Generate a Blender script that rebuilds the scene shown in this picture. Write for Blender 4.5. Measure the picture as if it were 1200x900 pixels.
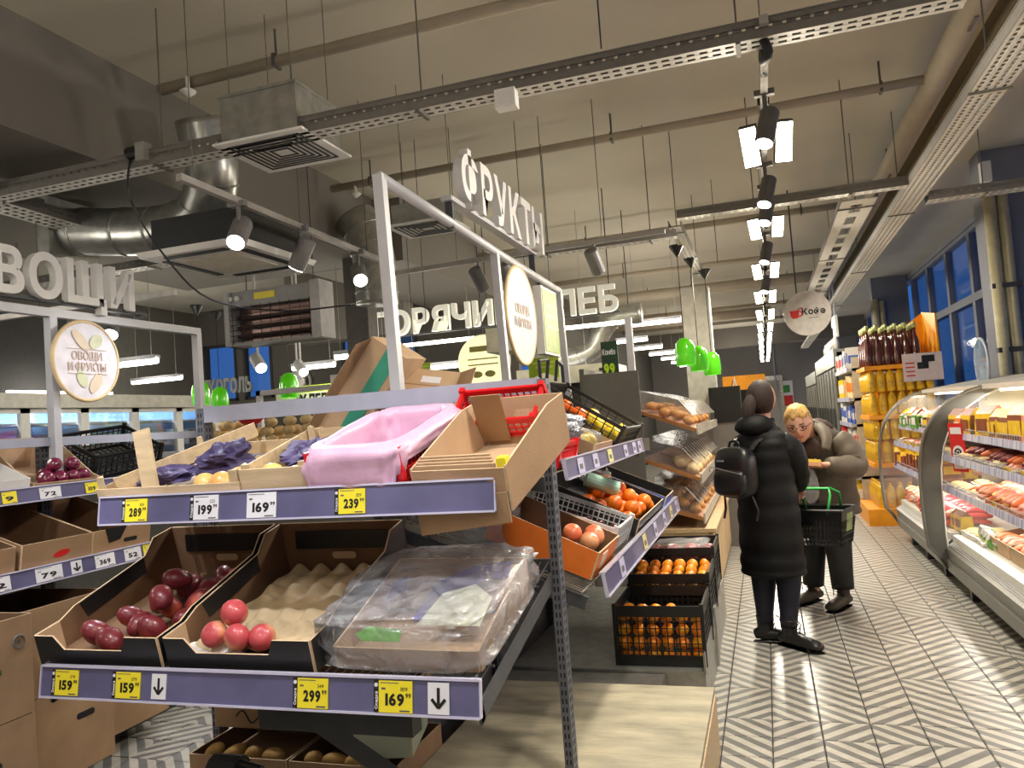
import bpy, bmesh, math, random
from mathutils import Vector, Matrix, Euler
for _o in list(bpy.data.objects): bpy.data.objects.remove(_o)
random.seed(7)
SC = bpy.context.scene
COL = SC.collection
PI = math.pi
R = math.radians

# ------------------------------------------------------------------ camera
cam_d = bpy.data.cameras.new('camera'); cam = bpy.data.objects.new('camera', cam_d); COL.objects.link(cam)
cam_d.sensor_width = 36.0; cam_d.lens = 36.0 * 916.82 / 1200.0; cam_d.clip_start = .05; cam_d.clip_end = 120
_rx = Matrix(((0.9489853424, 0.0829532642, 0.3042130435), (0.3071438544, -0.0249035558, -0.9513371987), (-0.0713405395, 0.9962422240, -0.0491116947)))
cam.matrix_world = Matrix.Translation((0, 0, 1.55)) @ _rx.to_4x4()
SC.camera = cam

# ------------------------------------------------------------------ world, exposure
w = bpy.data.worlds.new('dusk'); SC.world = w; w.use_nodes = True
_n = w.node_tree.nodes; _l = w.node_tree.links
_bg = _n['Background']; _tc = _n.new('ShaderNodeTexCoord'); _sp = _n.new('ShaderNodeSeparateXYZ'); _cr = _n.new('ShaderNodeValToRGB')
_l.new(_tc.outputs['Generated'], _sp.inputs[0]); _l.new(_sp.outputs['Z'], _cr.inputs[0]); _l.new(_cr.outputs[0], _bg.inputs['Color'])
_cr.color_ramp.elements[0].color = (.022, .085, .26, 1); _cr.color_ramp.elements[1].color = (.012, .06, .30, 1)
_cr.color_ramp.elements[0].position = .0; _cr.color_ramp.elements[1].position = .6
_bg.inputs['Strength'].default_value = 1.7
vs = SC.view_settings; vs.view_transform = 'Standard'; vs.look = 'None'; vs.gamma = 1; vs.use_curve_mapping = False
vs.exposure = -0.12
cy = SC.cycles
cy.use_denoising = True; cy.max_bounces = 6; cy.diffuse_bounces = 4; cy.glossy_bounces = 3; cy.transmission_bounces = 4; cy.transparent_max_bounces = 12
cy.caustics_reflective = False; cy.caustics_refractive = False; cy.sample_clamp_indirect = 4.0

WARM = (1.0, .91, .75); NEUT = (1.0, .93, .82); COOL = (.93, .95, 1.0)
def area(name, loc, size, power, col=WARM, rot=(0, 0, 0), size_y=None, spread=PI):
    d = bpy.data.lights.new(name, 'AREA'); d.energy = power; d.color = col; d.size = size; d.spread = spread
    if size_y: d.shape = 'RECTANGLE'; d.size_y = size_y
    o = bpy.data.objects.new(name, d); COL.objects.link(o); o.location = loc; o.rotation_euler = rot; return o
def spot(name, loc, to, power, col=NEUT, angle=50, blend=.5, size=.05):
    d = bpy.data.lights.new(name, 'SPOT'); d.energy = power; d.color = col; d.spot_size = R(angle); d.spot_blend = blend; d.shadow_soft_size = size
    o = bpy.data.objects.new(name, d); COL.objects.link(o); o.location = loc
    o.rotation_euler = (Vector(to) - Vector(loc)).to_track_quat('-Z', 'Y').to_euler(); return o
# aisle floodlights (a lamp for each of the two panels), produce track spots, hall tube lamps and added fill
def panel_light(loc, s, power):
    o = area('aisle_light', loc, .22, power, WARM); o.rotation_euler = Vector((s * .62, -.3, -.72)).to_track_quat('-Z', 'Y').to_euler()
for i in range(-3, 11):
    for s in (-1, 1): panel_light((.13 + s * .13, 4.3 + 2.12 * i, 2.88), s, 34)
for i in range(4): spot('aisle_spot', (.13, (4.2, 5.4, 5.95, 7.6)[i], 2.8), (-.3 + .2 * (i % 2), (5.3, 6.2, 6.4, 8.2)[i], 0), 60, WARM, 60, .6)
spot('produce_spot', (-2.64, 3.55, 2.6), (-1.9, 2.4, 1.3), 120, COOL, 80, .7)
spot('produce_spot', (-2.8, 4.2, 2.62), (-3.4, 3.0, 1.0), 70, COOL, 80, .7)
spot('produce_spot', (-2.72, 4.95, 2.56), (-1.9, 3.3, 1.5), 60, NEUT, 80, .7)
spot('produce_spot', (-1.75, 1.35, 2.95), (-1.6, 2.25, 1.2), 95, COOL, 70, .8, .12)
spot('produce_spot', (-.75, 1.35, 2.95), (-.95, 2.3, 1.2), 75, COOL, 70, .8, .12)
spot('produce_spot', (-3.0, 1.3, 2.95), (-3.35, 2.9, 1.1), 70, COOL, 70, .8, .12)
spot('produce_spot', (-.1, 3.0, 2.95), (-.8, 4.1, .9), 60, WARM, 75, .8, .1)
spot('produce_spot', (-2.35, 1.3, 2.95), (-2.6, 3.2, 0), 110, COOL, 38, .3, .04)
area('bakery_light', (-2.8, 7.95, 2.5), 2.8, 30, NEUT, (R(20), 0, 0), .1)
area('freezer_light', (-7.32, 7.2, 1.97), .08, 95, COOL, (0, R(38), 0), 5.0)
def tube_fill_light(x, y, z, power):
    d = bpy.data.lights.new('tube_fill_light', 'POINT'); d.energy = power; d.color = NEUT; d.shadow_soft_size = .25
    o = bpy.data.objects.new('tube_fill_light', d); COL.objects.link(o); o.location = (x, y, z)
TUBES_AND_FILL = [(-3.9, 7.2, 2.3, 22), (-5.9, 6.2, 2.34, 26), (-5.35, 8.6, 2.37, 24), (-1.35, 11.0, 2.74, 36), (-3.9, 9.3, 2.27, 20), (-2.15, 9.0, 1.98, 6),
         (-1.95, 12.6, 2.67, 26), (-1.9, 16.0, 2.67, 26), (-1.84, 19.4, 2.67, 26), (-.6, 24.3, 2.7, 60), (-8.6, 9.5, 2.5, 55),  # the farthest has no fixture, added to brighten the end wall
         (-2.6, -.6, 2.75, 45), (-5.4, 1.0, 2.75, 40), (-5.2, 3.0, 2.6, 30), (1.9, 1.0, 2.75, 30)]  # unseen, added for general light in the near hall
for q in TUBES_AND_FILL: tube_fill_light(*q)

# ------------------------------------------------------------------ helpers
def lin(c):
    if isinstance(c, str): c = tuple(int(c[i:i + 2], 16) for i in (0, 2, 4))
    return tuple(((v / 255) / 12.92 if v / 255 <= .04045 else ((v / 255 + .055) / 1.055) ** 2.4) for v in c) + (1,)
MATS = {}
def mat(name, col, rough=.55, metal=0, var=.12, scale=14, bump=0, bscale=60, emit=0, spec=.5, coat=0, stretch=None, alpha=None, col2=None, thr=.5):
    if name in MATS: return MATS[name]
    m = bpy.data.materials.new(name); m.use_nodes = True; nt = m.node_tree; N = nt.nodes; L = nt.links
    b = N['Principled BSDF']; c = lin(col)
    b.inputs['Roughness'].default_value = rough; b.inputs['Metallic'].default_value = metal
    b.inputs['Specular IOR Level'].default_value = spec; b.inputs['Coat Weight'].default_value = coat
    tc = N.new('ShaderNodeTexCoord'); src = tc.outputs['Object']
    if stretch:
        mp = N.new('ShaderNodeMapping'); mp.inputs['Scale'].default_value = stretch; L.new(src, mp.inputs[0]); src = mp.outputs[0]
    nz = N.new('ShaderNodeTexNoise'); nz.inputs['Scale'].default_value = scale; nz.inputs['Detail'].default_value = 4; L.new(src, nz.inputs['Vector'])
    cr = N.new('ShaderNodeValToRGB'); L.new(nz.outputs['Fac'], cr.inputs[0])
    e = cr.color_ramp.elements
    if col2 is not None:
        c2 = lin(col2); e[0].color = c; e[1].color = c2; e[0].position = thr - .06; e[1].position = thr + .06
    else:
        e[0].color = tuple(v * (1 - var) for v in c[:3]) + (1,); e[1].color = tuple(min(1, v * (1 + var)) for v in c[:3]) + (1,)
        e[0].position = .3; e[1].position = .7
    L.new(cr.outputs[0], b.inputs['Base Color'])
    if bump:
        n2 = N.new('ShaderNodeTexNoise'); n2.inputs['Scale'].default_value = bscale; n2.inputs['Detail'].default_value = 3; L.new(src, n2.inputs['Vector'])
        bp = N.new('ShaderNodeBump'); bp.inputs['Strength'].default_value = bump; bp.inputs['Distance'].default_value = .01
        L.new(n2.outputs['Fac'], bp.inputs['Height']); L.new(bp.outputs[0], b.inputs['Normal'])
    if emit:
        b.inputs['Emission Color'].default_value = c; b.inputs['Emission Strength'].default_value = emit
    if alpha is not None: b.inputs['Alpha'].default_value = alpha
    MATS[name] = m; return m
def film(name, col, opac=.25, gloss=.3, rough=.15, bump=.5, bscale=18):
    """thin clear plastic: transparent + white scatter + gloss"""
    m = bpy.data.materials.new(name); m.use_nodes = True; N = m.node_tree.nodes; L = m.node_tree.links
    N.remove(N['Principled BSDF']); out = N['Material Output']
    t = N.new('ShaderNodeBsdfTransparent'); d = N.new('ShaderNodeBsdfDiffuse'); g = N.new('ShaderNodeBsdfGlossy')
    d.inputs[0].default_value = lin(col); g.inputs['Roughness'].default_value = rough; t.inputs[0].default_value = (.97, .97, .98, 1)
    tc = N.new('ShaderNodeTexCoord'); nz = N.new('ShaderNodeTexNoise'); nz.inputs['Scale'].default_value = bscale; nz.inputs['Detail'].default_value = 5; nz.inputs['Distortion'].default_value = 1.2
    L.new(tc.outputs['Object'], nz.inputs['Vector'])
    bp = N.new('ShaderNodeBump'); bp.inputs['Strength'].default_value = bump; bp.inputs['Distance'].default_value = .02; L.new(nz.outputs['Fac'], bp.inputs['Height'])
    L.new(bp.outputs[0], g.inputs['Normal']); L.new(bp.outputs[0], d.inputs['Normal'])
    m1 = N.new('ShaderNodeMixShader'); m2 = N.new('ShaderNodeMixShader')
    mr = N.new('ShaderNodeMapRange'); L.new(nz.outputs['Fac'], mr.inputs['Value']); mr.inputs['From Min'].default_value = .3; mr.inputs['From Max'].default_value = .7
    mr.inputs['To Min'].default_value = opac * .5; mr.inputs['To Max'].default_value = min(1, opac * 1.5)
    L.new(mr.outputs[0], m1.inputs[0]); L.new(t.outputs[0], m1.inputs[1]); L.new(d.outputs[0], m1.inputs[2])
    fr = N.new('ShaderNodeFresnel'); fr.inputs[0].default_value = 1.45; L.new(bp.outputs[0], fr.inputs['Normal'])
    ad = N.new('ShaderNodeMath'); ad.operation = 'MULTIPLY_ADD'; ad.inputs[1].default_value = gloss * 2; ad.inputs[2].default_value = gloss * .25; ad.use_clamp = True
    L.new(fr.outputs[0], ad.inputs[0]); L.new(ad.outputs[0], m2.inputs[0]); L.new(m1.outputs[0], m2.inputs[1]); L.new(g.outputs[0], m2.inputs[2])
    L.new(m2.outputs[0], out.inputs[0]); MATS[name] = m; return m

def V(*a): return Vector(a if len(a) > 1 else a[0])
class MB:
    """collects shapes, then build() links them as ONE mesh object"""
    def __init__(s): s.v = []; s.f = []; s.m = []; s.T = Matrix.Identity(4); s.uv = {}
    def add(s, vs, fs, mi=0):
        b = len(s.v); T = s.T
        s.v += [tuple(T @ Vector(p)) for p in vs]
        for k, f in enumerate(fs):
            s.f.append([b + i for i in f]); s.m.append(mi[k] if isinstance(mi, (list, tuple)) else mi)
        return s
    def hexa(s, p, mi=0): return s.add(p, [(0, 3, 2, 1), (4, 5, 6, 7), (0, 1, 5, 4), (1, 2, 6, 5), (2, 3, 7, 6), (3, 0, 4, 7)], mi)
    def box(s, lo, hi, mi=0):
        (a, b, c), (d, e, f) = lo, hi
        return s.hexa([(a, b, c), (d, b, c), (d, e, c), (a, e, c), (a, b, f), (d, b, f), (d, e, f), (a, e, f)], mi)
    def cbox(s, c, sz, rot=None, mi=0):
        h = Vector(sz) / 2; M = (Euler(rot).to_matrix() if rot is not None else Matrix.Identity(3)); c = Vector(c)
        pts = [(-1, -1, -1), (1, -1, -1), (1, 1, -1), (-1, 1, -1), (-1, -1, 1), (1, -1, 1), (1, 1, 1), (-1, 1, 1)]
        return s.hexa([c + M @ Vector((p[0] * h.x, p[1] * h.y, p[2] * h.z)) for p in pts], mi)
    def bar(s, p0, p1, wd, ht, up=(0, 0, 1), mi=0):
        p0, p1 = Vector(p0), Vector(p1); d = (p1 - p0).normalized(); u = Vector(up); u = u - d * u.dot(d)
        if u.length < 1e-4: u = Vector((1, 0, 0)) - d * d.x
        u.normalize(); r = d.cross(u); r *= wd / 2; u *= ht / 2
        return s.hexa([p0 - r - u, p0 + r - u, p0 + r + u, p0 - r + u, p1 - r - u, p1 + r - u, p1 + r + u, p1 - r + u], mi)
    def tube(s, path, r, n=8, mi=0, caps=True, closed=False):
        path = [Vector(p) for p in path]; k = len(path); rs = r if isinstance(r, (list, tuple)) else [r] * k
        vs = []; u0 = None
        for i, p in enumerate(path):
            a = path[(i - 1) % k] if (i or closed) else p; b = path[(i + 1) % k] if (i < k - 1 or closed) else p
            d = (b - a).normalized() if (b - a).length > 1e-9 else Vector((0, 0, 1))
            if u0 is None: u0 = Vector((0, 0, 1)) if abs(d.z) < .9 else Vector((1, 0, 0))
            u = u0 - d * u0.dot(d)
            if u.length < 1e-5: u = Vector((1, 0, 0)) - d * d.x
            u.normalize(); u0 = u; w_ = d.cross(u); rr = rs[i]; rx, ry = rr if isinstance(rr, tuple) else (rr, rr)
            vs += [p + u * math.cos(2 * PI * j / n) * ry + w_ * math.sin(2 * PI * j / n) * rx for j in range(n)]
        fs = []
        for i in range(k if closed else k - 1):
            i2 = (i + 1) % k
            for j in range(n): fs.append((i * n + j, i * n + (j + 1) % n, i2 * n + (j + 1) % n, i2 * n + j))
        if caps and not closed: fs += [tuple(reversed(range(n))), tuple(range((k - 1) * n, k * n))]
        return s.add(vs, fs, mi)
    def lathe(s, prof, n=16, loc=(0, 0, 0), mi=0, caps=True):
        vs = []; fs = []; k = len(prof); loc = Vector(loc)
        for r, z in prof: vs += [loc + Vector((r * math.cos(2 * PI * j / n), r * math.sin(2 * PI * j / n), z)) for j in range(n)]
        mm = []
        for i in range(k - 1):
            for j in range(n): fs.append((i * n + j, i * n + (j + 1) % n, (i + 1) * n + (j + 1) % n, (i + 1) * n + j)); mm.append(mi[i] if isinstance(mi, list) else mi)
        if caps:
            fs += [tuple(reversed(range(n))), tuple(range((k - 1) * n, k * n))]
            mm += [mi[0], mi[-1]] if isinstance(mi, list) else [mi, mi]
        return s.add(vs, fs, mm)
    def slab(s, poly, O, U, W, t, mf=0, mb=None, me=None):
        """polygon in plane (O,U,W) thickened by t along U x W; front (far side) mf, back mb, edge me"""
        O, U, W = Vector(O), Vector(U), Vector(W); Nn = U.cross(W).normalized() * t; k = len(poly)
        a = [O + U * p[0] + W * p[1] for p in poly]; b = [p + Nn for p in a]
        mb = mf if mb is None else mb; me = mf if me is None else me
        return s.add(a + b, [tuple(reversed(range(k))), tuple(range(k, 2 * k))] + [(i, (i + 1) % k, k + (i + 1) % k, k + i) for i in range(k)], [mb, mf] + [me] * k)
    def grid(s, fn, nu, nv, mi=0, wrap=False):
        vs = [fn(i / nu, j / nv) for i in range(nu + 1) for j in range(nv + 1)]
        fs = [(i * (nv + 1) + j, (i + 1) * (nv + 1) + j, (i + 1) * (nv + 1) + j + 1, i * (nv + 1) + j + 1) for i in range(nu) for j in range(nv)]
        return s.add(vs, fs, mi)
    def ball(s, c, r, n=12, k=8, mi=0, fn=None):
        r = Vector(r) if isinstance(r, (tuple, list, Vector)) else Vector((r, r, r)); c = Vector(c); vs = []; fs = []
        for i in range(k + 1):
            th = PI * i / k
            for j in range(n):
                ph = 2 * PI * j / n; p = Vector((math.sin(th) * math.cos(ph), math.sin(th) * math.sin(ph), math.cos(th)))
                if fn: p = fn(p)
                vs.append(c + Vector((p.x * r.x, p.y * r.y, p.z * r.z)))
        for i in range(k):
            for j in range(n): fs.append((i * n + j, (i + 1) * n + j, (i + 1) * n + (j + 1) % n, i * n + (j + 1) % n))
        return s.add(vs, fs, mi)
    def build(s, name, mats, parent=None, smooth=False, loc=None, rot=None, weld=False):
        me = bpy.data.meshes.new(name); me.from_pydata(s.v, [], s.f)
        mats = mats if isinstance(mats, (list, tuple)) else [mats]
        for m in mats: me.materials.append(m)
        for i, p in enumerate(me.polygons): p.material_index = s.m[i]; p.use_smooth = smooth
        if weld:
            bm = bmesh.new(); bm.from_mesh(me); bmesh.ops.remove_doubles(bm, verts=bm.verts, dist=1e-5); bmesh.ops.recalc_face_normals(bm, faces=bm.faces); bm.to_mesh(me); bm.free()
        me.update()
        o = bpy.data.objects.new(name, me); COL.objects.link(o)
        if parent is not None: o.parent = parent
        if loc is not None: o.location = loc
        if rot is not None: o.rotation_euler = rot
        return o
def tag(o, label=None, cat=None, group=None, kind=None):
    if label: o['label'] = label
    if cat: o['category'] = cat
    if group: o['group'] = group
    if kind: o['kind'] = kind
    return o
def thing(name, label, cat, loc=(0, 0, 0), rot=(0, 0, 0), group=None):
    o = bpy.data.objects.new(name, None); COL.objects.link(o); o.location = loc; o.rotation_euler = rot; o.empty_display_size = .05
    return tag(o, label, cat, group)
def dup(o, loc=None, rot=None, label=None, group=None, scale=None):
    def cp(x, par):
        c = x.copy(); COL.objects.link(c)
        if par is not None: c.parent = par
        for ch in list(x.children): cp(ch, c)
        return c
    c = cp(o, None)
    if loc is not None: c.location = loc
    if rot is not None: c.rotation_euler = rot
    if scale is not None: c.scale = scale if isinstance(scale, (tuple, list)) else (scale,) * 3
    if label: c['label'] = label
    if group: c['group'] = group
    return c
def catmull(pts, per=6):
    pts = [Vector(p) for p in pts]; out = []
    for i in range(len(pts) - 1):
        a = pts[max(i - 1, 0)]; b = pts[i]; c = pts[i + 1]; d = pts[min(i + 2, len(pts) - 1)]
        for j in range(per):
            t = j / per
            out.append(.5 * ((2 * b) + (c - a) * t + (2 * a - 5 * b + 4 * c - d) * t * t + (3 * b - a - 3 * c + d) * t ** 3))
    return out + [pts[-1]]
_o1 = 'first second third fourth fifth sixth seventh eighth ninth tenth eleventh twelfth thirteenth fourteenth fifteenth sixteenth seventeenth eighteenth nineteenth twentieth'.split()
_t1 = {2: 'twenty', 3: 'thirty', 4: 'forty', 5: 'fifty'}
def ordw(n):
    """1 -> first, 23 -> twenty-third"""
    if n <= 20: return _o1[n - 1]
    return _t1[n // 10] + '-' + _o1[n % 10 - 1] if n % 10 else {3: 'thirtieth', 4: 'fortieth', 5: 'fiftieth'}[n // 10]
_gl = {}
def glyph(ch, off=.02, res=3):
    """letter outline mesh data from Blender's own font: front-face 2D mesh, cap height about .73"""
    k = (ch, off)
    if k not in _gl:
        c = bpy.data.curves.new('g', 'FONT'); c.body = ch; c.extrude = .5; c.offset = off; c.resolution_u = res
        o = bpy.data.objects.new('g', c); COL.objects.link(o); dg = bpy.context.evaluated_depsgraph_get(); dg.update()
        m = bpy.data.meshes.new_from_object(o.evaluated_get(dg))
        vs = [tuple(v.co) for v in m.vertices]; fs = [tuple(p.vertices) for p in m.polygons]
        xs = [v[0] for v in vs] or [0, .3]
        _gl[k] = (vs, fs, min(xs), max(xs)); bpy.data.objects.remove(o); bpy.data.meshes.remove(m); bpy.data.curves.remove(c)
    return _gl[k]
def text(s, h, off=.02, gap=.07, width=None, depth=.01, space=.25):
    """list of (verts, faces) per letter, in local XZ facing -Y; x from 0; second value is the total width"""
    x = 0; out = []; kz = h / .73
    for ch in s:
        if ch == ' ': x += space; continue
        vs, fs, a, b = glyph(ch, off); out.append((vs, fs, x - a)); x += b - a + gap
    tot = (x - gap) * kz; kx = kz * (width / tot if width else 1)
    return [([((v[0] + dx) * kx, -(v[2]) * depth, v[1] * kz) for v in vs], fs) for vs, fs, dx in out], (width or tot)
def put_text(mb, s, x, y, z, h, off=.02, width=None, depth=.004, mi=0, center=True, gap=.07):
    L, wd = text(s, h, off, gap, width, depth)
    for vs, fs in L: mb.add([(v[0] + x - (wd / 2 if center else 0), v[1] + y, v[2] + z) for v in vs], fs, mi)
    return wd
# ------------------------------------------------------------------ materials
CEIL = mat('ceiling_paint', (196, 189, 172), .9, var=.05, scale=1.2, bump=.15, bscale=8)
WALLG = mat('grey_wall_paint', (150, 146, 140), .85, var=.05, scale=2)
WALLD = mat('dark_grey_wall', (98, 94, 86), .8, var=.06, scale=2)
COLG = mat('column_paint', (122, 124, 134), .8, var=.04, scale=2)
BEAMG = mat('beam_paint', (116, 111, 103), .85, var=.05, scale=1.5)
GALV = mat('galvanised_steel', (172, 172, 166), .32, .75, var=.2, scale=14, bump=.12, bscale=26)
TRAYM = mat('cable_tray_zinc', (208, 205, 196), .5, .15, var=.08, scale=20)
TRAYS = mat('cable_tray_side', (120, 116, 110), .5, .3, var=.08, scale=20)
PIPEM = mat('pipe_paint', (178, 167, 147), .7, var=.06, scale=5)
BLACK = mat('black_plastic', (18, 18, 19), .42, var=.2, scale=30)
MATTBLK = mat('matt_black_metal', (30, 30, 31), .55, var=.15, scale=20)
DKGREY = mat('dark_grey_metal', (62, 63, 66), .5, .2, var=.1, scale=15)
RACKG = mat('rack_light_grey', (158, 160, 176), .45, .1, var=.06, scale=12)
RACKD = mat('rack_dark_grey', (74, 76, 80), .5, .2, var=.1, scale=12)
WHITE = mat('white_plastic', (232, 230, 224), .5, var=.03)
SIGNW = mat('sign_white', (222, 220, 218), .55, var=.03)
WHITEM = mat('white_metal', (188, 188, 193), .4, .1, var=.04)
LIP = mat('price_rail_plastic', (98, 95, 130), .28, var=.16, scale=7, coat=.3)
LIPC = mat('price_rail_edge', (196, 192, 214), .25, var=.05, coat=.3)
CARD = mat('cardboard_brown', (160, 128, 96), .85, var=.1, scale=8, bump=.1, bscale=120, stretch=(1, 1, 1))
CARDL = mat('cardboard_light', (188, 158, 126), .85, var=.08, scale=8, bump=.1, bscale=120)
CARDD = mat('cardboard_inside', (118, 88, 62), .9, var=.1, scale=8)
CARDW = mat('cardboard_white', (216, 212, 208), .7, var=.05, scale=8)
CARDK = mat('cardboard_black_print', (26, 25, 27), .45, var=.25, scale=6)
CARDE = mat('cardboard_cut_edge', (206, 180, 146), .9, var=.1, scale=60)
WOOD = mat('poplar_wood', (200, 176, 140), .7, var=.14, scale=6, stretch=(1, 8, 8), bump=.1)
PLY = mat('worn_plywood', (174, 166, 143), .8, var=.28, scale=3.5, stretch=(1.2, 3, 3), bump=.25, bscale=20, col2=None)
BEIGE = mat('beech_panel', (196, 168, 126), .6, var=.1, scale=4, stretch=(6, 6, 1))
YELT = mat('tag_yellow', (240, 222, 50), .45, var=.03)
WHT = mat('tag_white', (228, 226, 232), .45, var=.03)
INK = mat('ink_black', (18, 17, 18), .6, var=.05)
INKG = mat('ink_grey', (96, 92, 90), .6, var=.05)
RED = mat('red_plastic', (214, 30, 34), .35, var=.1, scale=10)
REDP = mat('red_print', (206, 32, 30), .5, var=.06)
PINKBAG = mat('pink_liner_film', (208, 166, 192), .4, var=.1, scale=9, bump=.45, bscale=12)
PURP = mat('purple_paper', (62, 52, 92), .7, var=.25, scale=9, bump=.3, bscale=25)
LIME = mat('lime_print', (180, 214, 40), .5, var=.05)
GREENB = mat('green_handle', (40, 160, 70), .35, var=.08)
GRN = mat('green_print', (60, 140, 60), .6, var=.1)
TEAL = mat('teal_print', (60, 150, 124), .8, var=.08)
ORANGE = mat('orange_plastic', (240, 150, 20), .45, var=.08)
ORCARD = mat('orange_printed_card', (232, 120, 40), .6, var=.1)
BLUEP = mat('blue_print', (40, 84, 170), .5, var=.1)
LED = mat('led_panel', (255, 244, 214), .5, emit=26, var=0)
LEDW = mat('tube_lamp', (255, 250, 235), .5, emit=9, var=0)
LEDS = mat('spot_lens', (255, 252, 244), .5, emit=16, var=0)
GLASS = film('window_glass', (120, 150, 200), .02, .22, .03, .02, 2)
CLEAR = film('clear_acrylic', (220, 215, 205), .07, .09, .12, .0, 3)
BAGF = film('clear_bag_film', (246, 246, 255), .2, .26, .16, 1.4, 12)
WRAP = film('wrap_film', (236, 238, 240), .20, .28, .15, 1.0, 30)

# ------------------------------------------------------------------ floor: striped tiles
def tile_mat():
    m = bpy.data.materials.new('striped_tile'); m.use_nodes = True; N = m.node_tree.nodes; L = m.node_tree.links; b = N['Principled BSDF']
    uv = N.new('ShaderNodeUVMap'); sp = N.new('ShaderNodeSeparateXYZ'); L.new(uv.outputs[0], sp.inputs[0])
    nz = N.new('ShaderNodeTexNoise'); nz.inputs['Scale'].default_value = 9; tc = N.new('ShaderNodeTexCoord'); L.new(tc.outputs['Object'], nz.inputs['Vector']); nz.inputs['Detail'].default_value = 6
    cr = N.new('ShaderNodeValToRGB'); cr.color_ramp.interpolation = 'CONSTANT'
    L.new(sp.outputs[0], cr.inputs[0]); e = cr.color_ramp.elements
    a, d = lin((196, 191, 180)), lin((122, 121, 119))
    e[0].position = 0; e[0].color = a; e[1].position = .125; e[1].color = d
    for p, c in ((.25, a), (.375, d), (.5, a), (.625, d), (.75, a), (.875, d)): x = e.new(p); x.color = c
    mx = N.new('ShaderNodeMix'); mx.data_type = 'RGBA'; mx.blend_type = 'MULTIPLY'; mx.inputs[0].default_value = .55
    r2 = N.new('ShaderNodeValToRGB'); r2.color_ramp.elements[0].position = .3; r2.color_ramp.elements[0].color = (.6, .58, .55, 1); r2.color_ramp.elements[1].position = .6; L.new(nz.outputs['Fac'], r2.inputs[0])
    L.new(cr.outputs[0], mx.inputs[6]); L.new(r2.outputs[0], mx.inputs[7]); L.new(mx.outputs[2], b.inputs['Base Color'])
    b.inputs['Roughness'].default_value = .32; return m
TILE = tile_mat(); GROUT = mat('tile_grout', (70, 68, 66), .9)
TS = .222; FX0, FX1, FY0, FY1 = -10.0, 3.2, -3.0, 28.0
fl = MB().box((FX0, FY0, -.05), (FX1, FY1, -.006)).build('floor', GROUT); tag(fl, kind='structure')
def tile_uv(me, flips):
    # u runs across the stripes: two full periods (four of the ramp's eight bands) along each side
    u = me.uv_layers.new(name='UVMap'); k = 0
    for p in me.polygons:
        for li in p.loop_indices:
            co = me.vertices[me.loops[li].vertex_index].co; s, x, y = flips[p.index]
            a = (co.x - x) / TS + .5; b_ = (co.y - y) / TS + .5
            u.data[li].uv = ((a + b_) * .5 if s else (1 - a + b_) * .5, 0)
def tile_shape(mb, x, y, z=0.0):
    g = TS / 2 - .0025; e = g - .003
    mb.add([(x - g, y - g, z - .006), (x + g, y - g, z - .006), (x + g, y + g, z - .006), (x - g, y + g, z - .006),
            (x - e, y - e, z), (x + e, y - e, z), (x + e, y + e, z), (x - e, y + e, z)],
           [(4, 5, 6, 7), (0, 1, 5, 4), (1, 2, 6, 5), (2, 3, 7, 6), (3, 0, 4, 7)])
protos = []
for s in (0, 1):
    b = MB(); tile_shape(b, 0, 0); o = b.build('tile', TILE, fl); tile_uv(o.data, [(s, 0, 0)] * 5); protos.append(o)
rt = random.Random(3); rest = MB(); rf = []; cells = []
NX0, NX1 = -40, 14
ori = {}
for i in range(NX0, NX1):
    s = i % 2; run = rt.randint(2, 6)
    for j in range(-12, 124):
        run -= 1
        if run <= 0: s = 1 - s; run = rt.choice((1, 2, 2, 3, 4, 5, 6))
        ori[i, j] = s
seen = []
for (i, j), s in ori.items():
    x = .018 + i * TS; y = j * TS
    vis = (y > 3.05 and -.62 + 0 * y < x < 1.3 and x > -.45 - .0 * y) or (-2.75 < x < -1.9 and 2.3 < y < 3.9)
    seen.append((0 if vis else 1, y, i, j, s, x))
seen.sort()
used = [False, False]
for n, (v, y, i, j, s, x) in enumerate(seen):
    if n < 300 and v == 0:
        if not used[s]: used[s] = True; o = protos[s]
        else: o = protos[s].copy(); COL.objects.link(o); o.parent = fl
        o.location = (x, y, 0)
    elif FX0 < x < FX1 - .1 and FY0 < y < FY1 - .1:
        tile_shape(rest, x, y); rf += [(s, x, y)] * 5
o = rest.build('tile_field', TILE, fl); tile_uv(o.data, rf); o['kind'] = 'stuff'

# ------------------------------------------------------------------ ceiling, walls, columns, beams
def struct(name, mb, m, **k): return tag(mb.build(name, m, **k), kind='structure')
struct('ceiling', MB().box((FX0, FY0, 4.0), (FX1, FY1, 4.1)), CEIL)
struct('wall_front', MB().box((FX0, FY0 - .1, 0), (FX1, FY0, 4.0)), WALLG)
struct('wall_left', MB().box((FX0 - .1, FY0, 0), (FX0, 12.0, 4.0)), WALLD)
struct('wall_back', MB().box((-3.7, FY1, 0), (FX1, FY1 + .1, 4.0)), WALLG)
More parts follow.
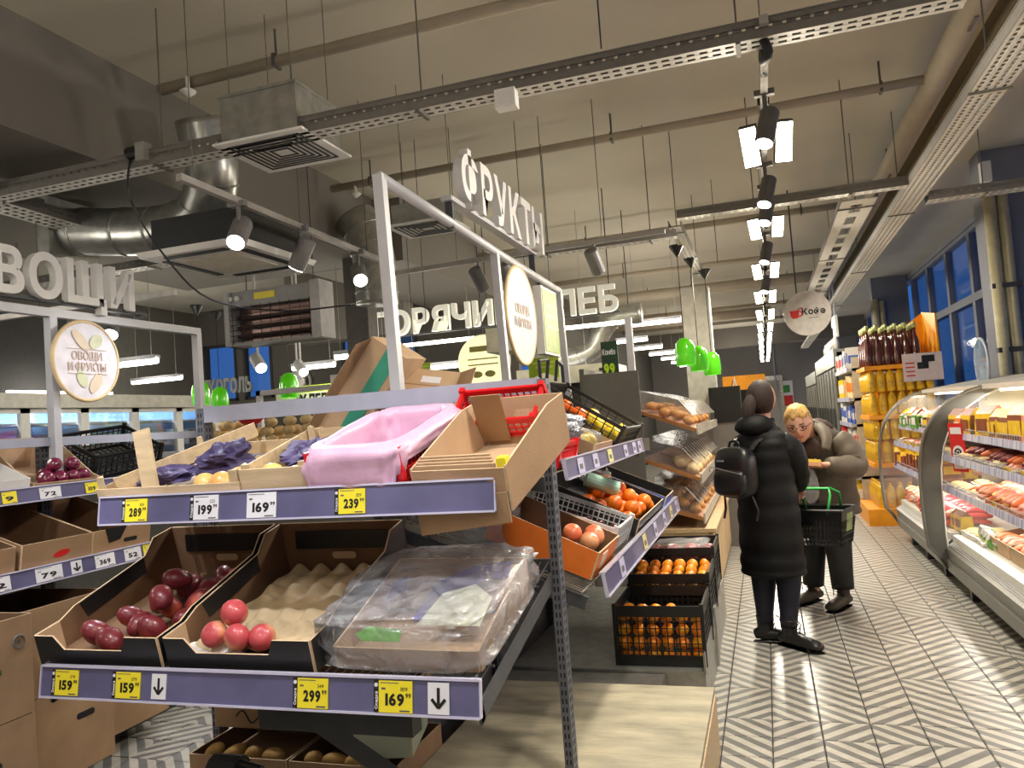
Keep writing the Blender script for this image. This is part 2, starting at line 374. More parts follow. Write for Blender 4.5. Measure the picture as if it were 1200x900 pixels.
# back wall of the produce hall with three dusk-lit windows
bw = MB(); Y = 12.0; wins = [(-9.75, -9.05), (-8.9, -8.3), (-6.9, -6.3), (-6.1, -5.45)]; zs = (2.3, 3.35)
xs = sorted([FX0, -3.7] + [v for q in wins for v in q])
bw.box((FX0, Y, 0), (-3.7, Y + .15, zs[0])); bw.box((FX0, Y, zs[1]), (-3.7, Y + .15, 4.0))
for a, b in zip(xs[0::2], xs[1::2]): bw.box((a, Y, zs[0]), (b, Y + .15, zs[1]))
struct('wall_back', bw, WALLD)
for n, (a, b) in enumerate(wins):
    wn = struct('window_%d' % (n + 5), MB().box((a, Y + .05, zs[0]), (b, Y + .07, zs[1])), GLASS)
    f = MB(); 
    for q in ((a, zs[0], a + .05, zs[1]), (b - .05, zs[0], b, zs[1]), (a, zs[0], b, zs[0] + .05), (a, zs[1] - .05, b, zs[1])): f.box((q[0], Y - .02, q[1]), (q[2], Y + .04, q[3]))
    f.build('window_frame', DKGREY, wn)
struct('wall_inner', MB().box((-3.8, 13.05, 0), (-3.7, FY1, 4.0)), WALLD)
# dropped duct casing over the produce area
bm_ = MB(); bm_.box((-6.2, -1.0, 3.33), (-3.745, 7.4, 4.0)); struct('beam_left', bm_, BEAMG)
bm_ = MB(); bm_.box((-4.6, 7.42, 3.33), (-3.47, 13.0, 4.0)); struct('beam_cross', bm_, BEAMG)
bm_ = MB(); bm_.box((1.62, FY0, 3.86), (1.86, FY1, 4.0)); struct('beam_right', bm_, mat('olive_beam', (110, 98, 72), .8))
bm_ = MB(); bm_.box((-3.7, 25.2, 3.4), (3.2, 25.6, 4.0)); struct('beam_far', bm_, BEAMG)
bm_ = MB(); bm_.box((-6.5, 9.8, 2.9), (-4.62, 10.1, 4.0)); struct('beam_bakery', bm_, BEAMG)
# right wall: glazing between columns
XW = 3.0
rw = MB(); rw.box((XW, FY0, 0), (XW + .2, FY1, .7)); rw.box((XW, FY0, 3.9), (XW + .2, FY1, 4.0)); struct('wall_right', rw, COLG)
for n, (y0, y1) in enumerate(((-2.9, 1.4), (1.9, 9.1), (9.9, 17.6), (18.8, 27.9))):
    wn = struct('window_%d' % (n + 1), MB().box((XW + .09, y0, .7), (XW + .1, y1, 3.9)), GLASS)
    fr = MB(); k = max(3, round((y1 - y0) / 1.5)); st = (y1 - y0) / k
    for i in range(k + 1):
        y = y0 + st * i; fr.box((XW + .04, y - .075, .7), (XW + .14, y + .075, 3.9))
    fr.build('mullions', COLG, wn)
    t = MB(); t.box((XW + .03, y0, 2.83), (XW + .16, y1, 2.95)); t.box((XW - .02, y0, .7), (XW + .16, y1, .8)); t.box((XW + .03, y0, 3.84), (XW + .16, y1, 3.9)); t.build('transom', COLG, wn)
for y in (1.4, 9.1, 17.7):
    c = MB().box((2.3, y, 0), (2.98, y + .35, 4.0)); struct('column', c, COLG)
pipe_y = mat('old_cream_pipe', (198, 188, 152), .6, var=.1)
for y in (9.1, 17.7):
    t = thing('drain_pipe', 'cream painted pair of drain pipes on the %s column by the windows' % ('closer grey' if y < 10 else 'far grey'), 'pipe', (2.36, y - .075, 0))
    MB().tube([(-.02, 0, .3), (-.02, 0, 3.55)], .06, 10).build('pipe', pipe_y, t, True); MB().tube([(.1, .01, .3), (.1, .01, 3.5)], .056, 10).build('pipe', pipe_y, t, True)
    b = MB(); b.box((-.08, -.05, 2.55), (.19, .04, 2.6)); b.box((-.08, -.05, 1.9), (.19, .04, 1.95)); b.build('bracket', DKGREY, t)
    if y < 10:
        c = thing('security_camera', 'small white box camera high on the column beside the windows', 'camera', (2.3, y - .2, 3.72))
        MB().cbox((0, 0, 0), (.09, .1, .2)).build('housing', WHITE, c); MB().tube([(0, .05, 0), (.02, .2, .02)], .015).build('arm', WHITE, c)

# far door
d = thing('door_1', None, None, (.0, 27.98, 0)); d['kind'] = 'structure'
MB().box((-.55, -.06, 0), (.55, 0, 2.35)).build('door_leaf', mat('pale_door', (176, 168, 156), .6), d)
MB().box((-.62, -.09, 2.35), (.65, 0, 2.5)).box((-.64, -.08, 0), (-.55, 0, 2.4)).box((.55, -.08, 0), (.64, 0, 2.4)).build('door_frame', GALV, d)
# ------------------------------------------------------------------ pipes under the ceiling
PIPED = mat('dull_zinc', (104, 100, 92), .6, .2)
def pipe(pts, r, label, hang=(), m=PIPEM, name='sprinkler_pipe'):
    t = thing(name, label, 'pipe', pts[0]); o = Vector(pts[0])
    MB().tube([Vector(p) - o for p in pts], r, 10).build('pipe', m, t, True)
    for h in hang:
        h = Vector(h) - o; MB().tube([(h.x, h.y, h.z), (h.x, h.y, 4.0 - o.z)], .008, 6).cbox((h.x, h.y, h.z), (.02, r * 2.2, r * 2.2)).build('hanger', PIPED, t)
    return t
pipe([(-3.46, 3.97, 3.8), (1.2, 3.97, 3.8)], .035, 'ceiling pipe crossing above the perforated cable tray, ending at the duct casing', [(-2.6, 3.97, 3.8), (-.4, 3.97, 3.8)])
pipe([(-3.6, 6.27, 3.8), (1.44, 6.22, 3.8)], .035, 'thin ceiling pipe crossing behind the large ФРУКТЫ fruit letters', [(-3.2, 6.27, 3.8), (-1.0, 6.25, 3.8), (1.0, 6.23, 3.8)])
for k, y in enumerate((9.8, 12.6, 15.4, 18.4, 21.6)):
    pipe([(-3.6, y, 3.8), (1.45, y, 3.8)], .04, 'ceiling pipe crossing the aisle, %s behind the thin pipe over the letters' % ('first', 'second', 'third', 'fourth', 'fifth')[k], [(-2.0, y, 3.8), (.6, y, 3.8)])
pipe([(-3.6, 13.4, 3.55), (1.2, 13.4, 3.55)], .09, 'thick grey pipe crossing deep over the aisle', [(-1, 13.4, 3.55)])
pipe([(-3.6, 17.2, 3.5), (.3, 17.2, 3.5)], .1, 'thick grey pipe crossing far over the aisle near the end wall', [(-1, 17.2, 3.5)])
pipe([(1.36, -2.8, 3.8), (1.36, 25, 3.8)], .085, 'thick beige pipe running the length of the aisle beside the wide cable tray', [(1.36, y, 3.8) for y in (5.2, 8.5, 12, 16)], name='heating_pipe')
for k, (x, y) in enumerate(((-3.19, 3.9), (-3.35, 6.25))):
    s = thing('sprinkler', 'white sprinkler head under the %s ceiling pipe' % ('first', 'second')[k], 'sprinkler', (x, y, 3.7), group=None)
    MB().tube([(0, 0, .1), (0, 0, .0)], .012, 8).build('stem', WHITE, s); MB().lathe([(.004, -.03), (.045, -.0), (.05, .01), (.02, .03)], 12).build('rosette', WHITE, s, True)

# ------------------------------------------------------------------ perforated cable trays
def tray(p0, p1, wd, ht, label, rows=2, pitch=.05, sides=True, perf=True, hangers=(), name='cable_tray', hz=4.0):
    """open channel from p0 to p1: slotted bottom made of strips and rungs, side walls with holes"""
    p0, p1 = Vector(p0), Vector(p1); d = p1 - p0; Ln = d.length; t = thing(name, label, 'cable tray', p0, (0, 0, math.atan2(d.y, d.x)))
    b = MB(); n = rows + 1; sw = wd / (rows * 2 + 1)
    for i in range(n): y = -wd / 2 + sw * i * 2; b.box((0, y, 0), (Ln, y + sw, .004))
    k = int(Ln / pitch)
    for i in range(k + 1): x = min(i * pitch, Ln - pitch * .4); b.box((x, -wd / 2, .001), (x + pitch * .38, wd / 2, .004))
    b.build('slotted_base', TRAYM, t)
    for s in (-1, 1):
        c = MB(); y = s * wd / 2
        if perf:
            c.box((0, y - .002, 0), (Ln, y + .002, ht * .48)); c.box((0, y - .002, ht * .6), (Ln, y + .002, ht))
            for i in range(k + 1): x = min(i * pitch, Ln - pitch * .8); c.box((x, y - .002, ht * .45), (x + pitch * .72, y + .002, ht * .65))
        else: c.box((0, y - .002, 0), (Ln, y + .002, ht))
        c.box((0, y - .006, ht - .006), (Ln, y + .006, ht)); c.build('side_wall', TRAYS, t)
    for h in hangers:
        g = MB().tube([(h, 0, -.01), (h, 0, hz - p0.z)], .0045, 6); g.cbox((h, 0, -.008), (.02, wd + .02, .008)); g.build('threaded_rod', PIPED, t)
    return t
tray((-4.4, 3.5, 3.1), (.9, 3.5, 3.1), .12, .085, 'perforated cable tray crossing above the produce display', 2, .055, hangers=(1.35, 2.92, 4.42))
tray((1.25, -1.0, 3.1), (1.25, 24.4, 3.1), .19, .06, 'wide perforated cable tray running down the aisle above the fridges', 4, .05, perf=False, hangers=(5.6, 8.4, 11.5, 15, 19))
tray((-.55, 6.45, 3.1), (1.15, 6.45, 3.1), .1, .07, 'cable tray joining the long tray from over the aisle', 2, .06, hangers=(.6, 1.3))
tray((1.36, 6.9, 3.06), (2.3, 6.9, 3.06), .16, .07, 'cable tray between the long tray and the window column', 2, .06, hangers=(.4,))
tray((-2.0, 6.65, 3.0), (-.58, 6.65, 3.0), .12, .06, 'cable tray running behind the ФРУКТЫ fruit sign', 2, .06, hangers=(.3, 1.2))
tray((-.6, 6.7, 3.1), (-.6, 9.4, 3.1), .1, .06, 'short cable tray carrying the green pendant lamps', 2, .06, perf=False, hangers=(.2, 2.4))
tray((-4.25, 2.0, 3.1), (-4.45, 4.4, 3.1), .22, .07, 'wide cable tray above the vegetable letters beside the steel duct', 3, .06)
tray((-4.0, 1.6, 3.2), (-4.55, 4.0, 3.2), .12, .07, 'dark cable tray close under the duct casing', 2, .06)
tray((-6.4, 4.9, 2.95), (-3.3, 4.9, 2.95), .12, .06, 'cable tray crossing behind the ОВОЩИ vegetable sign', 2, .06, hangers=(.6, 2))
tray((.95, 7.5, 3.3), (.95, 15, 3.3), .3, .05, 'ladder tray with cross rungs beyond the joining tray', 1, .5, perf=False, hangers=(.3, 3, 6))
# bits on the first tray: socket box with plug, junction boxes, cable
t = thing('socket_box', 'grey socket with black plug on top of the crossing cable tray', 'socket', (-3.15, 3.43, 3.17))
MB().cbox((.03, 0, 0), (.06, .06, .1)).build('housing', mat('grey_box', (140, 138, 130), .6), t); MB().tube([(-.0, 0, .01), (-.07, 0, .01)], .035, 10).build('plug', BLACK, t)
MB().tube(catmull([(-.06, 0, -.01), (-.07, 0, -.25), (-.02, .2, -.55), (.03, .5, -.75), (.2, 1.0, -.78), (.5, 1.4, -.72)], 5), .006, 6).build('cord', BLACK, t)
t = thing('junction_box', 'white junction box on the underside of the crossing tray near the middle', 'junction box', (-1.03, 3.45, 3.06))
MB().cbox((0, 0, 0), (.1, .06, .09)).build('housing', WHITE, t); MB().cbox((0, -.032, 0), (.07, .006, .06)).build('lid', SIGNW, t)
# ceiling hanging wires
for k, (x, y, z0, z1) in enumerate(((-.6, 3.65, 3.3, 4.0), (-.35, 8.6, 3.1, 4.0))):
    tag(MB().tube([(x, y, z0), (x, y, z1)], .004, 5).build('hanging_wire', DKGREY), ('thin wire hanging from the ceiling behind the crossing cable tray', 'thin rod hanging from the ceiling beside the green pendant lamps')[k], 'wire')

# ------------------------------------------------------------------ air ducts
t = thing('air_duct', 'galvanised box duct hanging under the ceiling with a square air diffuser below', 'duct', (-2.36, 3.63, 3.1))
b = MB(); b.box((-.24, -.21, .03), (.22, .22, .28)); b.build('box_duct', GALV, t)
b = MB(); b.box((-.25, -.22, .26), (.23, .23, .275)); b.build('flange', GALV, t)
for x in (-.2, .18):
    for y in (-.18, .18): MB().tube([(x, y, .28), (x, y, .9)], .0025, 5).build('hanger_rod', PIPED, t)
g = MB()
def louver(g, x0, y0, x1, y1, z, n):
    g.box((x0, y0, z - .012), (x1, y1, z), 0)
    for k in range(n):
        f = .2 + .7 * k / n; w_ = (x1 - x0) * .5 * (1 - f); h_ = (y1 - y0) * .5 * (1 - f); cx, cy_ = (x0 + x1) / 2, (y0 + y1) / 2
        q = .011
        for a in ((cx - w_, cy_ - h_, cx + w_, cy_ - h_ + q), (cx - w_, cy_ + h_ - q, cx + w_, cy_ + h_), (cx - w_, cy_ - h_, cx - w_ + q, cy_ + h_), (cx + w_ - q, cy_ - h_, cx + w_, cy_ + h_)):
            g.box((a[0], a[1], z - .016), (a[2], a[3], z - .011), 1)
louver(g, -.27, -.25, .27, .25, .012, 6); g.build('diffuser', [WHITE, MATTBLK], t)
t = thing('air_diffuser', 'small white square air diffuser hanging behind the first white sign post', 'diffuser', (-2.12, 4.98, 2.95)); g = MB(); louver(g, -.24, -.2, .24, .2, 0, 5); g.build('grille', [WHITE, MATTBLK], t)
MB().box((-.2, -.16, 0), (.2, .16, .14)).build('plenum', GALV, t)
for x in (-.18, .18): MB().tube([(x, 0, .14), (x, 0, 1.05)], .0025, 5).build('hanger_rod', PIPED, t)
t = thing('spiral_duct', 'shiny spiral steel duct bending under the duct casing', 'duct', (0, 0, 0))
path = catmull([(-4.55, 4.3, 3.12), (-4.15, 4.3, 3.06), (-3.75, 4.3, 3.02), (-3.45, 4.28, 3.08), (-3.28, 4.2, 3.3), (-3.26, 4.1, 3.62)], 6)
MB().tube(path, .165, 18).build('duct_tube', GALV, t, True)
for q in (2, 7, 11, 15, 19, 23, 27):
    if q < len(path) - 1: MB().tube([path[q] - (path[q + 1] - path[q]) * .12, path[q] + (path[q + 1] - path[q]) * .12], .172, 18).build('duct_band', GALV, t, True)
MB().cbox((-4.6, 4.3, 3.12), (.1, .42, .42)).build('end_box', GALV, t)
t = thing('spiral_duct', 'steel duct dropping beside the first white sign post', 'duct', (0, 0, 0))
path = catmull([(-3.38, 6.6, 2.75), (-3.38, 6.6, 3.0), (-3.4, 6.6, 3.25), (-3.48, 6.6, 3.45), (-3.56, 6.6, 3.6)], 6)
MB().tube(path, .2, 18).build('duct_tube', GALV, t, True)
for q in (3, 8, 13, 18): MB().tube([path[q] - (path[q + 1] - path[q]) * .12, path[q] + (path[q + 1] - path[q]) * .12], .207, 18).build('duct_band', GALV, t, True)
t = thing('spiral_duct', 'steel duct bending behind the bread letters ХЛЕБ', 'duct', (0, 0, 0))
path = catmull([(-2.7, 9.3, 2.28), (-2.2, 9.3, 2.28), (-1.92, 9.3, 2.36), (-1.8, 9.3, 2.56), (-1.62, 9.3, 2.72), (-1.3, 9.3, 2.74)], 6)
MB().tube(path, .125, 16).build('duct_tube', GALV, t, True)
MB().tube([(-1.45, 9.3, 2.8), (-1.45, 9.3, 4.0)], .006, 5).build('hanger', DKGREY, t)
for q in (3, 8, 13, 18, 23): MB().tube([path[q] - (path[q + 1] - path[q]) * .12, path[q] + (path[q + 1] - path[q]) * .12], .131, 16).build('duct_band', GALV, t, True)
# ceiling cassette air conditioner
t = thing('air_conditioner', 'white ceiling cassette air conditioner hanging under the spiral duct', 'air conditioner', (-3.17, 4.2, 2.7))
MB().box((-.31, -.34, .03), (.31, .34, .24)).build('casing', MATTBLK, t)
b = MB(); b.hexa([(-.36, -.39, 0), (.36, -.39, 0), (.36, .39, 0), (-.36, .39, 0), (-.375, -.41, .035), (.375, -.41, .035), (.375, .41, .035), (-.375, .41, .035)]); b.build('fascia', WHITE, t)
MB().box((-.2, -.22, -.008), (.2, .22, 0)).build('intake_grille', mat('warm_white', (222, 214, 196), .6), t)
for a in ((-.31, -.26, -.26, .26), (.26, -.26, .31, .26), (-.22, -.35, .22, -.3), (-.22, .3, .22, .35)): MB().box((a[0], a[1], -.006), (a[2], a[3], 0)).build('air_slot', MATTBLK, t)
# infrared heater
t = thing('ceiling_heater', 'grey electric ceiling heater with wire guard hanging under the air conditioner', 'heater', (-3.46, 5.05, 2.28), (0, 0, R(0)))
b = MB(); b.box((-.42, 0, 0), (.36, .16, .03)); b.box((-.42, 0, .3), (.36, .16, .42)); b.box((-.42, .13, 0), (.36, .16, .42)); b.build('body', mat('heater_grey', (150, 148, 146), .5), t)
for x in (-.42, .34): MB().box((x, -.03, 0), (x + (.08 if x > 0 else .04), .17, .43)).build('end_cap', mat('heater_end', (176, 174, 172), .45), t)
b = MB(); b.box((-.38, .11, .03), (.34, .12, .3)); b.build('reflector', mat('heater_reflector', (120, 92, 84), .3, .5), t)
for z in (.08, .15, .22): MB().tube([(-.36, .06, z), (.32, .06, z)], .014, 8).build('heating_rod', mat('quartz_rod', (70, 50, 46), .4), t)
b = MB()
for i in range(9): b.tube([(-.36 + i * .085, -.01, .02), (-.36 + i * .085, -.01, .31)], .003, 5)
for i in range(7): b.tube([(-.39, -.012, .04 + i * .04), (.34, -.012, .04 + i * .04)], .003, 5)
b.build('wire_guard', MATTBLK, t)
MB().box((-.16, -.006, .345), (.02, 0, .395)).build('warning_sticker', YELT, t)
for x in (-.37, -.31): MB().tube([(x, 0, .365), (x, -.02, .365)], .02, 10).build('knob', WHITE, t)
for x in (-.3, .3): MB().tube([(x, .1, .42), (x, .1, 1.7)], .004, 5).build('suspension_wire', DKGREY, t)

# ------------------------------------------------------------------ lamps
def spotlight(loc, aim, label, m=None, group=None, on=True, L=.2, r=.055, stem=.12):
    """cylinder spotlight; loc is the body's middle, aim a direction"""
    t = thing('track_spotlight', label, 'spotlight', loc, group=group); q = Vector(aim).to_track_quat('-Z', 'Y').to_matrix().to_4x4()
    m = m or mat('spot_grey', (120, 118, 118), .5)
    b = MB(); b.T = q; b.lathe([(r * .93, -L / 2), (r, -L / 2 + .01), (r, L / 2 - .01), (r * .9, L / 2)], 14); b.build('body', m, t)
    b = MB(); b.T = q; b.lathe([(r * .86, -L / 2 - .004), (r * .86, -L / 2 + .004)], 14); b.build('lens', LEDS if on else WHITE, t)
    MB().tube([(0, 0, L * .2), (0, 0, L * .2 + stem)], .012, 8).cbox((0, 0, L * .2 + stem), (.1, .035, .03)).build('mount', m, t)
    return t
TRK = mat('track_grey', (170, 166, 160), .45, .2)
def track(p0, p1, label, rods=()):
    p0, p1 = Vector(p0), Vector(p1); t = thing('light_track', label, 'light track', p0)
    MB().bar((0, 0, 0), p1 - p0, .036, .036).build('rail', TRK, t)
    for h in rods:
        p = (p1 - p0) * h; MB().tube([p, (p.x, p.y, 4.0 - p0.z)], .003, 5).build('wire', PIPED, t)
track((-2.7, 3.2, 2.9), (-2.66, 5.3, 2.84), 'light track running past the air conditioner carrying grey spotlights', (.05, .5, .9))
spotlight((-2.69, 3.65, 2.71), (.3, -1, -1.1), 'grey track spotlight lit above the air conditioner, first on its track')
spotlight((-2.68, 4.25, 2.70), (-.6, .1, -.9), 'grey track spotlight above the heater, second on its track')
spotlight((-2.665, 4.95, 2.68), (.6, -.9, -.8), 'grey track spotlight lit beside the first white sign post, third on its track')
track((-3.0, 5.9, 2.86), (-.6, 5.9, 2.9), 'light track crossing behind the fruit letters', (.3, .8))
for k, (x, z) in enumerate(((-2.1, 2.72), (-1.86, 2.72), (-1.15, 2.74))):
    spotlight((x, 5.9, z), (.2, .8, -1), 'grey spotlight hanging behind the ФРУКТЫ frame, %s along its track' % ('first', 'second', 'third')[k], on=False)
track((-5.6, 3.95, 2.5), (-3.4, 3.95, 2.5), 'light track close behind the vegetable letters', (.5,))
for k, (x, y) in enumerate(((-4.2, 3.95), (-3.92, 3.95))):
    spotlight((x, y, 2.36), (.5, -.6, -1), 'grey spotlight lit below the ОВОЩИ letters, %s' % ('first of two', 'second of two')[k])
for k, (x, y, z) in enumerate(((-4.3, 6.0, 2.25), (-4.7, 7.3, 2.3), (-5.2, 8.0, 2.25), (-4.4, 8.2, 2.28))):
    spotlight((x, y, z), (.8 if k != 3 else .9, -.6, -.7), ('white spotlight lit beside the round vegetable sign', 'white spotlight lit beside the long oval lamp', 'white spotlight hanging over the alcohol letters АЛКОГОЛЬ', 'white spotlight hanging beyond the single green pendant')[k], SIGNW, on=(k < 2), stem=4.0 - z - .04)
# aisle track with a floodlight pair and a cylinder spot at each station
track((.13, 3.4, 3.16), (.13, 26.2, 3.16), 'light track running down the aisle carrying the floodlight pairs', (.02, .2, .4, .6, .8))
fl0 = None
def floodlight(loc, label, group=None):
    t = thing('floodlight', label, 'floodlight', loc, group=group)
    for s in (-1, 1):
        M = Matrix.Translation((s * .088, 0, 0)) @ Euler((R(-62), 0, R(s * 14))).to_matrix().to_4x4()
        b = MB(); b.T = M; b.box((-.046, -.086, 0), (.046, .086, .03)); b.build('housing', MATTBLK, t)
        b = MB(); b.T = M; b.box((-.042, -.08, -.004), (.042, .08, .0)); b.build('led_panel', LED, t)
    MB().tube([(0, .02, .0), (0, .02, .2)], .014, 8).cbox((0, .02, .18), (.06, .12, .05)).build('mount', MATTBLK, t)
    return t
ordn = ('first', 'second', 'third', 'fourth', 'fifth', 'sixth', 'seventh', 'eighth', 'ninth', 'tenth', 'eleventh')
fl0 = floodlight((.13, 4.45, 2.96), 'bright pair of square floodlight panels over the aisle, first along the track')
fl0.scale = (1.0, 1.0, 1.35)
for i in range(1, 11): dup(fl0, (.13, 4.45 + 2.12 * i, 2.96), label='bright pair of square floodlight panels over the aisle, %s along the track' % ordn[i], scale=1.0)
sp0 = spotlight((.13, 4.2, 2.97), (-.25, -.35, -1), 'cylinder spotlight between the first floodlight panels over the aisle', mat('spot_dark', (96, 92, 88), .5), L=.2, r=.05, stem=.14)
for i, y in enumerate((5.4, 5.95, 7.6, 9.6)): dup(sp0, (.13, y, 2.95), label='cylinder spotlight over the aisle, %s along the track after the floodlight one' % ordn[i])
cab = thing('hanging_cable', 'black cable dropping from the crossing tray to the aisle light track', 'cable', (.12, 3.46, 3.1)); MB().tube(catmull([(0, .02, .02), (.02, .0, -.06), (0, .1, -.05), (.01, .3, .08), (.01, .5, .05)], 4), .02, 8).build('cable', MATTBLK, cab, True)
for k, (x, y) in enumerate(((.13, 2.2), (.13, .1), (.13, -2))): dup(fl0, (x, y, 2.96), label='square floodlight panels overhead outside the picture, %s back from the first pair' % ordn[k])
# long tube lamps
def tube_lamp(loc, L, rz, label, group=None, wires=(-1, 1)):
    t = thing('tube_lamp', label, 'lamp', loc, (0, 0, rz), group)
    MB().box((-L / 2, -.05, 0), (L / 2, .05, .04)).build('housing', WHITEM, t); b = MB(); b.tube([(-L / 2, 0, -.015), (L / 2, 0, -.015)], .034, 8); b.build('diffuser', LEDW, t)
    for s in wires: MB().tube([(s * L * .4, 0, .04), (s * L * .4, 0, 4.0 - loc[2])], .003, 5).build('wire', TRK, t)
    return t
tube_lamp((-3.9, 7.2, 2.38), .62, 0, 'long lamp hanging beyond the round vegetable sign'); tube_lamp((-5.9, 6.2, 2.42), .6, 0, 'long lamp hanging low over the freezers, half behind the round vegetable sign')
tube_lamp((-5.35, 8.6, 2.45), .6, 0, 'long lamp hanging over the alcohol letters АЛКОГОЛЬ')
tube_lamp((-1.35, 11.0, 2.82), .7, 0, 'long lamp hanging beside the green pendants over the bread')
tube_lamp((-3.9, 9.3, 2.35), 1.0, 0, 'long lamp hanging under the hot bread letters ГОРЯЧИЙ'); tube_lamp((-2.15, 9.0, 2.05), .5, 0, 'long lamp hanging behind the white oval sign')
for i in range(7): tube_lamp((-1.95 + i * .03, 12.6 + i * 1.7, 2.75), .5, 0, 'far tube lamp receding beyond the bakery, %s in its row' % ordn[i], wires=(0,))
for k, (x, y, z) in enumerate(((-2.6, -.6, 2.83), (-5.4, 1.0, 2.83), (-5.2, 3.0, 2.68), (1.9, 1.0, 2.83), (-8.6, 9.5, 2.58))): tube_lamp((x, y, z), .9, 0, 'added tube lamp for general light in the hall, %s of five' % ordn[k], wires=(-1, 1) if k == 4 else ())  # added fixtures for the general light; the first four hang unseen
# green pendant lamps
GLS = mat('lime_lamp_shade', (84, 200, 10), .25, emit=.22, var=.15, scale=4, coat=.8)
def pendant(loc, top, label, group):
    t = thing('pendant_lamp', label, 'pendant lamp', loc, group=group)
    MB().lathe([(.088, -.13), (.096, -.06), (.095, .02), (.078, .085), (.045, .12), (.012, .13)], 20, caps=False).build('shade', GLS, t, True)
    MB().ball((0, 0, -.07), .035, 10, 6).build('bulb', LEDW, t, True)
    MB().tube([(0, 0, .12), (0, 0, top - loc[2])], .004, 6).build('cord', BLACK, t)
    MB().lathe([(.008, -.1), (.07, .0), (.07, .01)], 14, (0, 0, top - loc[2])).build('ceiling_cup', BLACK, t)
    return t
for k, (x, y, z, zt) in enumerate(((-.67, 7.5, 2.1, 3.1), (-.6, 8.2, 2.07, 3.1), (-.52, 9.0, 2.05, 3.1))): pendant((x, y, z), zt, 'lime green pendant lamp over the bread stand, %s of its row of three' % ordn[k], 'green pendants over the bread')
for k, (x, y, z, zt) in enumerate(((-5.76, 7.0, 2.11, 3.05), (-5.91, 7.5, 2.07, 3.05), (-4.66, 7.0, 2.1, 3.0))): pendant((x, y, z), zt, ('lime green pendant lamp just beside the vegetable sign post', 'lime green pendant lamp under the alcohol letters', 'lone lime green pendant lamp before the bread board')[k], 'green pendants over the far counter')

# ------------------------------------------------------------------ hanging letters and sign frames
def letters(t, s, h, width, depth, m, off=.035, x0=0, z0=0, gap=.1):
    L, wd = text(s, h, off, gap, width, depth)
    for vs, fs in L: MB().add([(v[0] + x0, v[1], v[2] + z0) for v in vs], fs).build('letter', m, t)
t = thing('fruit_sign', 'white frame on posts carrying the large fruit letters ФРУКТЫ above the produce rack', 'sign', (-1.475, 0, 0))
for y, zb, zt in ((2.97, 1.42, 2.64), (4.45, 1.42, 2.6), (5.98, 1.42, 2.58)):
    MB().bar((.03, y, zb), (0, y, zt), .045, .045).build('post', WHITEM, t)
MB().tube([(0, 2.97, 2.63), (0, 4.45, 2.59), (0, 6.0, 2.565)], .026, 10).build('rail', WHITEM, t, True)
MB().box((-.03, 3.72, 2.72), (.03, 5.3, 2.745)).build('letter_bar', WHITEM, t)
for y in (3.76, 5.28): MB().box((-.02, y - .012, 2.58), (.02, y + .012, 2.75)).build('bracket', DKGREY, t)
sub = thing('letter_row', None, None, (.035, 3.82, 2.745), (0, 0, R(90))); sub.parent = t
letters(sub, 'ФРУКТЫ', .28, 1.6, .05, SIGNW, off=.03)
t = thing('vegetable_sign', 'white frame on posts carrying the large vegetable letters ОВОЩИ', 'sign', (-3.55, 0, 0))
for y in (1.75, 3.18, 4.3): MB().bar((.0, y, 1.42), (0, y, 2.3), .045, .045).build('post', WHITEM, t)
MB().box((-.022, 1.7, 2.28), (.022, 4.32, 2.325)).build('rail', WHITEM, t)
MB().box((-.02, 2.2, 2.355), (.02, 3.85, 2.375)).build('letter_bar', DKGREY, t)
for y in (2.25, 3.8): MB().box((-.02, y - .012, 2.3), (.02, y + .012, 2.36)).build('bracket', DKGREY, t)
sub = thing('letter_row', None, None, (.03, 2.6, 2.375), (0, 0, R(90))); sub.parent = t
letters(sub, 'ОВОЩИ', .225, 1.12, .045, SIGNW, off=.03)
t = thing('bakery_sign', 'row of large white letters ГОРЯЧИЙ ХЛЕБ on a lit bar over the bakery', 'sign', (-4.28, 8.2, 2.66))
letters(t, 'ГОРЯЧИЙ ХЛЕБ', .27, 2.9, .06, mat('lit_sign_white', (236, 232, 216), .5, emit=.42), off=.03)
MB().box((0, .07, -.02), (2.9, .1, .0)).build('letter_bar', DKGREY, t); MB().box((-.05, .0, -.15), (2.95, .06, -.115)).build('light_strip', LEDW, t)
for x in (.1, 1.4, 2.8): MB().tube([(x, .08, 0), (x, .08, 1.34)], .006, 5).build('wire', DKGREY, t)
t = thing('alcohol_sign', 'row of dim white alcohol letters АЛКОГОЛЬ on the dark back wall', 'sign', (-10.0, 11.95, 2.47)); letters(t, 'АЛКОГОЛЬ', .25, 1.25, .05, mat('dim_letters', (186, 186, 182), .6), off=.05)
t.location = (-9.98, 11.96, 2.46)
t = thing('wine_sign', 'short row of wine letters ВИНО on the dark back wall', 'sign', (-8.12, 11.96, 2.4)); letters(t, 'ВИНО', .25, .62, .05, MATS['dim_letters'])
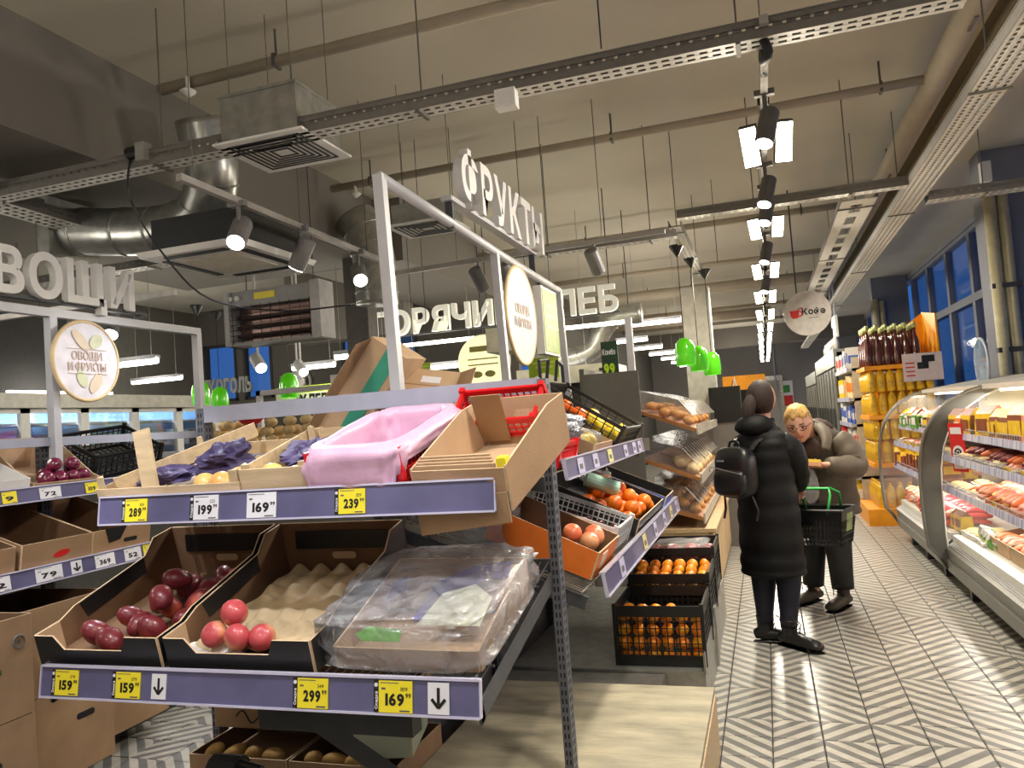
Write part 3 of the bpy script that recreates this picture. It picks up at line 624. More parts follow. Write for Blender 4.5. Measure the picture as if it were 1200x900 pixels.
# round signs
def disc(t, r, th, m, rim=None, axis='x', name='face'):
    b = MB(); n = 40; b.lathe([(r, 0), (r, th)], n)
    if axis == 'x': M = Euler((0, R(90), 0)).to_matrix().to_4x4()
    else: M = Euler((R(90), 0, 0)).to_matrix().to_4x4()
    b.v = [tuple(M @ Vector(v)) for v in b.v]; b.build(name, m, t)
    if rim:
        b = MB(); b.tube([M @ Vector((r * math.cos(2 * PI * k / n), r * math.sin(2 * PI * k / n), th / 2)) for k in range(n)], .012, 6, closed=True); b.build('rim', rim, t, True)
RIMW = mat('plywood_rim', (222, 196, 150), .6); PALEP = mat('pale_print', (226, 206, 180), .6, var=.05); PALEG = mat('pale_green_print', (206, 208, 172), .6)
t = thing('round_sign', 'round white board ОВОЩИ И ФРУКТЫ with a wooden rim hung on the vegetable frame', 'sign', (-3.5, 3.345, 2.05)); disc(t, .215, .014, mat('sign_lilac_white', (228, 222, 228), .5), RIMW)
sub = thing('print', None, None, (.017, 0, 0), (0, 0, R(90))); sub.parent = t
b = MB(); put_text(b, 'ОВОЩИ', 0, 0, .005, .045, depth=.002, width=.2); put_text(b, 'И ФРУКТЫ', 0, 0, -.055, .045, depth=.002, width=.25); b.box((-.13, -.002, .062), (.13, 0, .065)); b.box((-.13, -.002, -.072), (.13, 0, -.069)); b.build('lettering', mat('faded_print', (206, 184, 172), .6), sub)
for cx, cz, rx, rz, ro, mi in ((-.04, .11, .075, .03, -45, 0), (.06, .11, .05, .035, 40, 1), (.05, -.12, .065, .032, 55, 0), (-.04, -.1, .05, .03, -60, 1)):
    pts = [(cx + rx * math.cos(a) * math.cos(R(ro)) - rz * math.sin(a) * math.sin(R(ro)), cz + rx * math.cos(a) * math.sin(R(ro)) + rz * math.sin(a) * math.cos(R(ro))) for a in [2 * PI * i / 14 for i in range(14)]]
    MB().slab(pts, (0, 0, 0), (1, 0, 0), (0, 0, 1), .002).build('vegetable_drawing', [PALEP, PALEG][mi], sub)
t = thing('round_sign', 'round white board seen nearly edge-on hung on the ФРУКТЫ frame', 'sign', (-1.465, 4.86, 2.24)); disc(t, .32, .016, SIGNW, RIMW)
sub = thing('print', None, None, (.019, 0, 0), (0, 0, R(90))); sub.parent = t
b = MB(); put_text(b, 'ОВОЩИ', 0, 0, .01, .06, depth=.002, width=.3); put_text(b, 'И ФРУКТЫ', 0, 0, -.08, .06, depth=.002, width=.36); b.build('lettering', mat('faded_print2', (214, 200, 192), .6), sub)
t = thing('round_lit_sign', 'glowing round yellow-white sign hung behind the produce rack', 'sign', (-2.31, 6.5, 2.1)); disc(t, .235, .06, mat('lit_sign_face', (255, 244, 190), .5, emit=1.15, var=.02), WHITE, 'y')
b = MB(); b.box((-.12, -.064, .09), (.05, -.061, .14))
for z in (.02, -.03): b.box((-.14, -.064, z), (.14, -.061, z + .012))
for x in (-.06, .06): b.slab([(x + .05 * math.cos(a), -.11 + .03 * math.sin(a)) for a in [2 * PI * i / 12 for i in range(12)]], (0, -.061, 0), (1, 0, 0), (0, 0, 1), .003)
b.build('faint_print', mat('olive_print', (226, 222, 140), .6), t)
MB().tube([(0, -.03, .23), (0, -.03, 1.9)], .005, 5).build('wire', DKGREY, t)
t = thing('lightbox_sign', 'green and white box sign hanging at the end of the ФРУКТЫ frame', 'sign', (-1.5, 5.66, 2.28)); MB().box((-.03, -.22, -.25), (.03, .22, .25)).build('box', WHITE, t); MB().box((.03, -.2, -.23), (.034, .2, .23)).build('green_face', mat('pale_green_face', (176, 196, 120), .5), t)
b = MB()
for z in (.1, .02, -.06): b.box((.034, -.14, z), (.036, .12, z + .03))
b.build('print', mat('pale_green_face2', (206, 218, 168), .5), t)
MB().box((-.43, -.18, -.2), (-.03, .18, -.02)).build('side_box', mat('warm_panel', (226, 222, 196), .5), t)
for y in (-.18, .18): MB().tube([(0, y, .25), (0.02, y, .3)], .01, 6).build('clip', DKGREY, t)
def banner(loc, wd, ht, label, s=None):
    t = thing('lime_banner', label, 'banner', loc); MB().slab([(-wd / 2, 0), (-wd / 2, -ht), (0, -ht * .72), (wd / 2, -ht), (wd / 2, 0)], (0, 0, 0), (1, 0, 0), (0, 0, 1), .006).build('cloth', LIME, t)
    b = MB(); b.box((-wd * .38, -.012, -ht * .28), (wd * .38, -.0065, -ht * .2)); b.box((-wd * .25, -.012, -ht * .5), (wd * .3, -.0065, -ht * .4)); b.build('print', mat('lime_print_pale', (226, 236, 130), .5), t)
    for s_ in (-1, 1): MB().tube([(s_ * wd * .4, .003, 0), (s_ * wd * .4, .003, 4.0 - loc[2])], .003, 5).build('string', DKGREY, t)
    return t
banner((-1.65, 6.02, 2.05), .25, .17, 'lime green pennant hanging below the green box sign'); banner((-2.7, 6.0, 2.1), .16, .13, 'lime green pennant hanging behind the first white post')
t = thing('coffee_sign', 'round white hanging sign reading Кофе with a red cup', 'sign', (.55, 9.5, 2.55)); disc(t, .255, .03, mat('coffee_sign_white', (214, 206, 200), .5), None, 'y')
b = MB(); put_text(b, 'Кофе', .065, -.034, -.015, .07, depth=.003, off=.03); b.build('lettering', INK, t)
b = MB(); b.slab([(-.19, .04), (-.18, -.03), (-.16, -.05), (-.11, -.05), (-.095, -.03), (-.09, .04)], (0, -.03, 0), (1, 0, 0), (0, 0, 1), .004); b.tube([(-.09 + .03 * math.cos(a), -.033, .0 + .03 * math.sin(a)) for a in [PI * .6 - i * PI * 1.2 / 8 for i in range(9)]], .007, 6); b.tube([(-.11, -.033, .04), (-.08, -.033, .06), (-.05, -.033, .065)], .006, 6); b.build('red_cup', REDP, t)
b = MB(); b.box((.01, -.033, -.06), (.11, -.03, -.054)); b.build('underline', INKG, t)
for x in (-.1,): MB().tube([(x, .0, .24), (x, 0, 1.44)], .008, 6).build('rod', DKGREY, t)
t = thing('bakery_column', 'pale square column behind the green pendant lamps', 'column', (-.68, 9.6, 0)); MB().box((-.16, -.16, 0), (.16, .16, 3.0)).build('shaft', mat('pale_column', (196, 190, 178), .6), t); MB().box((-.17, -.17, 0), (.17, .17, .12)).build('foot', GALV, t)
# ------------------------------------------------------------------ builders for racks, boxes, crates, tags
def upright(t, x, y, z0, z1, wd=.032, dp=.06, m=None, front=(0, -1)):
    b = MB(); b.box((x - wd / 2, y, z0), (x + wd / 2, y + dp, z1)); o = b.build('upright', m or RACKD, t)
    s = MB(); k = int((z1 - z0) / .03)
    for i in range(k):
        z = z0 + .012 + i * .03
        for dx in (-.0065, .0065): s.box((x + dx - .003, y - .0008, z), (x + dx + .003, y + .002, z + .017))
        for sx in (-1, 1):
            X = x + sx * wd / 2
            for dy in (.018, .038): s.box((X - .001, y + dy - .003, z), (X + .001, y + dy + .003, z + .017))
    s.build('slots', INK, o)
    return o
def price_rail(t, p, L, h=.093, tilt=8):
    """rail hanging at p, local x along its length, facing -y"""
    b = MB(); b.T = Matrix.Translation(p) @ Euler((R(-tilt), 0, 0)).to_matrix().to_4x4(); b.box((0, -.006, -h), (L, 0, 0)); o = b.build('price_rail', LIP, t)
    b = MB(); b.T = Matrix.Translation(p) @ Euler((R(-tilt), 0, 0)).to_matrix().to_4x4(); b.box((0, -.012, -.004), (L, .012, .002)); b.box((0, -.012, -h - .003), (L, .002, -h + .003)); b.box((-.003, -.01, -h), (.001, .004, 0)); b.box((L - .001, -.01, -h), (L + .003, .004, 0)); b.build('rail_edge', LIPC, o); return o
def wire_deck(t, M, wd, dp, pitch=.028, m=None, name='wire_shelf'):
    b = MB(); b.T = M
    for i in range(int(wd / pitch) + 1): x = i * pitch; b.bar((x, 0, 0), (x, dp, 0), .004, .004)
    for i in range(int(dp / .12) + 1): y = i * .12; b.bar((0, y, -.005), (wd, y, -.005), .006, .006)
    return b.build(name, m or RACKD, t)
def price_tag(loc, rz, s, old, label, col='y', h=.074, tilt=8, strip=True, w_=None, cents='99'):
    t = thing('price_tag', label, 'price tag', loc, (R(-tilt), 0, R(rz))); wd = w_ or h * 1.22
    MB().box((-wd / 2, -.003, -h / 2), (wd / 2, 0, h / 2)).build('card', YELT if col == 'y' else WHT, t)
    b = MB(); put_text(b, s, -wd * .02, -.003, -h * .26, h * .36, .045, wd * .56, .001); 
    if cents: put_text(b, cents, wd * .38, -.003, -h * .02, h * .14, .03, wd * .16, .001); 
    if old: put_text(b, old, wd * .26, -.003, h * .18, h * .13, .0, wd * .2, .001)
    b.build('digits', INK, t)
    if strip:
        b = MB(); b.box((-wd / 2 - wd * .15, -.003, -h / 2), (-wd / 2, 0, h / 2)); o = b.build('strip', INK, t)
        b = MB(); L, tw = text('Скидка', wd * .085, .02, .07, h * .55, .001)
        for vs, fs in L: b.add([(-wd / 2 - wd * .035 - v[2], -.003 + v[1], -h * .4 + v[0]) for v in vs], fs)
        b.tube([(-wd / 2 - wd * .075, -.0032, h * .36), (-wd / 2 - wd * .075, -.0042, h * .36)], wd * .055, 10); b.build('lettering', WHT, o)
    b = MB(); b.box((-wd * .45, -.0036, h * .42), (wd * .1, -.003, h * .445)); b.box((-wd * .42, -.0036, h * .22), (-wd * .3, -.003, h * .28)); b.box((wd * .12, -.0036, -h * .46), (wd * .42, -.003, -h * .41)); b.build('fine_print', INKG, t)
    return t
def arrow_tag(loc, rz, label, h=.07, wd=.052, tilt=8):
    t = thing('arrow_tag', label, 'price tag', loc, (R(-tilt), 0, R(rz))); MB().box((-wd / 2, -.003, -h / 2), (wd / 2, 0, h / 2)).build('card', WHT, t)
    b = MB(); b.box((-wd * .07, -.004, -h * .2), (wd * .07, -.003, h * .34))
    for s in (-1, 1): b.bar((s * wd * .32, -.0035, -h * .02), (0, -.0035, -h * .3), .001, wd * .14, (0, 0, 1))
    b.build('arrow', INK, t); return t
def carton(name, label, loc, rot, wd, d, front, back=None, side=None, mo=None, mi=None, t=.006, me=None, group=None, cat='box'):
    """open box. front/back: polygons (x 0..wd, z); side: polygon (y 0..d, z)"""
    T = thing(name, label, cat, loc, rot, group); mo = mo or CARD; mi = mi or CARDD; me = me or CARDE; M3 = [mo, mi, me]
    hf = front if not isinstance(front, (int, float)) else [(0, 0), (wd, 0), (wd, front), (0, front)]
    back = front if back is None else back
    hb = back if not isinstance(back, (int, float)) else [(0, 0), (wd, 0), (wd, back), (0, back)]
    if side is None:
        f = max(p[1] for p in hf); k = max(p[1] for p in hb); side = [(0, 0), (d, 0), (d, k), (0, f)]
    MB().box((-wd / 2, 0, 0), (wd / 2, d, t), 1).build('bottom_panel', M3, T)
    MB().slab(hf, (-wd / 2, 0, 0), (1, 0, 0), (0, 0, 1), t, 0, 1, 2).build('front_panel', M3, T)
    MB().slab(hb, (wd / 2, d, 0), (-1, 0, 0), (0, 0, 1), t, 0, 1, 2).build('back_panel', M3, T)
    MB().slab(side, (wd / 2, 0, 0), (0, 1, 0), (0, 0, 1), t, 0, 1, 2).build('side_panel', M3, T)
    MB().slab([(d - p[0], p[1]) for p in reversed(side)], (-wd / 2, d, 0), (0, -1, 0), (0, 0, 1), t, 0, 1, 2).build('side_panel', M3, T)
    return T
def handhole(T, x, y, z, wd=.09, h=.025, face='y', m=None):
    b = MB(); n = 12; pts = [((wd / 2 - h / 2) * (1 if math.cos(a) > 0 else -1) + h / 2 * math.cos(a), h / 2 * math.sin(a)) for a in [2 * PI * (i + .5) / n for i in range(n)]]
    if face == 'y': b.slab(pts, (x, y, z), (1, 0, 0), (0, 0, 1), .0012)
    else: b.slab(pts, (x, y, z), (0, 1, 0), (0, 0, 1), .0012)
    return b.build('hand_hole', m or INK, T)
def crate(name, label, loc, rot, wd, d, h, m, nx=14, nz=5, group=None, bar=.0035, rimh=.018, front_h=None, cat='crate'):
    """plastic lattice crate"""
    T = thing(name, label, cat, loc, rot, group); t = .006; fh = front_h or h
    def wall(O, U, L, H, n, nm):
        b = MB(); O = Vector(O); U = Vector(U); Z = Vector((0, 0, 1)); N_ = U.cross(Z)
        for i in range(n + 1): p = O + U * (L * i / n); b.bar(p, p + Z * H, bar * 1.3, t, U)
        for j in range(nz + 1): q = O + Z * (H * j / nz); b.bar(q, q + U * L, t, bar * 1.3)
        for j in range(nz * 2 - 1): pass
        b.build(nm, m, T)
        q = O + Z * H; MB().bar(q - Z * rimh / 2, q + U * L - Z * rimh / 2, t * 2, rimh).build('top_rim', m, T); MB().bar(O + Z * rimh / 2, O + U * L + Z * rimh / 2, t * 1.6, rimh).build('bottom_rim', m, T)
    wall((-wd / 2, 0, 0), (1, 0, 0), wd, fh, nx, 'front_lattice'); wall((wd / 2, d, 0), (-1, 0, 0), wd, h, nx, 'back_lattice')
    k = max(4, round(nx * d / wd)); wall((wd / 2, 0, 0), (0, 1, 0), d, fh if front_h else h, k, 'side_lattice'); wall((-wd / 2, d, 0), (0, -1, 0), d, fh if front_h else h, k, 'side_lattice')
    b = MB()
    for i in range(nx + 1): x = -wd / 2 + wd * i / nx; b.box((x - bar, 0, 0), (x + bar, d, .004))
    for i in range(k + 1): y = d * i / k; b.box((-wd / 2, y - bar, 0), (wd / 2, y + bar, .004))
    b.build('base_grid', m, T)
    for sx in (-1, 1):
        for y in (0, d): MB().box((sx * wd / 2 - .01, y - .01, 0), (sx * wd / 2 + .01, y + .01, (fh if y == 0 else h) + .012)).build('corner_post', m, T)
    return T
def plank_crate(label, loc, rot, wd, d, h=.06, post=.12, liner=None, nslat=5):
    T = thing('wooden_crate', label, 'crate', loc, rot)
    for y in (0, d): MB().box((-wd / 2, y - .006, .02), (wd / 2, y, .02 + h)).build('plank', WOOD, T)
    for s in (-1, 1): MB().box((s * wd / 2 - .006, 0, .02), (s * wd / 2, d - .006, .02 + h)).build('plank', WOOD, T)
    for i in range(nslat): x = -wd / 2 + .01 + (wd - .02) * (i + .5) / nslat; MB().box((x - wd / nslat * .42, 0, .008), (x + wd / nslat * .42, d - .006, .014)).build('slat', WOOD, T)
    for sx in (-1, 1):
        for y in (.0, d - .03): 
            x = sx * (wd / 2 - .006); MB().add([(x, y, 0), (x - sx * .03, y, 0), (x, y + .03, 0), (x, y, post), (x - sx * .03, y, post), (x, y + .03, post)], [(0, 2, 1), (3, 4, 5), (0, 1, 4, 3), (1, 2, 5, 4), (2, 0, 3, 5)] if sx > 0 else [(0, 1, 2), (3, 5, 4), (0, 3, 4, 1), (1, 4, 5, 2), (2, 5, 3, 0)]).build('corner_post', WOOD, T)
    return T
def mtx(T): return Matrix.Translation(T.location) @ T.rotation_euler.to_matrix().to_4x4()
def fruit_mat(n, c1, c2, thr=.5): return mat(n, c1, .35, scale=5, col2=c2, thr=thr, coat=.2)
FR = {}
def fruit(kind, r, shape, m, stem=True):
    b = MB(); b.ball((0, 0, 0), (r * shape[0], r * shape[1], r * shape[2]), 16, 10, fn=lambda p: Vector((p.x, p.y, p.z - (.16 * math.exp(-(p.x ** 2 + p.y ** 2) * 14) if p.z > 0 and kind not in ('lemon', 'mango', 'onion') else 0) + (.22 * math.exp(-(p.x ** 2 + p.y ** 2) * 20) * (1 if p.z > 0 else -1) if kind in ('lemon', 'onion') else 0))))
    o = b.build(kind, m, None, True, loc=(0, 0, -50)); FR[kind] = o; return o
NUMW = 'one two three four five six seven eight nine ten'.split()
def put(kind, T, pts, label, group, sc=1, jit=True, lay=None):
    """copies of a fruit at local points of the box T; each label adds layer, row from the front and place from the left"""
    M = mtx(T); rr = random.Random(len(pts) * 7 + int(T.location.x * 100)); pr = FR[kind]
    zs = sorted(p[2] for p in pts); low = zs[0]; place = {}
    lays = {}
    for i, p in enumerate(pts): lays.setdefault(round((p[2] - low) / .045) if (zs[-1] - low) > .04 else 0, []).append(i)
    for li, (k, ids) in enumerate(sorted(lays.items())):
        ids = sorted(ids, key=lambda i: pts[i][1]); rows = []
        for i in ids:
            if rows and pts[i][1] - pts[rows[-1][0]][1] < .055: rows[-1].append(i)
            else: rows.append([i])
        for ri, rw_ in enumerate(rows):
            for n, i in enumerate(sorted(rw_, key=lambda i: pts[i][0])):
                place[i] = ((' layer %s' % NUMW[li]) if len(lays) > 1 else '') + ((' row %s' % NUMW[ri]) if len(rows) > 1 else '') + ((' %s from left' % ordw(n + 1)) if len(rw_) > 1 else '')
    for i, p in enumerate(pts):
        o = pr.copy(); COL.objects.link(o); o.location = M @ Vector(p); o.rotation_euler = (rr.uniform(-.9, .9), rr.uniform(-.9, .9), rr.uniform(0, 6)) if jit else (0, 0, 0)
        s = sc * rr.uniform(.93, 1.07); o.scale = (s, s, s); tag(o, label + (',' + place[i] if place[i] else ''), kind.replace('_', ' '), group)
fruit('mango', .044, (1.22, .86, .82), fruit_mat('mango_skin', (112, 36, 44), (186, 84, 66), .56))
fruit('apple', .043, (1, 1, .9), fruit_mat('apple_skin', (184, 72, 78), (214, 150, 112), .54))
fruit('red_onion', .04, (1, 1, .92), mat('onion_skin', (112, 26, 60), .25, var=.35, scale=9, stretch=(6, 6, 1), coat=.5))
fruit('lemon', .036, (.85, .85, 1.1), fruit_mat('lemon_skin', (238, 204, 40), (246, 216, 70)))
fruit('mandarin', .036, (1, 1, .85), fruit_mat('mandarin_skin', (244, 140, 14), (250, 172, 30)))
fruit('orange', .045, (1, 1, .95), fruit_mat('orange_skin', (240, 104, 16), (244, 132, 30)))
fruit('peach', .042, (1, 1, .95), fruit_mat('peach_skin', (232, 120, 80), (240, 170, 120)))
fruit('pear', .042, (1, 1, 1.1), fruit_mat('pear_skin', (226, 186, 110), (222, 160, 90)))
fruit('garlic', .03, (1, 1, .8), mat('garlic_skin', (236, 230, 222), .6, var=.08))
fruit('potato', .04, (1.2, .9, .8), mat('potato_skin', (190, 150, 84), .8, var=.2, scale=20))
fruit('pomegranate', .05, (1, 1, .95), fruit_mat('pomegranate_skin', (176, 24, 40), (214, 60, 70)))

# ------------------------------------------------------------------ end rack facing the picture
XR, XL = -.737, -2.222
TI = 13.3
rk = thing('produce_rack', 'grey slotted end rack with two sloping fruit shelves in the middle of the picture', 'rack', (0, 0, 0))
for x in (XR - .016, XL - .012): upright(rk, x, 2.7, 0, 1.7, m=mat('upright_grey', (98, 100, 109), .5, .15))
MB().box((XL, 2.705, 1.64), (XR - .03, 2.735, 1.705)).build('top_rail', RACKG, rk)
MB().box((XL, 2.74, 1.0), (XR - .03, 2.76, 1.05)).build('cross_beam', RACKD, rk); MB().box((XL, 2.74, 1.47), (XR - .03, 2.76, 1.5)).build('cross_beam', RACKG, rk)
price_rail(rk, (-2.205, 1.9, .9), 1.456); price_rail(rk, (-2.172, 2.12, 1.395), 1.423)
MLo = Matrix.Translation((-2.2, 1.92, .868)) @ Euler((R(TI), 0, 0)).to_matrix().to_4x4(); wire_deck(rk, MLo, 1.44, .79)
MUp = Matrix.Translation((-2.16, 2.14, 1.345)) @ Euler((R(TI), 0, 0)).to_matrix().to_4x4(); wire_deck(rk, MUp, 1.41, .57)
for x in (XL + .01, XR - .03):
    MB().bar((x, 1.92, .80), (x, 2.71, .985), .006, .055).build('shelf_arm', RACKD, rk); MB().bar((x, 1.91, .9), (x, 1.945, .775), .006, .03).build('arm_nose', RACKD, rk)
    MB().bar((x, 2.14, 1.31), (x, 2.71, 1.43), .006, .045).build('shelf_arm', RACKD, rk)
MB().bar((-1.35, 2.02, .74), (-.95, 2.55, .1), .03, .05).build('brace', MATTBLK, rk); MB().box((-1.5, 2.0, .70), (-1.0, 2.06, .76)).build('support_bar', MATTBLK, rk)
def zlo(y): return .875 + math.tan(R(TI)) * (y - 1.93)
def zup(y): return 1.352 + math.tan(R(TI)) * (y - 2.14)
# tags (x, level)
def on_rail(px_x, lev): return (px_x, (1.893 if lev == 'lo' else 2.113) , (.853 if lev == 'lo' else 1.348))
def LO(x): return (x, 1.886, .853)
def UP(x): return (x, 2.106, 1.348)
price_tag(UP(-2.015), 0, '289', '324', 'yellow price tag reading 289, first from left on the end rack upper rail'); price_tag(UP(-1.735), 0, '199', '223', 'white price tag reading 199 with a black strip, second on the end rack upper rail', 'w', .078)
price_tag(UP(-1.525), 0, '169', '', 'plain white price tag reading 169, third on the end rack upper rail', 'w', .078, strip=False, w_=.108); price_tag(UP(-1.205), 0, '239', '329', 'yellow price tag reading 239 below the pink lined crate on the end rack')
price_tag(LO(-2.1), 0, '159', '179', 'yellow price tag reading 159 at the left end of the end rack lower rail'); price_tag(LO(-1.865), 0, '159', '179', 'yellow price tag reading 159 beside the white arrow tag on the lower rail')
price_tag(LO(-1.235), 0, '299', '349', 'yellow price tag reading 299 on the lower rail beside the bagged carton', h=.078); price_tag(LO(-.985), 0, '169', '189', 'yellow price tag reading 169 directly beside the arrow tag below the plastic bag', h=.08)
arrow_tag(LO(-1.752), 0, 'white tag with a black down arrow beside the yellow 159 tags'); arrow_tag(LO(-.862), 0, 'white tag with a black down arrow beside the yellow 169 tag', .078, .06)

# black fruit boxes on the lower shelf
def black_box(label, x, wd, d=.66):
    f = [(0, 0), (wd, 0), (wd, .1), (wd - .12, .1), (wd - .14, .055), (.11, .055), (.075, .1), (0, .1)]
    bk = [(0, 0), (wd, 0), (wd, .2), (0, .2)]
    sd = [(0, 0), (d, 0), (d, .2), (d - .1, .2), (d - .16, .15), (.16, .12), (.1, .1), (0, .1)]
    T = carton('fruit_box', label, (x, 1.95, zlo(1.95) + .006), (R(TI), 0, 0), wd, d, f, bk, sd, CARDK, CARDD)
    for s in (-1, 1): MB().slab([(0, .1), (.09, .1), (.09, .0), (.05, 0)], (s * (wd / 2 - .002) if s > 0 else -wd / 2 + .002, 0, 0), (0, 1, 0), (0, 0, 1), .003, 0).build('corner_flap', CARDL, T)
    MB().slab([(.05, .1), (wd - .05, .1), (wd - .06, .17), (.06, .17)], (-wd / 2, d - .004, .0), (1, 0, 0), (0, 0, 1), .002).build('back_flap', CARDK, T); handhole(T, 0, d - .0075, .075, .1, .028, m=CARDL)
    for s in (-1, 1): MB().slab([(.18, .118), (d - .17, .148), (d - .17, .09), (.2, .06)], (s * (wd / 2 - .0015), 0, 0), (0, 1, 0), (0, 0, 1), .0012 * s, 0).build('side_flap', CARDK, T)
    return T
bx1 = black_box('black open fruit box with dark red mangoes on the lower shelf', -2.03, .475)
bx2 = black_box('black open fruit box with a pulp tray and a few apples on the lower shelf', -1.515, .5)
put('mango', bx1, [(-.1, .1, .055), (-.02, .07, .05), (.02, .16, .055), (.1, .13, .055), (.17, .2, .055), (-.05, .2, .06), (.05, .27, .06), (.14, .3, .06), (-.04, .33, .06), (.0, .43, .06), (.1, .41, .06), (.19, .33, .055), (.16, .5, .06), (.02, .36, .12), (.07, .22, .12), (.1, .5, .06)], 'dark red mango in the black fruit box', 'mangoes in the black box')
b = MB()
def tray_fn(u, v):
    x = -.22 + .44 * u; y = .06 + .56 * v; return Vector((x, y, .03 + .022 * abs(math.sin(u * PI * 5)) * abs(math.sin(v * PI * 6.5)) + .006 * math.sin(u * 31 + v * 17)))
b.grid(tray_fn, 50, 60); pt = b.build('pulp_tray', mat('moulded_pulp', (190, 168, 134), .9, var=.1, scale=20, bump=.2, bscale=200), None, True); pt.matrix_world = mtx(bx2); tag(pt, 'moulded paper fruit tray with cups lying in the black box', 'fruit tray')
b = MB(); b.grid(lambda u, v: Vector((-.22 + .2 * u, .02 + .12 * v, .035 + .012 * math.sin(u * 9 + v * 5))), 12, 8); pt = b.build('paper_liner', mat('white_paper', (226, 222, 214), .8, bump=.4, bscale=30), None, True); pt.matrix_world = mtx(bx2); tag(pt, 'white tissue paper under the apples in the black box', 'paper')
put('apple', bx2, [(-.11, .05, .085), (-.025, .045, .08), (-.065, .1, .13), (.045, .065, .07)], 'red apple on the pulp tray', 'apples on the pulp tray')
# carton under a clear bag
T = carton('bagged_carton', 'brown and purple printed fruit carton inside a clear plastic bag', (-1.0, 1.99, zlo(1.99) + .004), (R(TI), 0, R(-2)), .44, .45, .06, .125, None, CARDL, CARDL)
b = MB(); b.slab([(.12, -.06), (.17, .08), (.29, .15), (.41, .165), (.41, .1), (.32, .09), (.25, .03), (.2, -.06)], (-.22, .29, .045), (1, 0, 0), (0, .8, .5), .002); b.slab([(.0, .02), (.06, .07), (.05, .13), (.01, .1)], (-.2, .25, .045), (1, 0, 0), (0, .8, .5), .002); b.build('purple_print', mat('grape_purple', (72, 48, 168), .5, var=.3, scale=30), T)
b = MB(); b.slab([(-.0, 0), (.12, .0), (.13, .035), (.02, .045), (-.02, .02)], (-.16, .05, .05), (1, 0, 0), (0, .3, .9), .002); b.build('green_print', mat('leaf_green', (110, 200, 60), .5, var=.3, scale=40), T)
b = MB(); b.slab([(0, 0), (.2, 0), (.22, .09), (.16, .13), (.06, .1)], (-.02, .13, .06), (1, 0, 0), (0, .8, .6), .002); b.build('pale_liner', mat('pale_print2', (206, 206, 176), .6, var=.15, scale=30), T)
MB().slab([(0, 0), (.43, 0), (.43, .17), (0, .2)], (-.215, .31, .018), (1, 0, 0), (0, .8, .5), .003).build('inner_flap', CARD, T)
def bag(name, label, T, lo, hi, m=BAGF, amp=.02, nu=36, nv=22, pw=.45, seed=0):
    from mathutils import noise
    lo, hi = Vector(lo), Vector(hi); c = (lo + hi) / 2; h = (hi - lo) / 2; b = MB()
    def fn(p):
        e = lambda v: math.copysign(abs(v) ** pw, v); q = Vector((e(p.x), e(p.y), e(p.z)))
        k = noise.noise(q * 3.2 + Vector((seed, 0, 0))) * 1.0 + noise.noise(q * 8 + Vector((0, seed, 0))) * .5
        k2 = abs(noise.noise(q * 5 + Vector((seed, seed, 4))))
        return q * (1 + amp * (k - k2 * 2.0) * (1 if p.z > -.3 else .2) / max(h.z, .05) * .5)
    b.ball(c, h, nu, nv, fn=fn); o = b.build(name, m, None, True); o.matrix_world = mtx(T) if T else Matrix.Identity(4); tag(o, label, 'plastic bag'); return o
bag('plastic_bag', 'clear crinkled plastic bag over the purple printed carton on the lower shelf', T, (-.3, -.05, -.004), (.26, .53, .16), amp=.018, pw=.3)

# upper shelf: wooden crates, pink lined red crate, brown carton, red crate
wc1 = plank_crate('light wooden crate with purple paper and pears on the upper shelf above tag 289', (-1.915, 2.15, zup(2.15)), (R(TI), 0, 0), .58, .55, .05, .11)
MB().slab([(0, .0), (.06, 0), (.03, .2), (-.03, .19)], (-.14, .05, .05), (1, .1, 0), (0, .25, 1), .012).build('loose_plank', WOOD, wc1); MB().bar((-.27, .06, .06), (.02, .5, .13), .008, .055).build('loose_plank', WOOD, wc1)
wc2 = plank_crate('light wooden crate with a white label between the purple paper and the pink liner', (-1.505, 2.17, zup(2.17)), (R(TI), 0, R(6)), .24, .52, .085, .12, nslat=3)
MB().slab([(.2, .02), (.29, .02), (.29, .075), (.2, .075)], (-.1225, 0, .02), (0, 1, 0), (0, 0, 1), -.001).build('paper_label', WHT, wc2)
def crumple(name, label, cat, T, lo, hi, m, seed=1, nu=30, nv=20, amp=.5):
    from mathutils import noise
    lo, hi = Vector(lo), Vector(hi); c = (lo + hi) / 2; h = (hi - lo) / 2; b = MB()
    def fn(p):
        k = noise.noise(p * 1.7 + Vector((seed * 3.1, 0, 0))) + .7 * (abs(noise.noise(p * 3.6 + Vector((0, seed * 2.3, 0)))) - .25) + .35 * abs(noise.noise(p * 8 + Vector((0, 0, seed)))); return p * (.95 + amp * k)
    b.ball(c, h, nu, nv, fn=fn); o = b.build(name, m, None, False); o.matrix_world = mtx(T); return tag(o, label, cat)
crumple('purple_paper', 'crumpled dark purple wrapping paper standing in the wooden crate above tag 199', 'paper', wc1, (.0, .1, .03), (.2, .3, .15), PURP, 2)
crumple('purple_paper', 'crumpled purple paper lying low in the wooden crate above tag 289', 'paper', wc1, (-.24, .08, .03), (-.03, .24, .085), PURP, 5)
crumple('purple_paper', 'purple paper bunched in the wooden crate beside the pink liner', 'paper', wc2, (-.09, .14, .03), (.09, .4, .12), PURP, 8)
put('pear', wc1, [(.12, .045, .05), (.19, .04, .05), (.22, .1, .05)], 'yellow pear at the front of the wooden crate', 'pears in the wooden crate'); put('pear', wc2, [(-.05, .07, .055), (.04, .06, .05)], 'yellow pear under the purple paper in the labelled crate', 'pears in the labelled crate')
pk = crate('red_crate', 'red lattice crate lined with a pink bag on the upper shelf above tag 239', (-1.215, 2.17, zup(2.17)), (R(TI), 0, R(0)), .31, .52, .135, RED, 12, 4)
b = MB()
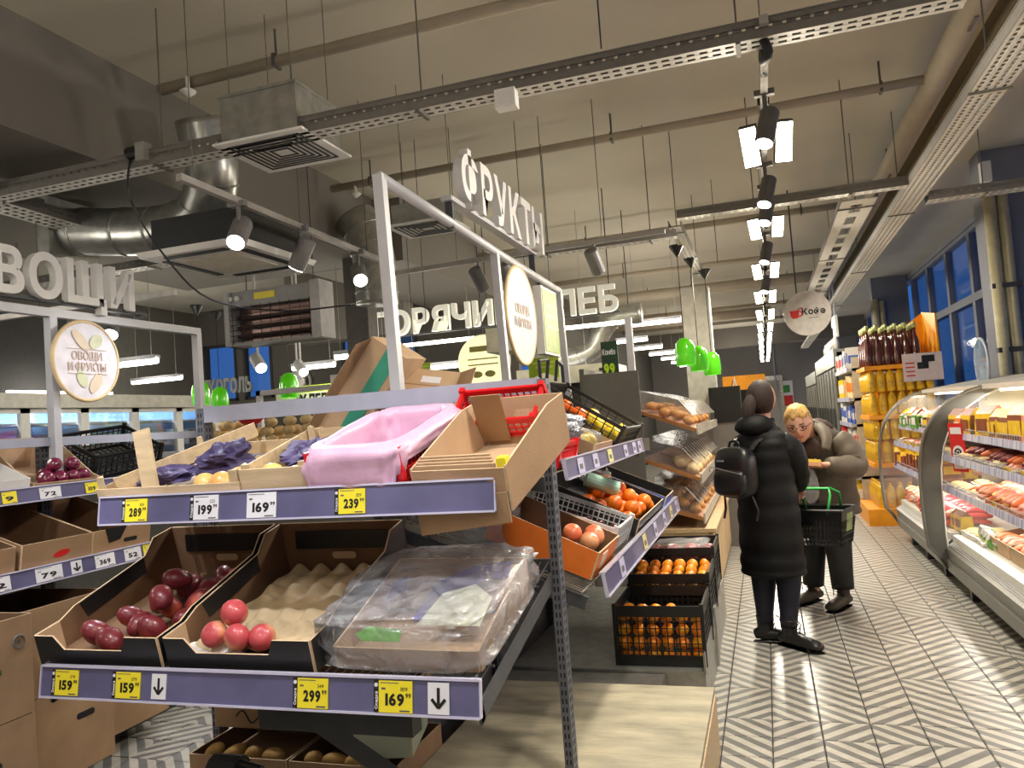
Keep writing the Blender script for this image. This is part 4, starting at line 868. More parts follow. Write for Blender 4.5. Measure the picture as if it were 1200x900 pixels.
def lin_fn(u, v):
    from mathutils import noise
    a = 2 * PI * u; cx = math.copysign(abs(math.cos(a)) ** .35, math.cos(a)); sy = math.copysign(abs(math.sin(a)) ** .35, math.sin(a))
    # v: 0 outside hem, .3 over the rim, 1 bottom
    if v < .3: k = 1.14 + .04 * math.sin(v * 10); z = .015 + (.152 - .015) * (v / .3)
    elif v < .4: k = 1.1 - (v - .3) * 1.8; z = .15 + .012
    else: q = (v - .4) / .6; k = .92 * (1 - q * .12) if q < .6 else .854 * (1 - (q - .6) * 2.4); z = .15 - .128 * min(1, q / .6)
    n = noise.noise(Vector((cx * 3, sy * 3, v * 5))) * .014 + abs(noise.noise(Vector((cx * 7, sy * 7, v * 6)))) * .016 + noise.noise(Vector((cx * 16, sy * 16, v * 9))) * .006
    if v < .3 and cx > .8: z = .14 - (.14 - z) * .35 * (1 if sy > -.8 else 1.8)
    if v > .3: n = -abs(n)
    return Vector((cx * .155 * k + n * cx, .26 + sy * .26 * k + n * sy, max(.008, z + n * .35)))
b.grid(lin_fn, 60, 26); o = b.build('pink_liner', PINKBAG, pk, True)
put('potato', pk, [(-.03, .2, .05), (.05, .16, .05)], 'single pale potato at the bottom of the pink liner', 'potatoes in the pink liner')
wd = .33
hole = [(0, 0), (wd, 0), (wd, .16), (wd * .95, .175), (.05, .17), (0, .16)]
ct = carton('open_carton', 'brown open cardboard carton at the end of the upper shelf beside the red crate', (-.865, 2.14, zup(2.14) + .006), (R(TI), 0, R(-8)), .31, .5, [(0, 0), (.31, 0), (.31, .07), (0, .07)], [(0, 0), (.31, 0), (.31, .17), (0, .17)], [(0, -.06), (.5, 0), (.5, .17), (.36, .165), (0, .075)], CARD, CARDL)
handhole(ct, .02, .4985, .11, .1, .03, m=CARDE)
MB().slab([(-.1, 0), (.1, 0), (.1, .07), (-.1, .09)], (-.07, .492, .0), (.7, 0, 0), (0, 0, 1), .004).build('inner_flap', CARD, ct)
for k in range(4): MB().box((-.15, .01 + k * .012, .06 + k * .006), (.12 - k * .01, .018 + k * .012, .08 + k * .006)).build('folded_flap', CARDL, ct)
MB().cbox((.145, .02, .07), (.03, .03, .05)).build('yellow_corner', YELT, ct)
MB().slab([(.0, -.13), (.31, -.09), (.31, .0), (0, .0)], (-.155, -.008, 0), (1, 0, 0), (0, 0, 1), .006).build('torn_flap', CARD, ct)
rc = crate('red_crate', 'red lattice crate standing tilted behind the brown carton', (-.9, 2.62, 1.5), (R(44), 0, R(-4)), .31, .16, .09, RED, 12, 4)
MB().slab([(0, 0), (.11, 0), (.13, .2), (.02, .2)], (-.06, -.012, .0), (1, 0, 0), (0, .1, 1), .004).build('card_strip', CARD, rc)
# big printed carton lying on the rack's back
bc = thing('banana_carton', 'large brown carton with a teal stripe lying askew behind the pink lined crate', 'box', (-1.735, 3.27, 1.735), (R(6), R(-53), R(4)))
b = MB(); b.box((-.3, -.17, -.1), (.25, .17, .085)); b.build('body', CARDL, bc)
for s_ in (-1, 1): MB().slab([(0, 0), (.52, 0), (.47, .07), (.05, .07)], (-.28, -.17 if s_ < 0 else .17, .085), (1, 0, 0), (0, s_ * .9, .35), .005).build('flap', CARD, bc)
b = MB(); b.box((-.302, -.176, -.07), (.245, -.171, -.005)); b.build('teal_stripe', TEAL, bc)
o = thing('carton', 'light brown closed carton with a white label tilted behind the first white sign post', 'box', (-1.53, 3.36, 1.71), (R(38), R(10), R(12)))
MB().box((-.17, -.13, -.06), (.17, .13, .06)).build('body', CARDL, o); MB().box((-.17, -.004, .0602), (.17, .004, .0615)).build('tape', CARD, o); MB().box((.0, .02, .0605), (.09, .07, .062)).build('paper_label', WHT, o)
MB().slab([(0, 0), (.26, 0), (.23, .1), (.03, .1)], (.17, -.13, .06), (0, 1, 0), (.8, 0, .6), .004).build('flap', CARD, o); MB().box((-.171, -.1, -.02), (-.1705, .1, .02)).build('teal_band', TEAL, o)
# gondola behind the end rack
gd = thing('gondola_rack', 'grey wire rack behind the end rack with purple price rails facing the aisle', 'rack', (0, 0, 0))
MB().box((-1.5, 2.78, .1), (-1.46, 5.95, 1.42)).build('back_panel', mat('rack_panel', (96, 94, 92), .6), gd)
for y in (3.9, 5.0, 5.95): upright(gd, -1.44, y - .03, 0, 1.45)
Rz = Euler((0, 0, R(90))).to_matrix().to_4x4()
def side_M(x, y, z, tilt): return Matrix.Translation((x, y, z)) @ Rz @ Euler((R(tilt), 0, 0)).to_matrix().to_4x4()
wire_deck(gd, side_M(-.79, 2.85, 1.355, 13), 2.05, .62); wire_deck(gd, side_M(-.69, 2.82, .915, 22), 2.7, .76, m=GALV)
sub = thing('rail_holder', None, None, (-.762, 2.95, 1.393), (0, 0, R(90))); sub.parent = gd; price_rail(sub, (0, 0, 0), 2.0, .08)
sub = thing('rail_holder', None, None, (-.64, 2.95, .956), (0, 0, R(90))); sub.parent = gd; price_rail(sub, (0, 0, 0), 2.6, .092)
for y in (2.83, 3.9, 5.0): MB().bar((-.68, y, .87), (-1.44, y, 1.15), .006, .05).build('shelf_arm', RACKD, gd); MB().bar((-.78, y, 1.3), (-1.44, y, 1.44), .006, .05).build('shelf_arm', RACKD, gd)
b = MB(); b.box((-1.44, 4.13, .0), (-.40, 6.1, .215)); b.build('base_deck', GALV, gd); MB().box((-1.44, 3.74, .0), (-.6, 4.12, .2)).build('base_deck', GALV, gd)
MB().box((-.425, 4.9, 0), (-.385, 4.98, .35)).build('end_stop', GALV, gd); MB().box((-.405, 4.13, .2), (-.395, 6.0, .3)).build('side_guard', GALV, gd)
for k, (y, s, c) in enumerate(((3.2, '', 'w'), (3.5, '', 'w'), (3.85, '', 'y'), (4.3, '', 'w'), (4.6, '', 'w'), (4.8, '', 'w'))):
    t = thing('price_tag', '%s blank-looking price tag on the upper aisle rail, %s from the end rack' % ('pale yellow' if c == 'y' else 'whitish', ordn[k]), 'price tag', (-.748, y, 1.352), (R(-8), 0, R(90))); MB().box((-.055, -.003, -.032), (.055, 0, .032)).build('card', mat('tag_lilac', (188, 184, 214), .4) if c == 'w' else mat('tag_cream', (214, 206, 150), .4), t)
    b = MB(); b.box((-.03, -.004, -.015), (.02, -.003, .006)); b.build('digits', INKG, t)
for k, y in enumerate((3.3, 3.95, 4.35, 4.75, 5.1, 5.4)):
    t = thing('price_tag', 'whitish price tag on the lower aisle rail, %s from the end rack' % ordn[k], 'price tag', (-.626, y, .91), (R(-8), 0, R(90))); MB().box((-.05, -.003, -.036), (.05, 0, .036)).build('card', MATS['tag_lilac'] if k % 3 != 1 else MATS['tag_cream'], t)
    b = MB(); b.box((-.03, -.004, -.018), (.02, -.003, .006)); b.build('digits', INKG, t)
# upper aisle side
c = crate('red_crate', 'small red plastic crate just behind the slotted post of the end rack', (-.79, 3.1, 1.36), (R(13), 0, R(90)), .28, .4, .1, RED, 10, 3)
bag('plastic_bag', 'blue-grey crumpled plastic bag on the upper aisle shelf', c, (.02, .02, .05), (.48, .5, .2), film('blue_film', (170, 184, 214), .5, .6, .2, 1.0, 16), .03, seed=4)
c = carton('fruit_carton', 'brown carton of yellow quinces on the upper aisle shelf', (-.79, 3.83, 1.365), (R(18), 0, R(90)), .44, .55, .06, .13, None, CARD, CARDL)
put('lemon', c, [(-.12, .08, .04), (-.03, .09, .04), (.07, .08, .04), (.14, .1, .04), (-.08, .17, .045), (.03, .18, .045), (.1, .2, .045)], 'pale yellow fruit in the filmed brown carton', 'yellow fruit in the brown carton', 1.05)
bag('wrap_film', 'shiny clear film over the yellow fruit in the brown carton', c, (-.2, .02, .02), (.2, .34, .1), WRAP, .02, 20, 12, seed=7)
lc = crate('black_crate', 'black plastic crate of lemons tipped up at the far end of the upper aisle shelf', (-.79, 4.45, 1.37), (R(33), 0, R(90)), .6, .52, .13, BLACK, 12, 4)
put('lemon', lc, [(-.2, .07, .05), (-.1, .06, .05), (.0, .08, .05), (.1, .06, .05), (.2, .07, .05), (-.15, .16, .05), (-.04, .17, .05), (.07, .16, .05), (.17, .17, .05), (.22, .27, .05), (.1, .26, .05)], 'yellow lemon in the tipped black crate', 'lemons in the black crate', 1.15)
put('orange', lc, [(-.18, .28, .055), (-.06, .28, .055), (-.1, .38, .055)], 'orange among the lemons in the tipped black crate', 'oranges among the lemons', .95)
for s in (-1, 1): MB().tube([(s * .26, .54, .13), (s * .26, .6, .22), (s * .1, .6, .24), (s * .1, .55, .13)], .01, 6).build('handle', BLACK, lc)
# lower aisle side
oc = carton('orange_carton', 'orange printed carton with peaches on the lower aisle shelf beside the slotted post', (-.69, 3.17, .93), (R(22), 0, R(90)), .42, .45, .11, .13, None, ORCARD, CARDD); put('peach', oc, [(-.05, .07, .1), (.06, .07, .1), (.14, .09, .09), (.02, .16, .09)], 'pink peach in the orange carton', 'peaches in the orange carton')
MB().cbox((-.08, -.008, .06), (.1, .003, .06)).build('picture_print', mat('pale_photo_print', (232, 196, 160), .5), oc)
wcr = crate('white_crate', 'white plastic lattice crate of dark plums on the lower aisle shelf', (-.70, 3.62, .94), (R(20), 0, R(90)), .42, .56, .12, mat('grey_white_plastic', (206, 206, 206), .45), 16, 4)
fruit('plum', .025, (1, 1, 1.1), mat('plum_skin', (70, 22, 32), .3, var=.3)); put('plum', wcr, [(-.15 + .075 * (i % 5), .06 + .07 * (i // 5), .04) for i in range(20)], 'dark plum in the white lattice crate', 'plums in the white crate', 1.1)
ob = carton('fruit_box', 'black fruit box of oranges with a roll of bags on the lower aisle shelf', (-.68, 4.45, .93), (R(20), 0, R(90)), .95, .55, .09, .14, None, CARDK, CARDK)
put('orange', ob, [(-.36 + .092 * i + .04 * (j % 2) + .012 * math.sin(i * 5 + j * 3), .07 + .085 * j + .012 * math.sin(i * 7 + j), .055 + (.05 if (i + j) % 4 == 1 else 0) + .01 * math.sin(i * 3.3)) for j in range(4) for i in range(8)], 'orange in the black aisle box', 'oranges in the black box', .95)
o = MB().tube([(-.11, 0, 0), (.08, 0, 0)], .042, 14).build('bag_roll', mat('mint_film', (176, 226, 204), .5, var=.1)); o.location = (-.88, 4.3, 1.17); o.rotation_euler = (0, R(22), R(20)); tag(o, 'mint green roll of plastic bags lying on the oranges', 'bag roll')
bag('net_bag', 'whitish net bag lying behind the oranges on the aisle shelf', ob, (.05, .3, .1), (.3, .5, .2), WRAP, .02, 20, 12, seed=11)
blt = carton('blue_tray', 'blue printed fruit tray at the far end of the lower aisle shelf', (-.67, 5.2, .93), (R(20), 0, R(90)), .4, .5, .09, .12, None, BLUEP, CARDK)
# black crates on the base
def base_crate(label, y, z): return crate('black_crate', label, (-.63, y, z), (0, 0, 0), .46, .5, .31, BLACK, 15, 8, bar=.003, rimh=.055)
cr1 = base_crate('black lattice crate of mandarins at the front of the low base', 4.2, .217); cr2 = base_crate('black lattice crate of mandarins, second on the low base', 4.74, .275); cr3 = base_crate('black lattice crate of wrapped pomegranates, third on the low base', 5.28, .335)
MB().box((-.88, 4.72, .215), (-.41, 5.26, .273)).build('base_step', MATTBLK, gd); MB().box((-.88, 5.265, .215), (-.41, 5.8, .333)).build('base_step', MATTBLK, gd)
pts = [(-.19 + .077 * i, .05 + .082 * j, .04 + .068 * k) for k in range(4) for j in range(5 if k < 3 else 3) for i in range(6) if (j == 0 or i == 5 or k == 3) and not (k == 3 and j == 2 and i > 3)]
put('mandarin', cr1, pts, 'mandarin in the front black crate', 'mandarins in the front crate', 1.0)
put('mandarin', cr2, [(-.19 + .077 * i, .05 + .082 * j, .25 + .02 * j) for j in range(4) for i in range(6)] , 'mandarin in the second black crate', 'mandarins in the second crate', 1.05)
MB().box((-.22, .01, .2), (.22, .49, .21)).build('paper_layer', CARDD, cr2)
put('pomegranate', cr3, [(-.17 + .115 * i, .08 + .115 * j, .24) for j in range(3) for i in range(4)], 'red pomegranate in the third black crate', 'pomegranates in the third crate', 1.05); MB().box((-.22, .01, .175), (.22, .49, .185)).build('paper_layer', CARDD, cr3)
bag('wrap_film', 'clear film over the pomegranates in the third black crate', cr3, (-.2, .02, .2), (.2, .46, .32), WRAP, .02, 20, 12, seed=3)
bag('wrap_film', 'crumpled clear film lying on the bare wire shelf behind the end rack', None, (-1.35, 2.85, 1.06), (-1.0, 3.2, 1.24), WRAP, .03, 24, 14, seed=9)
# wooden platform on the floor in front of the crates
pf = thing('wooden_pallet', 'worn plywood topped wooden pallet on the floor at the foot of the end rack', 'pallet', (-.82, 3.03, 0))
for k in range(5): 
    y = -.62 + k * .25; MB().box((-.5, y, .275), (.5, y + .2485, .3)).build('plank', PLY, pf)
for y in (-.6, .0, .55): MB().box((-.48, y - .05, .0), (.48, y + .05, .1)).build('bearer', WOOD, pf); MB().box((-.49, y - .05, .2), (.49, y + .05, .275)).build('bearer', WOOD, pf)
for x in (-.42, .42):
    for y in (-.55, 0, .55): MB().box((x - .06, y - .06, .1), (x + .06, y + .06, .2)).build('block', WOOD, pf)
MB().box((.495, -.6, .02), (.505, .62, .27)).build('side_board', WOOD, pf)
# cartons under the end rack
u1 = carton('carton', 'brown carton with green printed base standing low under the end rack', (-1.98, 2.5, 0), (0, 0, 0), .42, .4, .38, None, None, CARD, CARDD); MB().box((-.212, -.009, .0), (.212, -.006, .25)).build('green_print', GRN, u1)
u2 = carton('carton', 'brown carton with handwriting set on top of two low cartons under the end rack', (-1.78, 2.64, .43), (0, 0, 0), .8, .3, .15, None, None, CARD, CARDD)
b = MB(); rr = random.Random(4)
b.tube(catmull([(-.3 + i * .035, -.008, .05 + .03 * math.sin(i * 2.1) + rr.uniform(-.01, .01)) for i in range(14)], 3), .003, 5); b.build('handwriting', INK, u2)
u3 = carton('carton', 'brown carton of potatoes beside the green printed carton under the end rack', (-1.54, 2.5, 0), (0, 0, 0), .42, .4, .38, None, None, CARD, CARDD); put('potato', u3, [(-.15 + .09 * i, .06 + .09 * j, .36) for j in range(1) for i in range(4)], 'potato in the plain low carton', 'potatoes under the end rack'); MB().box((-.19, .01, .3), (.19, .39, .31)).build('paper_layer', CARDD, u3)
put('potato', u1, [(-.15 + .09 * i, .06 + .09 * j, .36) for j in range(1) for i in range(4)], 'brown potato in the green printed carton', 'potatoes in the green printed carton'); MB().box((-.19, .01, .3), (.19, .39, .31)).build('paper_layer', CARDD, u1)
u4 = crate('black_crate', 'black lattice crate tilted under the lower shelf beside the potatoes', (-1.28, 2.2, .12), (R(-12), R(18), R(20)), .4, .3, .22, BLACK, 10, 5)
u5 = carton('carton', 'white and green carton on top of the plain low carton under the lower shelf', (-1.4, 2.56, .385), (0, 0, R(14)), .2, .3, .13, None, None, mat('white_green_print', (178, 186, 160), .7, scale=6, col2=(96, 150, 84), thr=.62), CARDD)
# trolley handle at the very bottom
th = thing('hand_trolley', 'black trolley with a looped handle at the foot of the end rack', 'trolley', (-1.7, 2.1, .3)); MB().tube([(-.05, 0, .22), (.05, 0, .22)], .05, 12).build('hub', BLACK, th); MB().tube(catmull([(-.0, 0, .24), (-.09, -.02, .2), (-.14, -.03, .1), (-.14, -.03, -.2)], 5), .016, 8).build('arm', BLACK, th); MB().tube([(.03, 0, .25), (.13, -.01, .24), (.17, -.02, .14), (.1, -.02, .13), (.04, 0, .19)], .013, 8).build('loop_handle', BLACK, th); MB().box((-.12, -.05, -.3), (.12, .25, -.02)).build('body', BLACK, th)
# ------------------------------------------------------------------ vegetable rack on the other side of the narrow aisle
vr = thing('vegetable_rack', 'grey rack with sloping shelves of cartons under the ОВОЩИ frame', 'rack', (0, 0, 0))
MB().box((-4.25, 1.2, .05), (-4.2, 4.4, 1.6)).build('back_panel', MATS['rack_panel'], vr); MB().box((-3.6, 1.3, 1.6), (-3.56, 4.35, 1.645)).build('top_rail', RACKG, vr)
for y in (1.75, 3.15, 4.3): upright(vr, -3.62, y - .02, 0, 1.66, m=MATS['upright_grey'])
wire_deck(vr, side_M(-3.42, 1.3, 1.345, 13), 3.0, .75); wire_deck(vr, side_M(-3.22, 1.3, .985, 10), 2.4, .8)
sub = thing('rail_holder', None, None, (-3.4, 1.3, 1.405), (0, 0, R(90))); sub.parent = vr; price_rail(sub, (0, 0, 0), 3.0, .072)
sub = thing('rail_holder', None, None, (-3.2, 1.3, 1.05), (0, 0, R(90))); sub.parent = vr; price_rail(sub, (0, 0, 0), 2.245, .078)
MB().box((-4.2, 1.2, 0), (-3.5, 4.4, .1)).build('base_deck', DKGREY, vr)
for y, s, c, wd in ((2.77, '9', 'y', .075), (2.99, '72', 'w', .12), (3.24, '109', 'y', .08)): price_tag((-3.386, y, 1.368), 90, s, '', '%s price tag reading %s on the vegetable rack upper rail, below the %s' % ('yellow' if c == 'y' else 'white', s, {'9': 'garlic carton corner', '72': 'garlic carton', '109': 'red onions'}[s]), c, .055, strip=False, w_=wd, cents='')
for y, s, c, wd in ((2.55, '2', 'w', .09), (2.79, '79', 'w', .14), (3.11, '369', 'w', .12), (3.29, '52', 'w', .11), (3.405, '99', 'y', .085), (3.51, '54', 'w', .09)): price_tag((-3.186, y, 1.011), 90, s, '', '%s price tag reading %s, %s along the vegetable rack lower rail' % ('yellow' if c == 'y' else 'white', s, {'2': 'first', '79': 'second', '369': 'third', '52': 'fourth', '99': 'fifth', '54': 'last'}[s]), c, .062, strip=False, w_=wd, cents='')
arrow_tag((-3.186, 2.94, 1.011), 90, 'white tag with a small down arrow on the lower vegetable rail', .06, .06)
v1 = carton('white_carton', 'white carton with a few garlic bulbs on the upper vegetable shelf', (-3.44, 2.7, 1.37), (R(14), 0, R(90)), .42, .5, .08, .16, None, CARDW, CARDW, me=CARDW); put('garlic', v1, [(-.03, .08, .05), (.03, .07, .05), (.09, .09, .05), (-.1, .08, .05), (.02, .14, .05)], 'white garlic bulb in the white carton', 'garlic in the white carton')
v2 = carton('open_carton', 'brown carton of red onions with a tall rounded back on the upper vegetable shelf', (-3.44, 3.14, 1.37), (R(14), 0, R(90)), .4, .5, .05, [(0, 0), (.4, 0), (.4, .16), (.3, .2), (.2, .17), (0, .17)], [(0, 0), (.5, 0), (.5, .17), (.3, .17), (.06, .06), (0, .05)], CARD, CARDL); put('red_onion', v2, [(-.08, .06, .05), (.0, .06, .05), (.08, .06, .05), (.15, .07, .05), (-.03, .13, .055), (.06, .14, .055), (.13, .15, .055), (.1, .1, .11), (-.0, .11, .11)], 'shiny red onion in the brown carton', 'red onions in the brown carton')
v3 = crate('black_crate', 'black lattice crate tipped on the upper vegetable shelf behind the red onions', (-3.52, 3.62, 1.42), (R(24), R(-6), R(80)), .42, .34, .14, BLACK, 12, 4)
for k, (y, lab) in enumerate(((2.45, 'brown open carton on the lower vegetable shelf at the picture edge'), (2.86, 'brown open carton with a red oval sticker on the lower vegetable shelf'), (3.25, 'brown open carton with a dark printed tongue on the lower vegetable shelf'))):
    q = carton('open_carton', lab, (-3.225, y, 1.0), (R(8), 0, R(90)), .375, .55, .16, .25, None, CARD, CARDD)
    if k == 1: MB().slab([(.045 * math.cos(a) + .0, .016 * math.sin(a) + .006 * math.cos(a)) for a in [2 * PI * i / 14 for i in range(14)]], (.02, -.0065, .09), (1, 0, 0), (0, 0, 1), .001).build('sticker', REDP, q)
    if k == 2: MB().slab([(0, .165), (.14, .165), (.1, .1), (.03, .09)], (-.12, -.007, 0), (1, 0, 0), (0, 0, 1), .002).build('dark_tongue', CARDK, q); handhole(q, .05, -.0065, .09, .09, .022)
for k, (y0, wd, x, z, h, lab) in enumerate(((2.2, .6, -2.97, .505, .4, 'brown carton with green printed emblems, top of the stack at the picture edge'), (2.2, .6, -2.97, .1, .4, 'brown carton under the carton with printed emblems at the picture edge'), (2.79, .52, -3.12, .5, .385, 'brown carton with an oval hand hole standing second along the floor stacks'), (2.79, .52, -3.12, .1, .395, 'brown carton underneath the one with an oval hand hole'), (3.36, .5, -3.3, .1, .5, 'brown carton at the far end of the vegetable rack base'))):
    q = carton('carton', lab, (x, y0, z), (0, 0, R(90)), wd, .5, h, None, None, CARD, CARDD)
    handhole(q, .1 if k != 2 else .12, -.0065, h * (.62 if k != 2 else .72), .1, .03)
    if k == 0:
        b = MB()
        for a in range(10): b.bar((.1, -.008, .2), (.1 + .06 * math.cos(a * PI / 5), -.008, .2 + .06 * math.sin(a * PI / 5)), .002, .018)
        b.build('green_emblem', mat('dark_green_print', (56, 84, 52), .7), q); b = MB(); b.tube([(.24 + .025 * math.cos(a * PI / 6), -.008, .3 + .025 * math.sin(a * PI / 6)) for a in range(12)], .005, 5, closed=True); b.cbox((.24, -.008, .3), (.015, .002, .015)); b.build('grey_emblem', INKG, q)
MB().box((-3.75, 1.4, .02), (-2.97, 2.3, .09)).build('floor_pallet', WOOD, vr)
MB().slab([(0, 0), (.1, 0), (.1, .06), (0, .06)], (-3.3, 3.35, .96), (0, 1, 0), (0, 0, 1), .003).build('green_card', GRN, vr)
# ------------------------------------------------------------------ curved open chiller cabinets
FW = mat('chiller_white', (186, 184, 176), .4, .05, var=.05); FG = mat('chiller_end_grey', (92, 92, 86), .45, .1, var=.04); SIL = mat('chiller_silver', (120, 118, 112), .5, .3, var=.1, scale=8)
FIN = mat('chiller_inside', (222, 220, 210), .5, var=.04); STRIP = mat('price_strip', (206, 204, 214), .35, scale=1.2, col2=(150, 148, 186), thr=.5, stretch=(1, 26, 1))
PROF = [(1.75, 1.585), (1.64, 1.572), (1.523, 1.545), (1.377, 1.474), (1.263, 1.359), (1.2, 1.25), (1.165, 1.15), (1.14, 1.02), (1.127, .86), (1.125, .7), (1.13, .5), (1.143, .34), (1.198, .275), (1.262, .165)]
INN = [(1.285, .165), (1.278, .32), (1.272, .45), (1.275, .6), (1.276, .8), (1.284, .95), (1.315, 1.117), (1.355, 1.22), (1.41, 1.32), (1.5, 1.41), (1.619, 1.489), (1.75, 1.553)]
def chiller(name, label, y0, y1, endA, endB, lit=50):
    t = thing(name, label, 'chiller', (0, 0, 0)); L = y1 - y0
    XB = 2.2
    MB().box((1.32, y0, .1), (XB, y1, .42)).build('lower_body', FIN, t)
    MB().box((XB - .05, y0, .1), (XB, y1, 1.62)).build('back_panel', FIN, t)
    MB().hexa([(1.62, y0, 1.55), (XB, y0, 1.55), (XB, y1, 1.55), (1.62, y1, 1.55), (1.62, y0, 1.585), (XB, y0, 1.66), (XB, y1, 1.66), (1.62, y1, 1.585)]).build('top_canopy', FW, t)
    b = MB(); b.hexa([(1.27, y0, .14), (1.4, y0, .14), (1.4, y1, .14), (1.27, y1, .14), (1.255, y0, .235), (1.4, y0, .235), (1.4, y1, .235), (1.255, y1, .235)]); b.build('bumper_rail', SIL, t)
    b = MB(); b.hexa([(1.275, y0, .235), (1.4, y0, .235), (1.4, y1, .235), (1.275, y1, .235), (1.262, y0, .325), (1.4, y0, .42), (1.4, y1, .42), (1.262, y1, .325)]); b.build('front_grille', SIL, t)
    b = MB()
    for k in range(9): x = 1.285 + k * .013; z = .345 + k * .0085; b.box((x, y0 + .03, z), (x + .005, y1 - .03, z + .004))
    b.build('air_slots', WHITEM, t)
    MB().box((1.42, y0 + .05, .0), (2.15, y1 - .05, .12)).build('plinth', MATTBLK, t)
    for k in range(3): MB().cbox((1.36, y0 + .4 + (L - .8) * k / 2, .05), (.06, .06, .14)).build('foot', DKGREY, t)
    for z, x in ((1.215, 1.37), (1.04, 1.31), (.80, 1.29)):
        MB().box((x, y0 + .02, z - .012), (XB - .05, y1 - .02, z)).build('shelf', FIN, t)
        o = MB().hexa([(x - .012, y0 + .02, z - .028), (x, y0 + .02, z - .028), (x, y1 - .02, z - .028), (x - .012, y1 - .02, z - .028), (x - .006, y0 + .02, z + .02), (x + .006, y0 + .02, z + .02), (x + .006, y1 - .02, z + .02), (x - .006, y1 - .02, z + .02)]).build('price_strip', STRIP, t)
        b = MB(); n = int(L / .05)
        for k in range(n): y = y0 + .03 + k * (L - .06) / n; b.box((x - .001, y, z + .02), (x + .001, y + .004, z + .05))
        b.box((x - .002, y0 + .02, z + .048), (x + .002, y1 - .02, z + .053)); b.build('fence', WHITEM, t)
    b = MB(); b.tube([(1.74, y0 + .06, 1.535), (1.74, y1 - .06, 1.535)], .011, 8); b.build('tube_lamp', mat('chiller_lamp', (255, 250, 235), .5, emit=2.2, var=0), t)
    # curved glass end plates with grey or clear faces
    for y, kind in ((y0, endA), (y1, endB)):
        if kind is None: continue
        poly = PROF[::-1] + [(XB, 1.66), (XB, .1)]; poly = [(1.255, .1)] + poly
        if kind == 'grey':
            rim = PROF + INN
            MB().slab([(p[0], p[1]) for p in rim], (0, y + .03, 0), (1, 0, 0), (0, 0, 1), .06).build('end_panel', [FG], t)
            MB().tube([(p[0] - .004, y - .03, p[1]) for p in PROF], .012, 6).build('end_rim', SIL, t, True); MB().tube([(p[0], y - .032, p[1]) for p in INN], .006, 6).build('end_rim', WHITE, t, True)
            MB().slab([(p[0], p[1]) for p in ([(XB, .16)] + INN + [(XB, 1.6)])], (0, y + .006, 0), (1, 0, 0), (0, 0, 1), .008).build('end_glass', CLEAR, t)
        else:
            MB().slab([(p[0], p[1]) for p in ([(XB, .16)] + [(q[0] + .02, q[1]) for q in PROF[::-1]] + [(XB, 1.6)])], (0, y + .006, 0), (1, 0, 0), (0, 0, 1), .012).build('end_glass', CLEAR, t)
            MB().tube([(p[0] + .02, y, p[1]) for p in PROF], .016, 6).build('end_rim', SIL, t, True)
    area('chiller_light', (1.66, (y0 + y1) / 2, 1.52), .08, lit, NEUT, (0, R(8), 0), L - .2)
    area('chiller_light', (1.5, (y0 + y1) / 2, .76), .06, lit * .35, NEUT, (0, R(10), 0), L - .2)
    area('chiller_light', (1.52, (y0 + y1) / 2, 1.0), .06, lit * .25, NEUT, (0, R(10), 0), L - .2)
    return t
chiller('chiller_cabinet', 'long curved open chiller at the right border with a grey arched end panel', 3.3, 6.97, None, 'grey', 44)
chiller('chiller_cabinet', 'shorter curved chiller with clear rounded end, beyond the grey arched panel', 7.05, 9.4, None, 'clear', 50)
# products: one prototype each, copied along the shelves
PR = {}
def proto(kind, build):
    o = build(); o.location = (0, 0, -60); PR[kind] = o; return o
def pack_bag(n, c1, c2, h=.15, w_=.1, d=.05):
    def f():
        b = MB(); b.grid(lambda u, v: Vector((0, 0, 0)), 1, 1); b = MB()
        b.add([(-d, -w_, 0), (d, -w_, 0), (d, w_, 0), (-d, w_, 0), (-d * .8, -w_ * 1.0, h * .75), (d * .8, -w_, h * .75), (d * .8, w_, h * .75), (-d * .8, w_, h * .75), (-.004, -w_, h), (.004, -w_, h), (.004, w_, h), (-.004, w_, h)],
              [(0, 3, 2, 1), (0, 1, 5, 4), (1, 2, 6, 5), (2, 3, 7, 6), (3, 0, 4, 7), (4, 5, 9, 8), (5, 6, 10, 9), (6, 7, 11, 10), (7, 4, 8, 11), (8, 9, 10, 11)], [0, 0, 0, 0, 0, 1, 1, 1, 1, 1])
        b.box((-d - .002, -w_ * .7, h * .2), (-d, w_ * .7, h * .6), 1); return b.build(n, [c1, c2])
    return f
def sausage(n, m, L=.16, r=.022):
    def f():
        p = [(0, -L / 2 + L * i / 10, .012 * math.sin(i / 10 * PI)) for i in range(11)]; rs = [r * (.35 + .65 * min(1, 2.4 * min(i, 10 - i) / 10 * 1.6)) for i in range(11)]
        return MB().tube([(.03 * math.sin(i / 10 * PI), y, z + r) for i, (x, y, z) in enumerate(p)], rs, 10).build(n, m, None, True)
    return f
def meat_pack(n, m1, m2, w_=.09, d=.12, h=.04):
    def f():
        b = MB(); b.box((-d / 2, -w_ / 2, 0), (d / 2, w_ / 2, h * .6), 0); b.box((-d / 2 - .004, -w_ / 2 - .004, h * .55), (d / 2 + .004, w_ / 2 + .004, h * .65), 0)
        b.ball((0, 0, h * .65), (d * .42, w_ * .42, h * .5), 8, 5, 1); return b.build(n, [m1, m2])
    return f
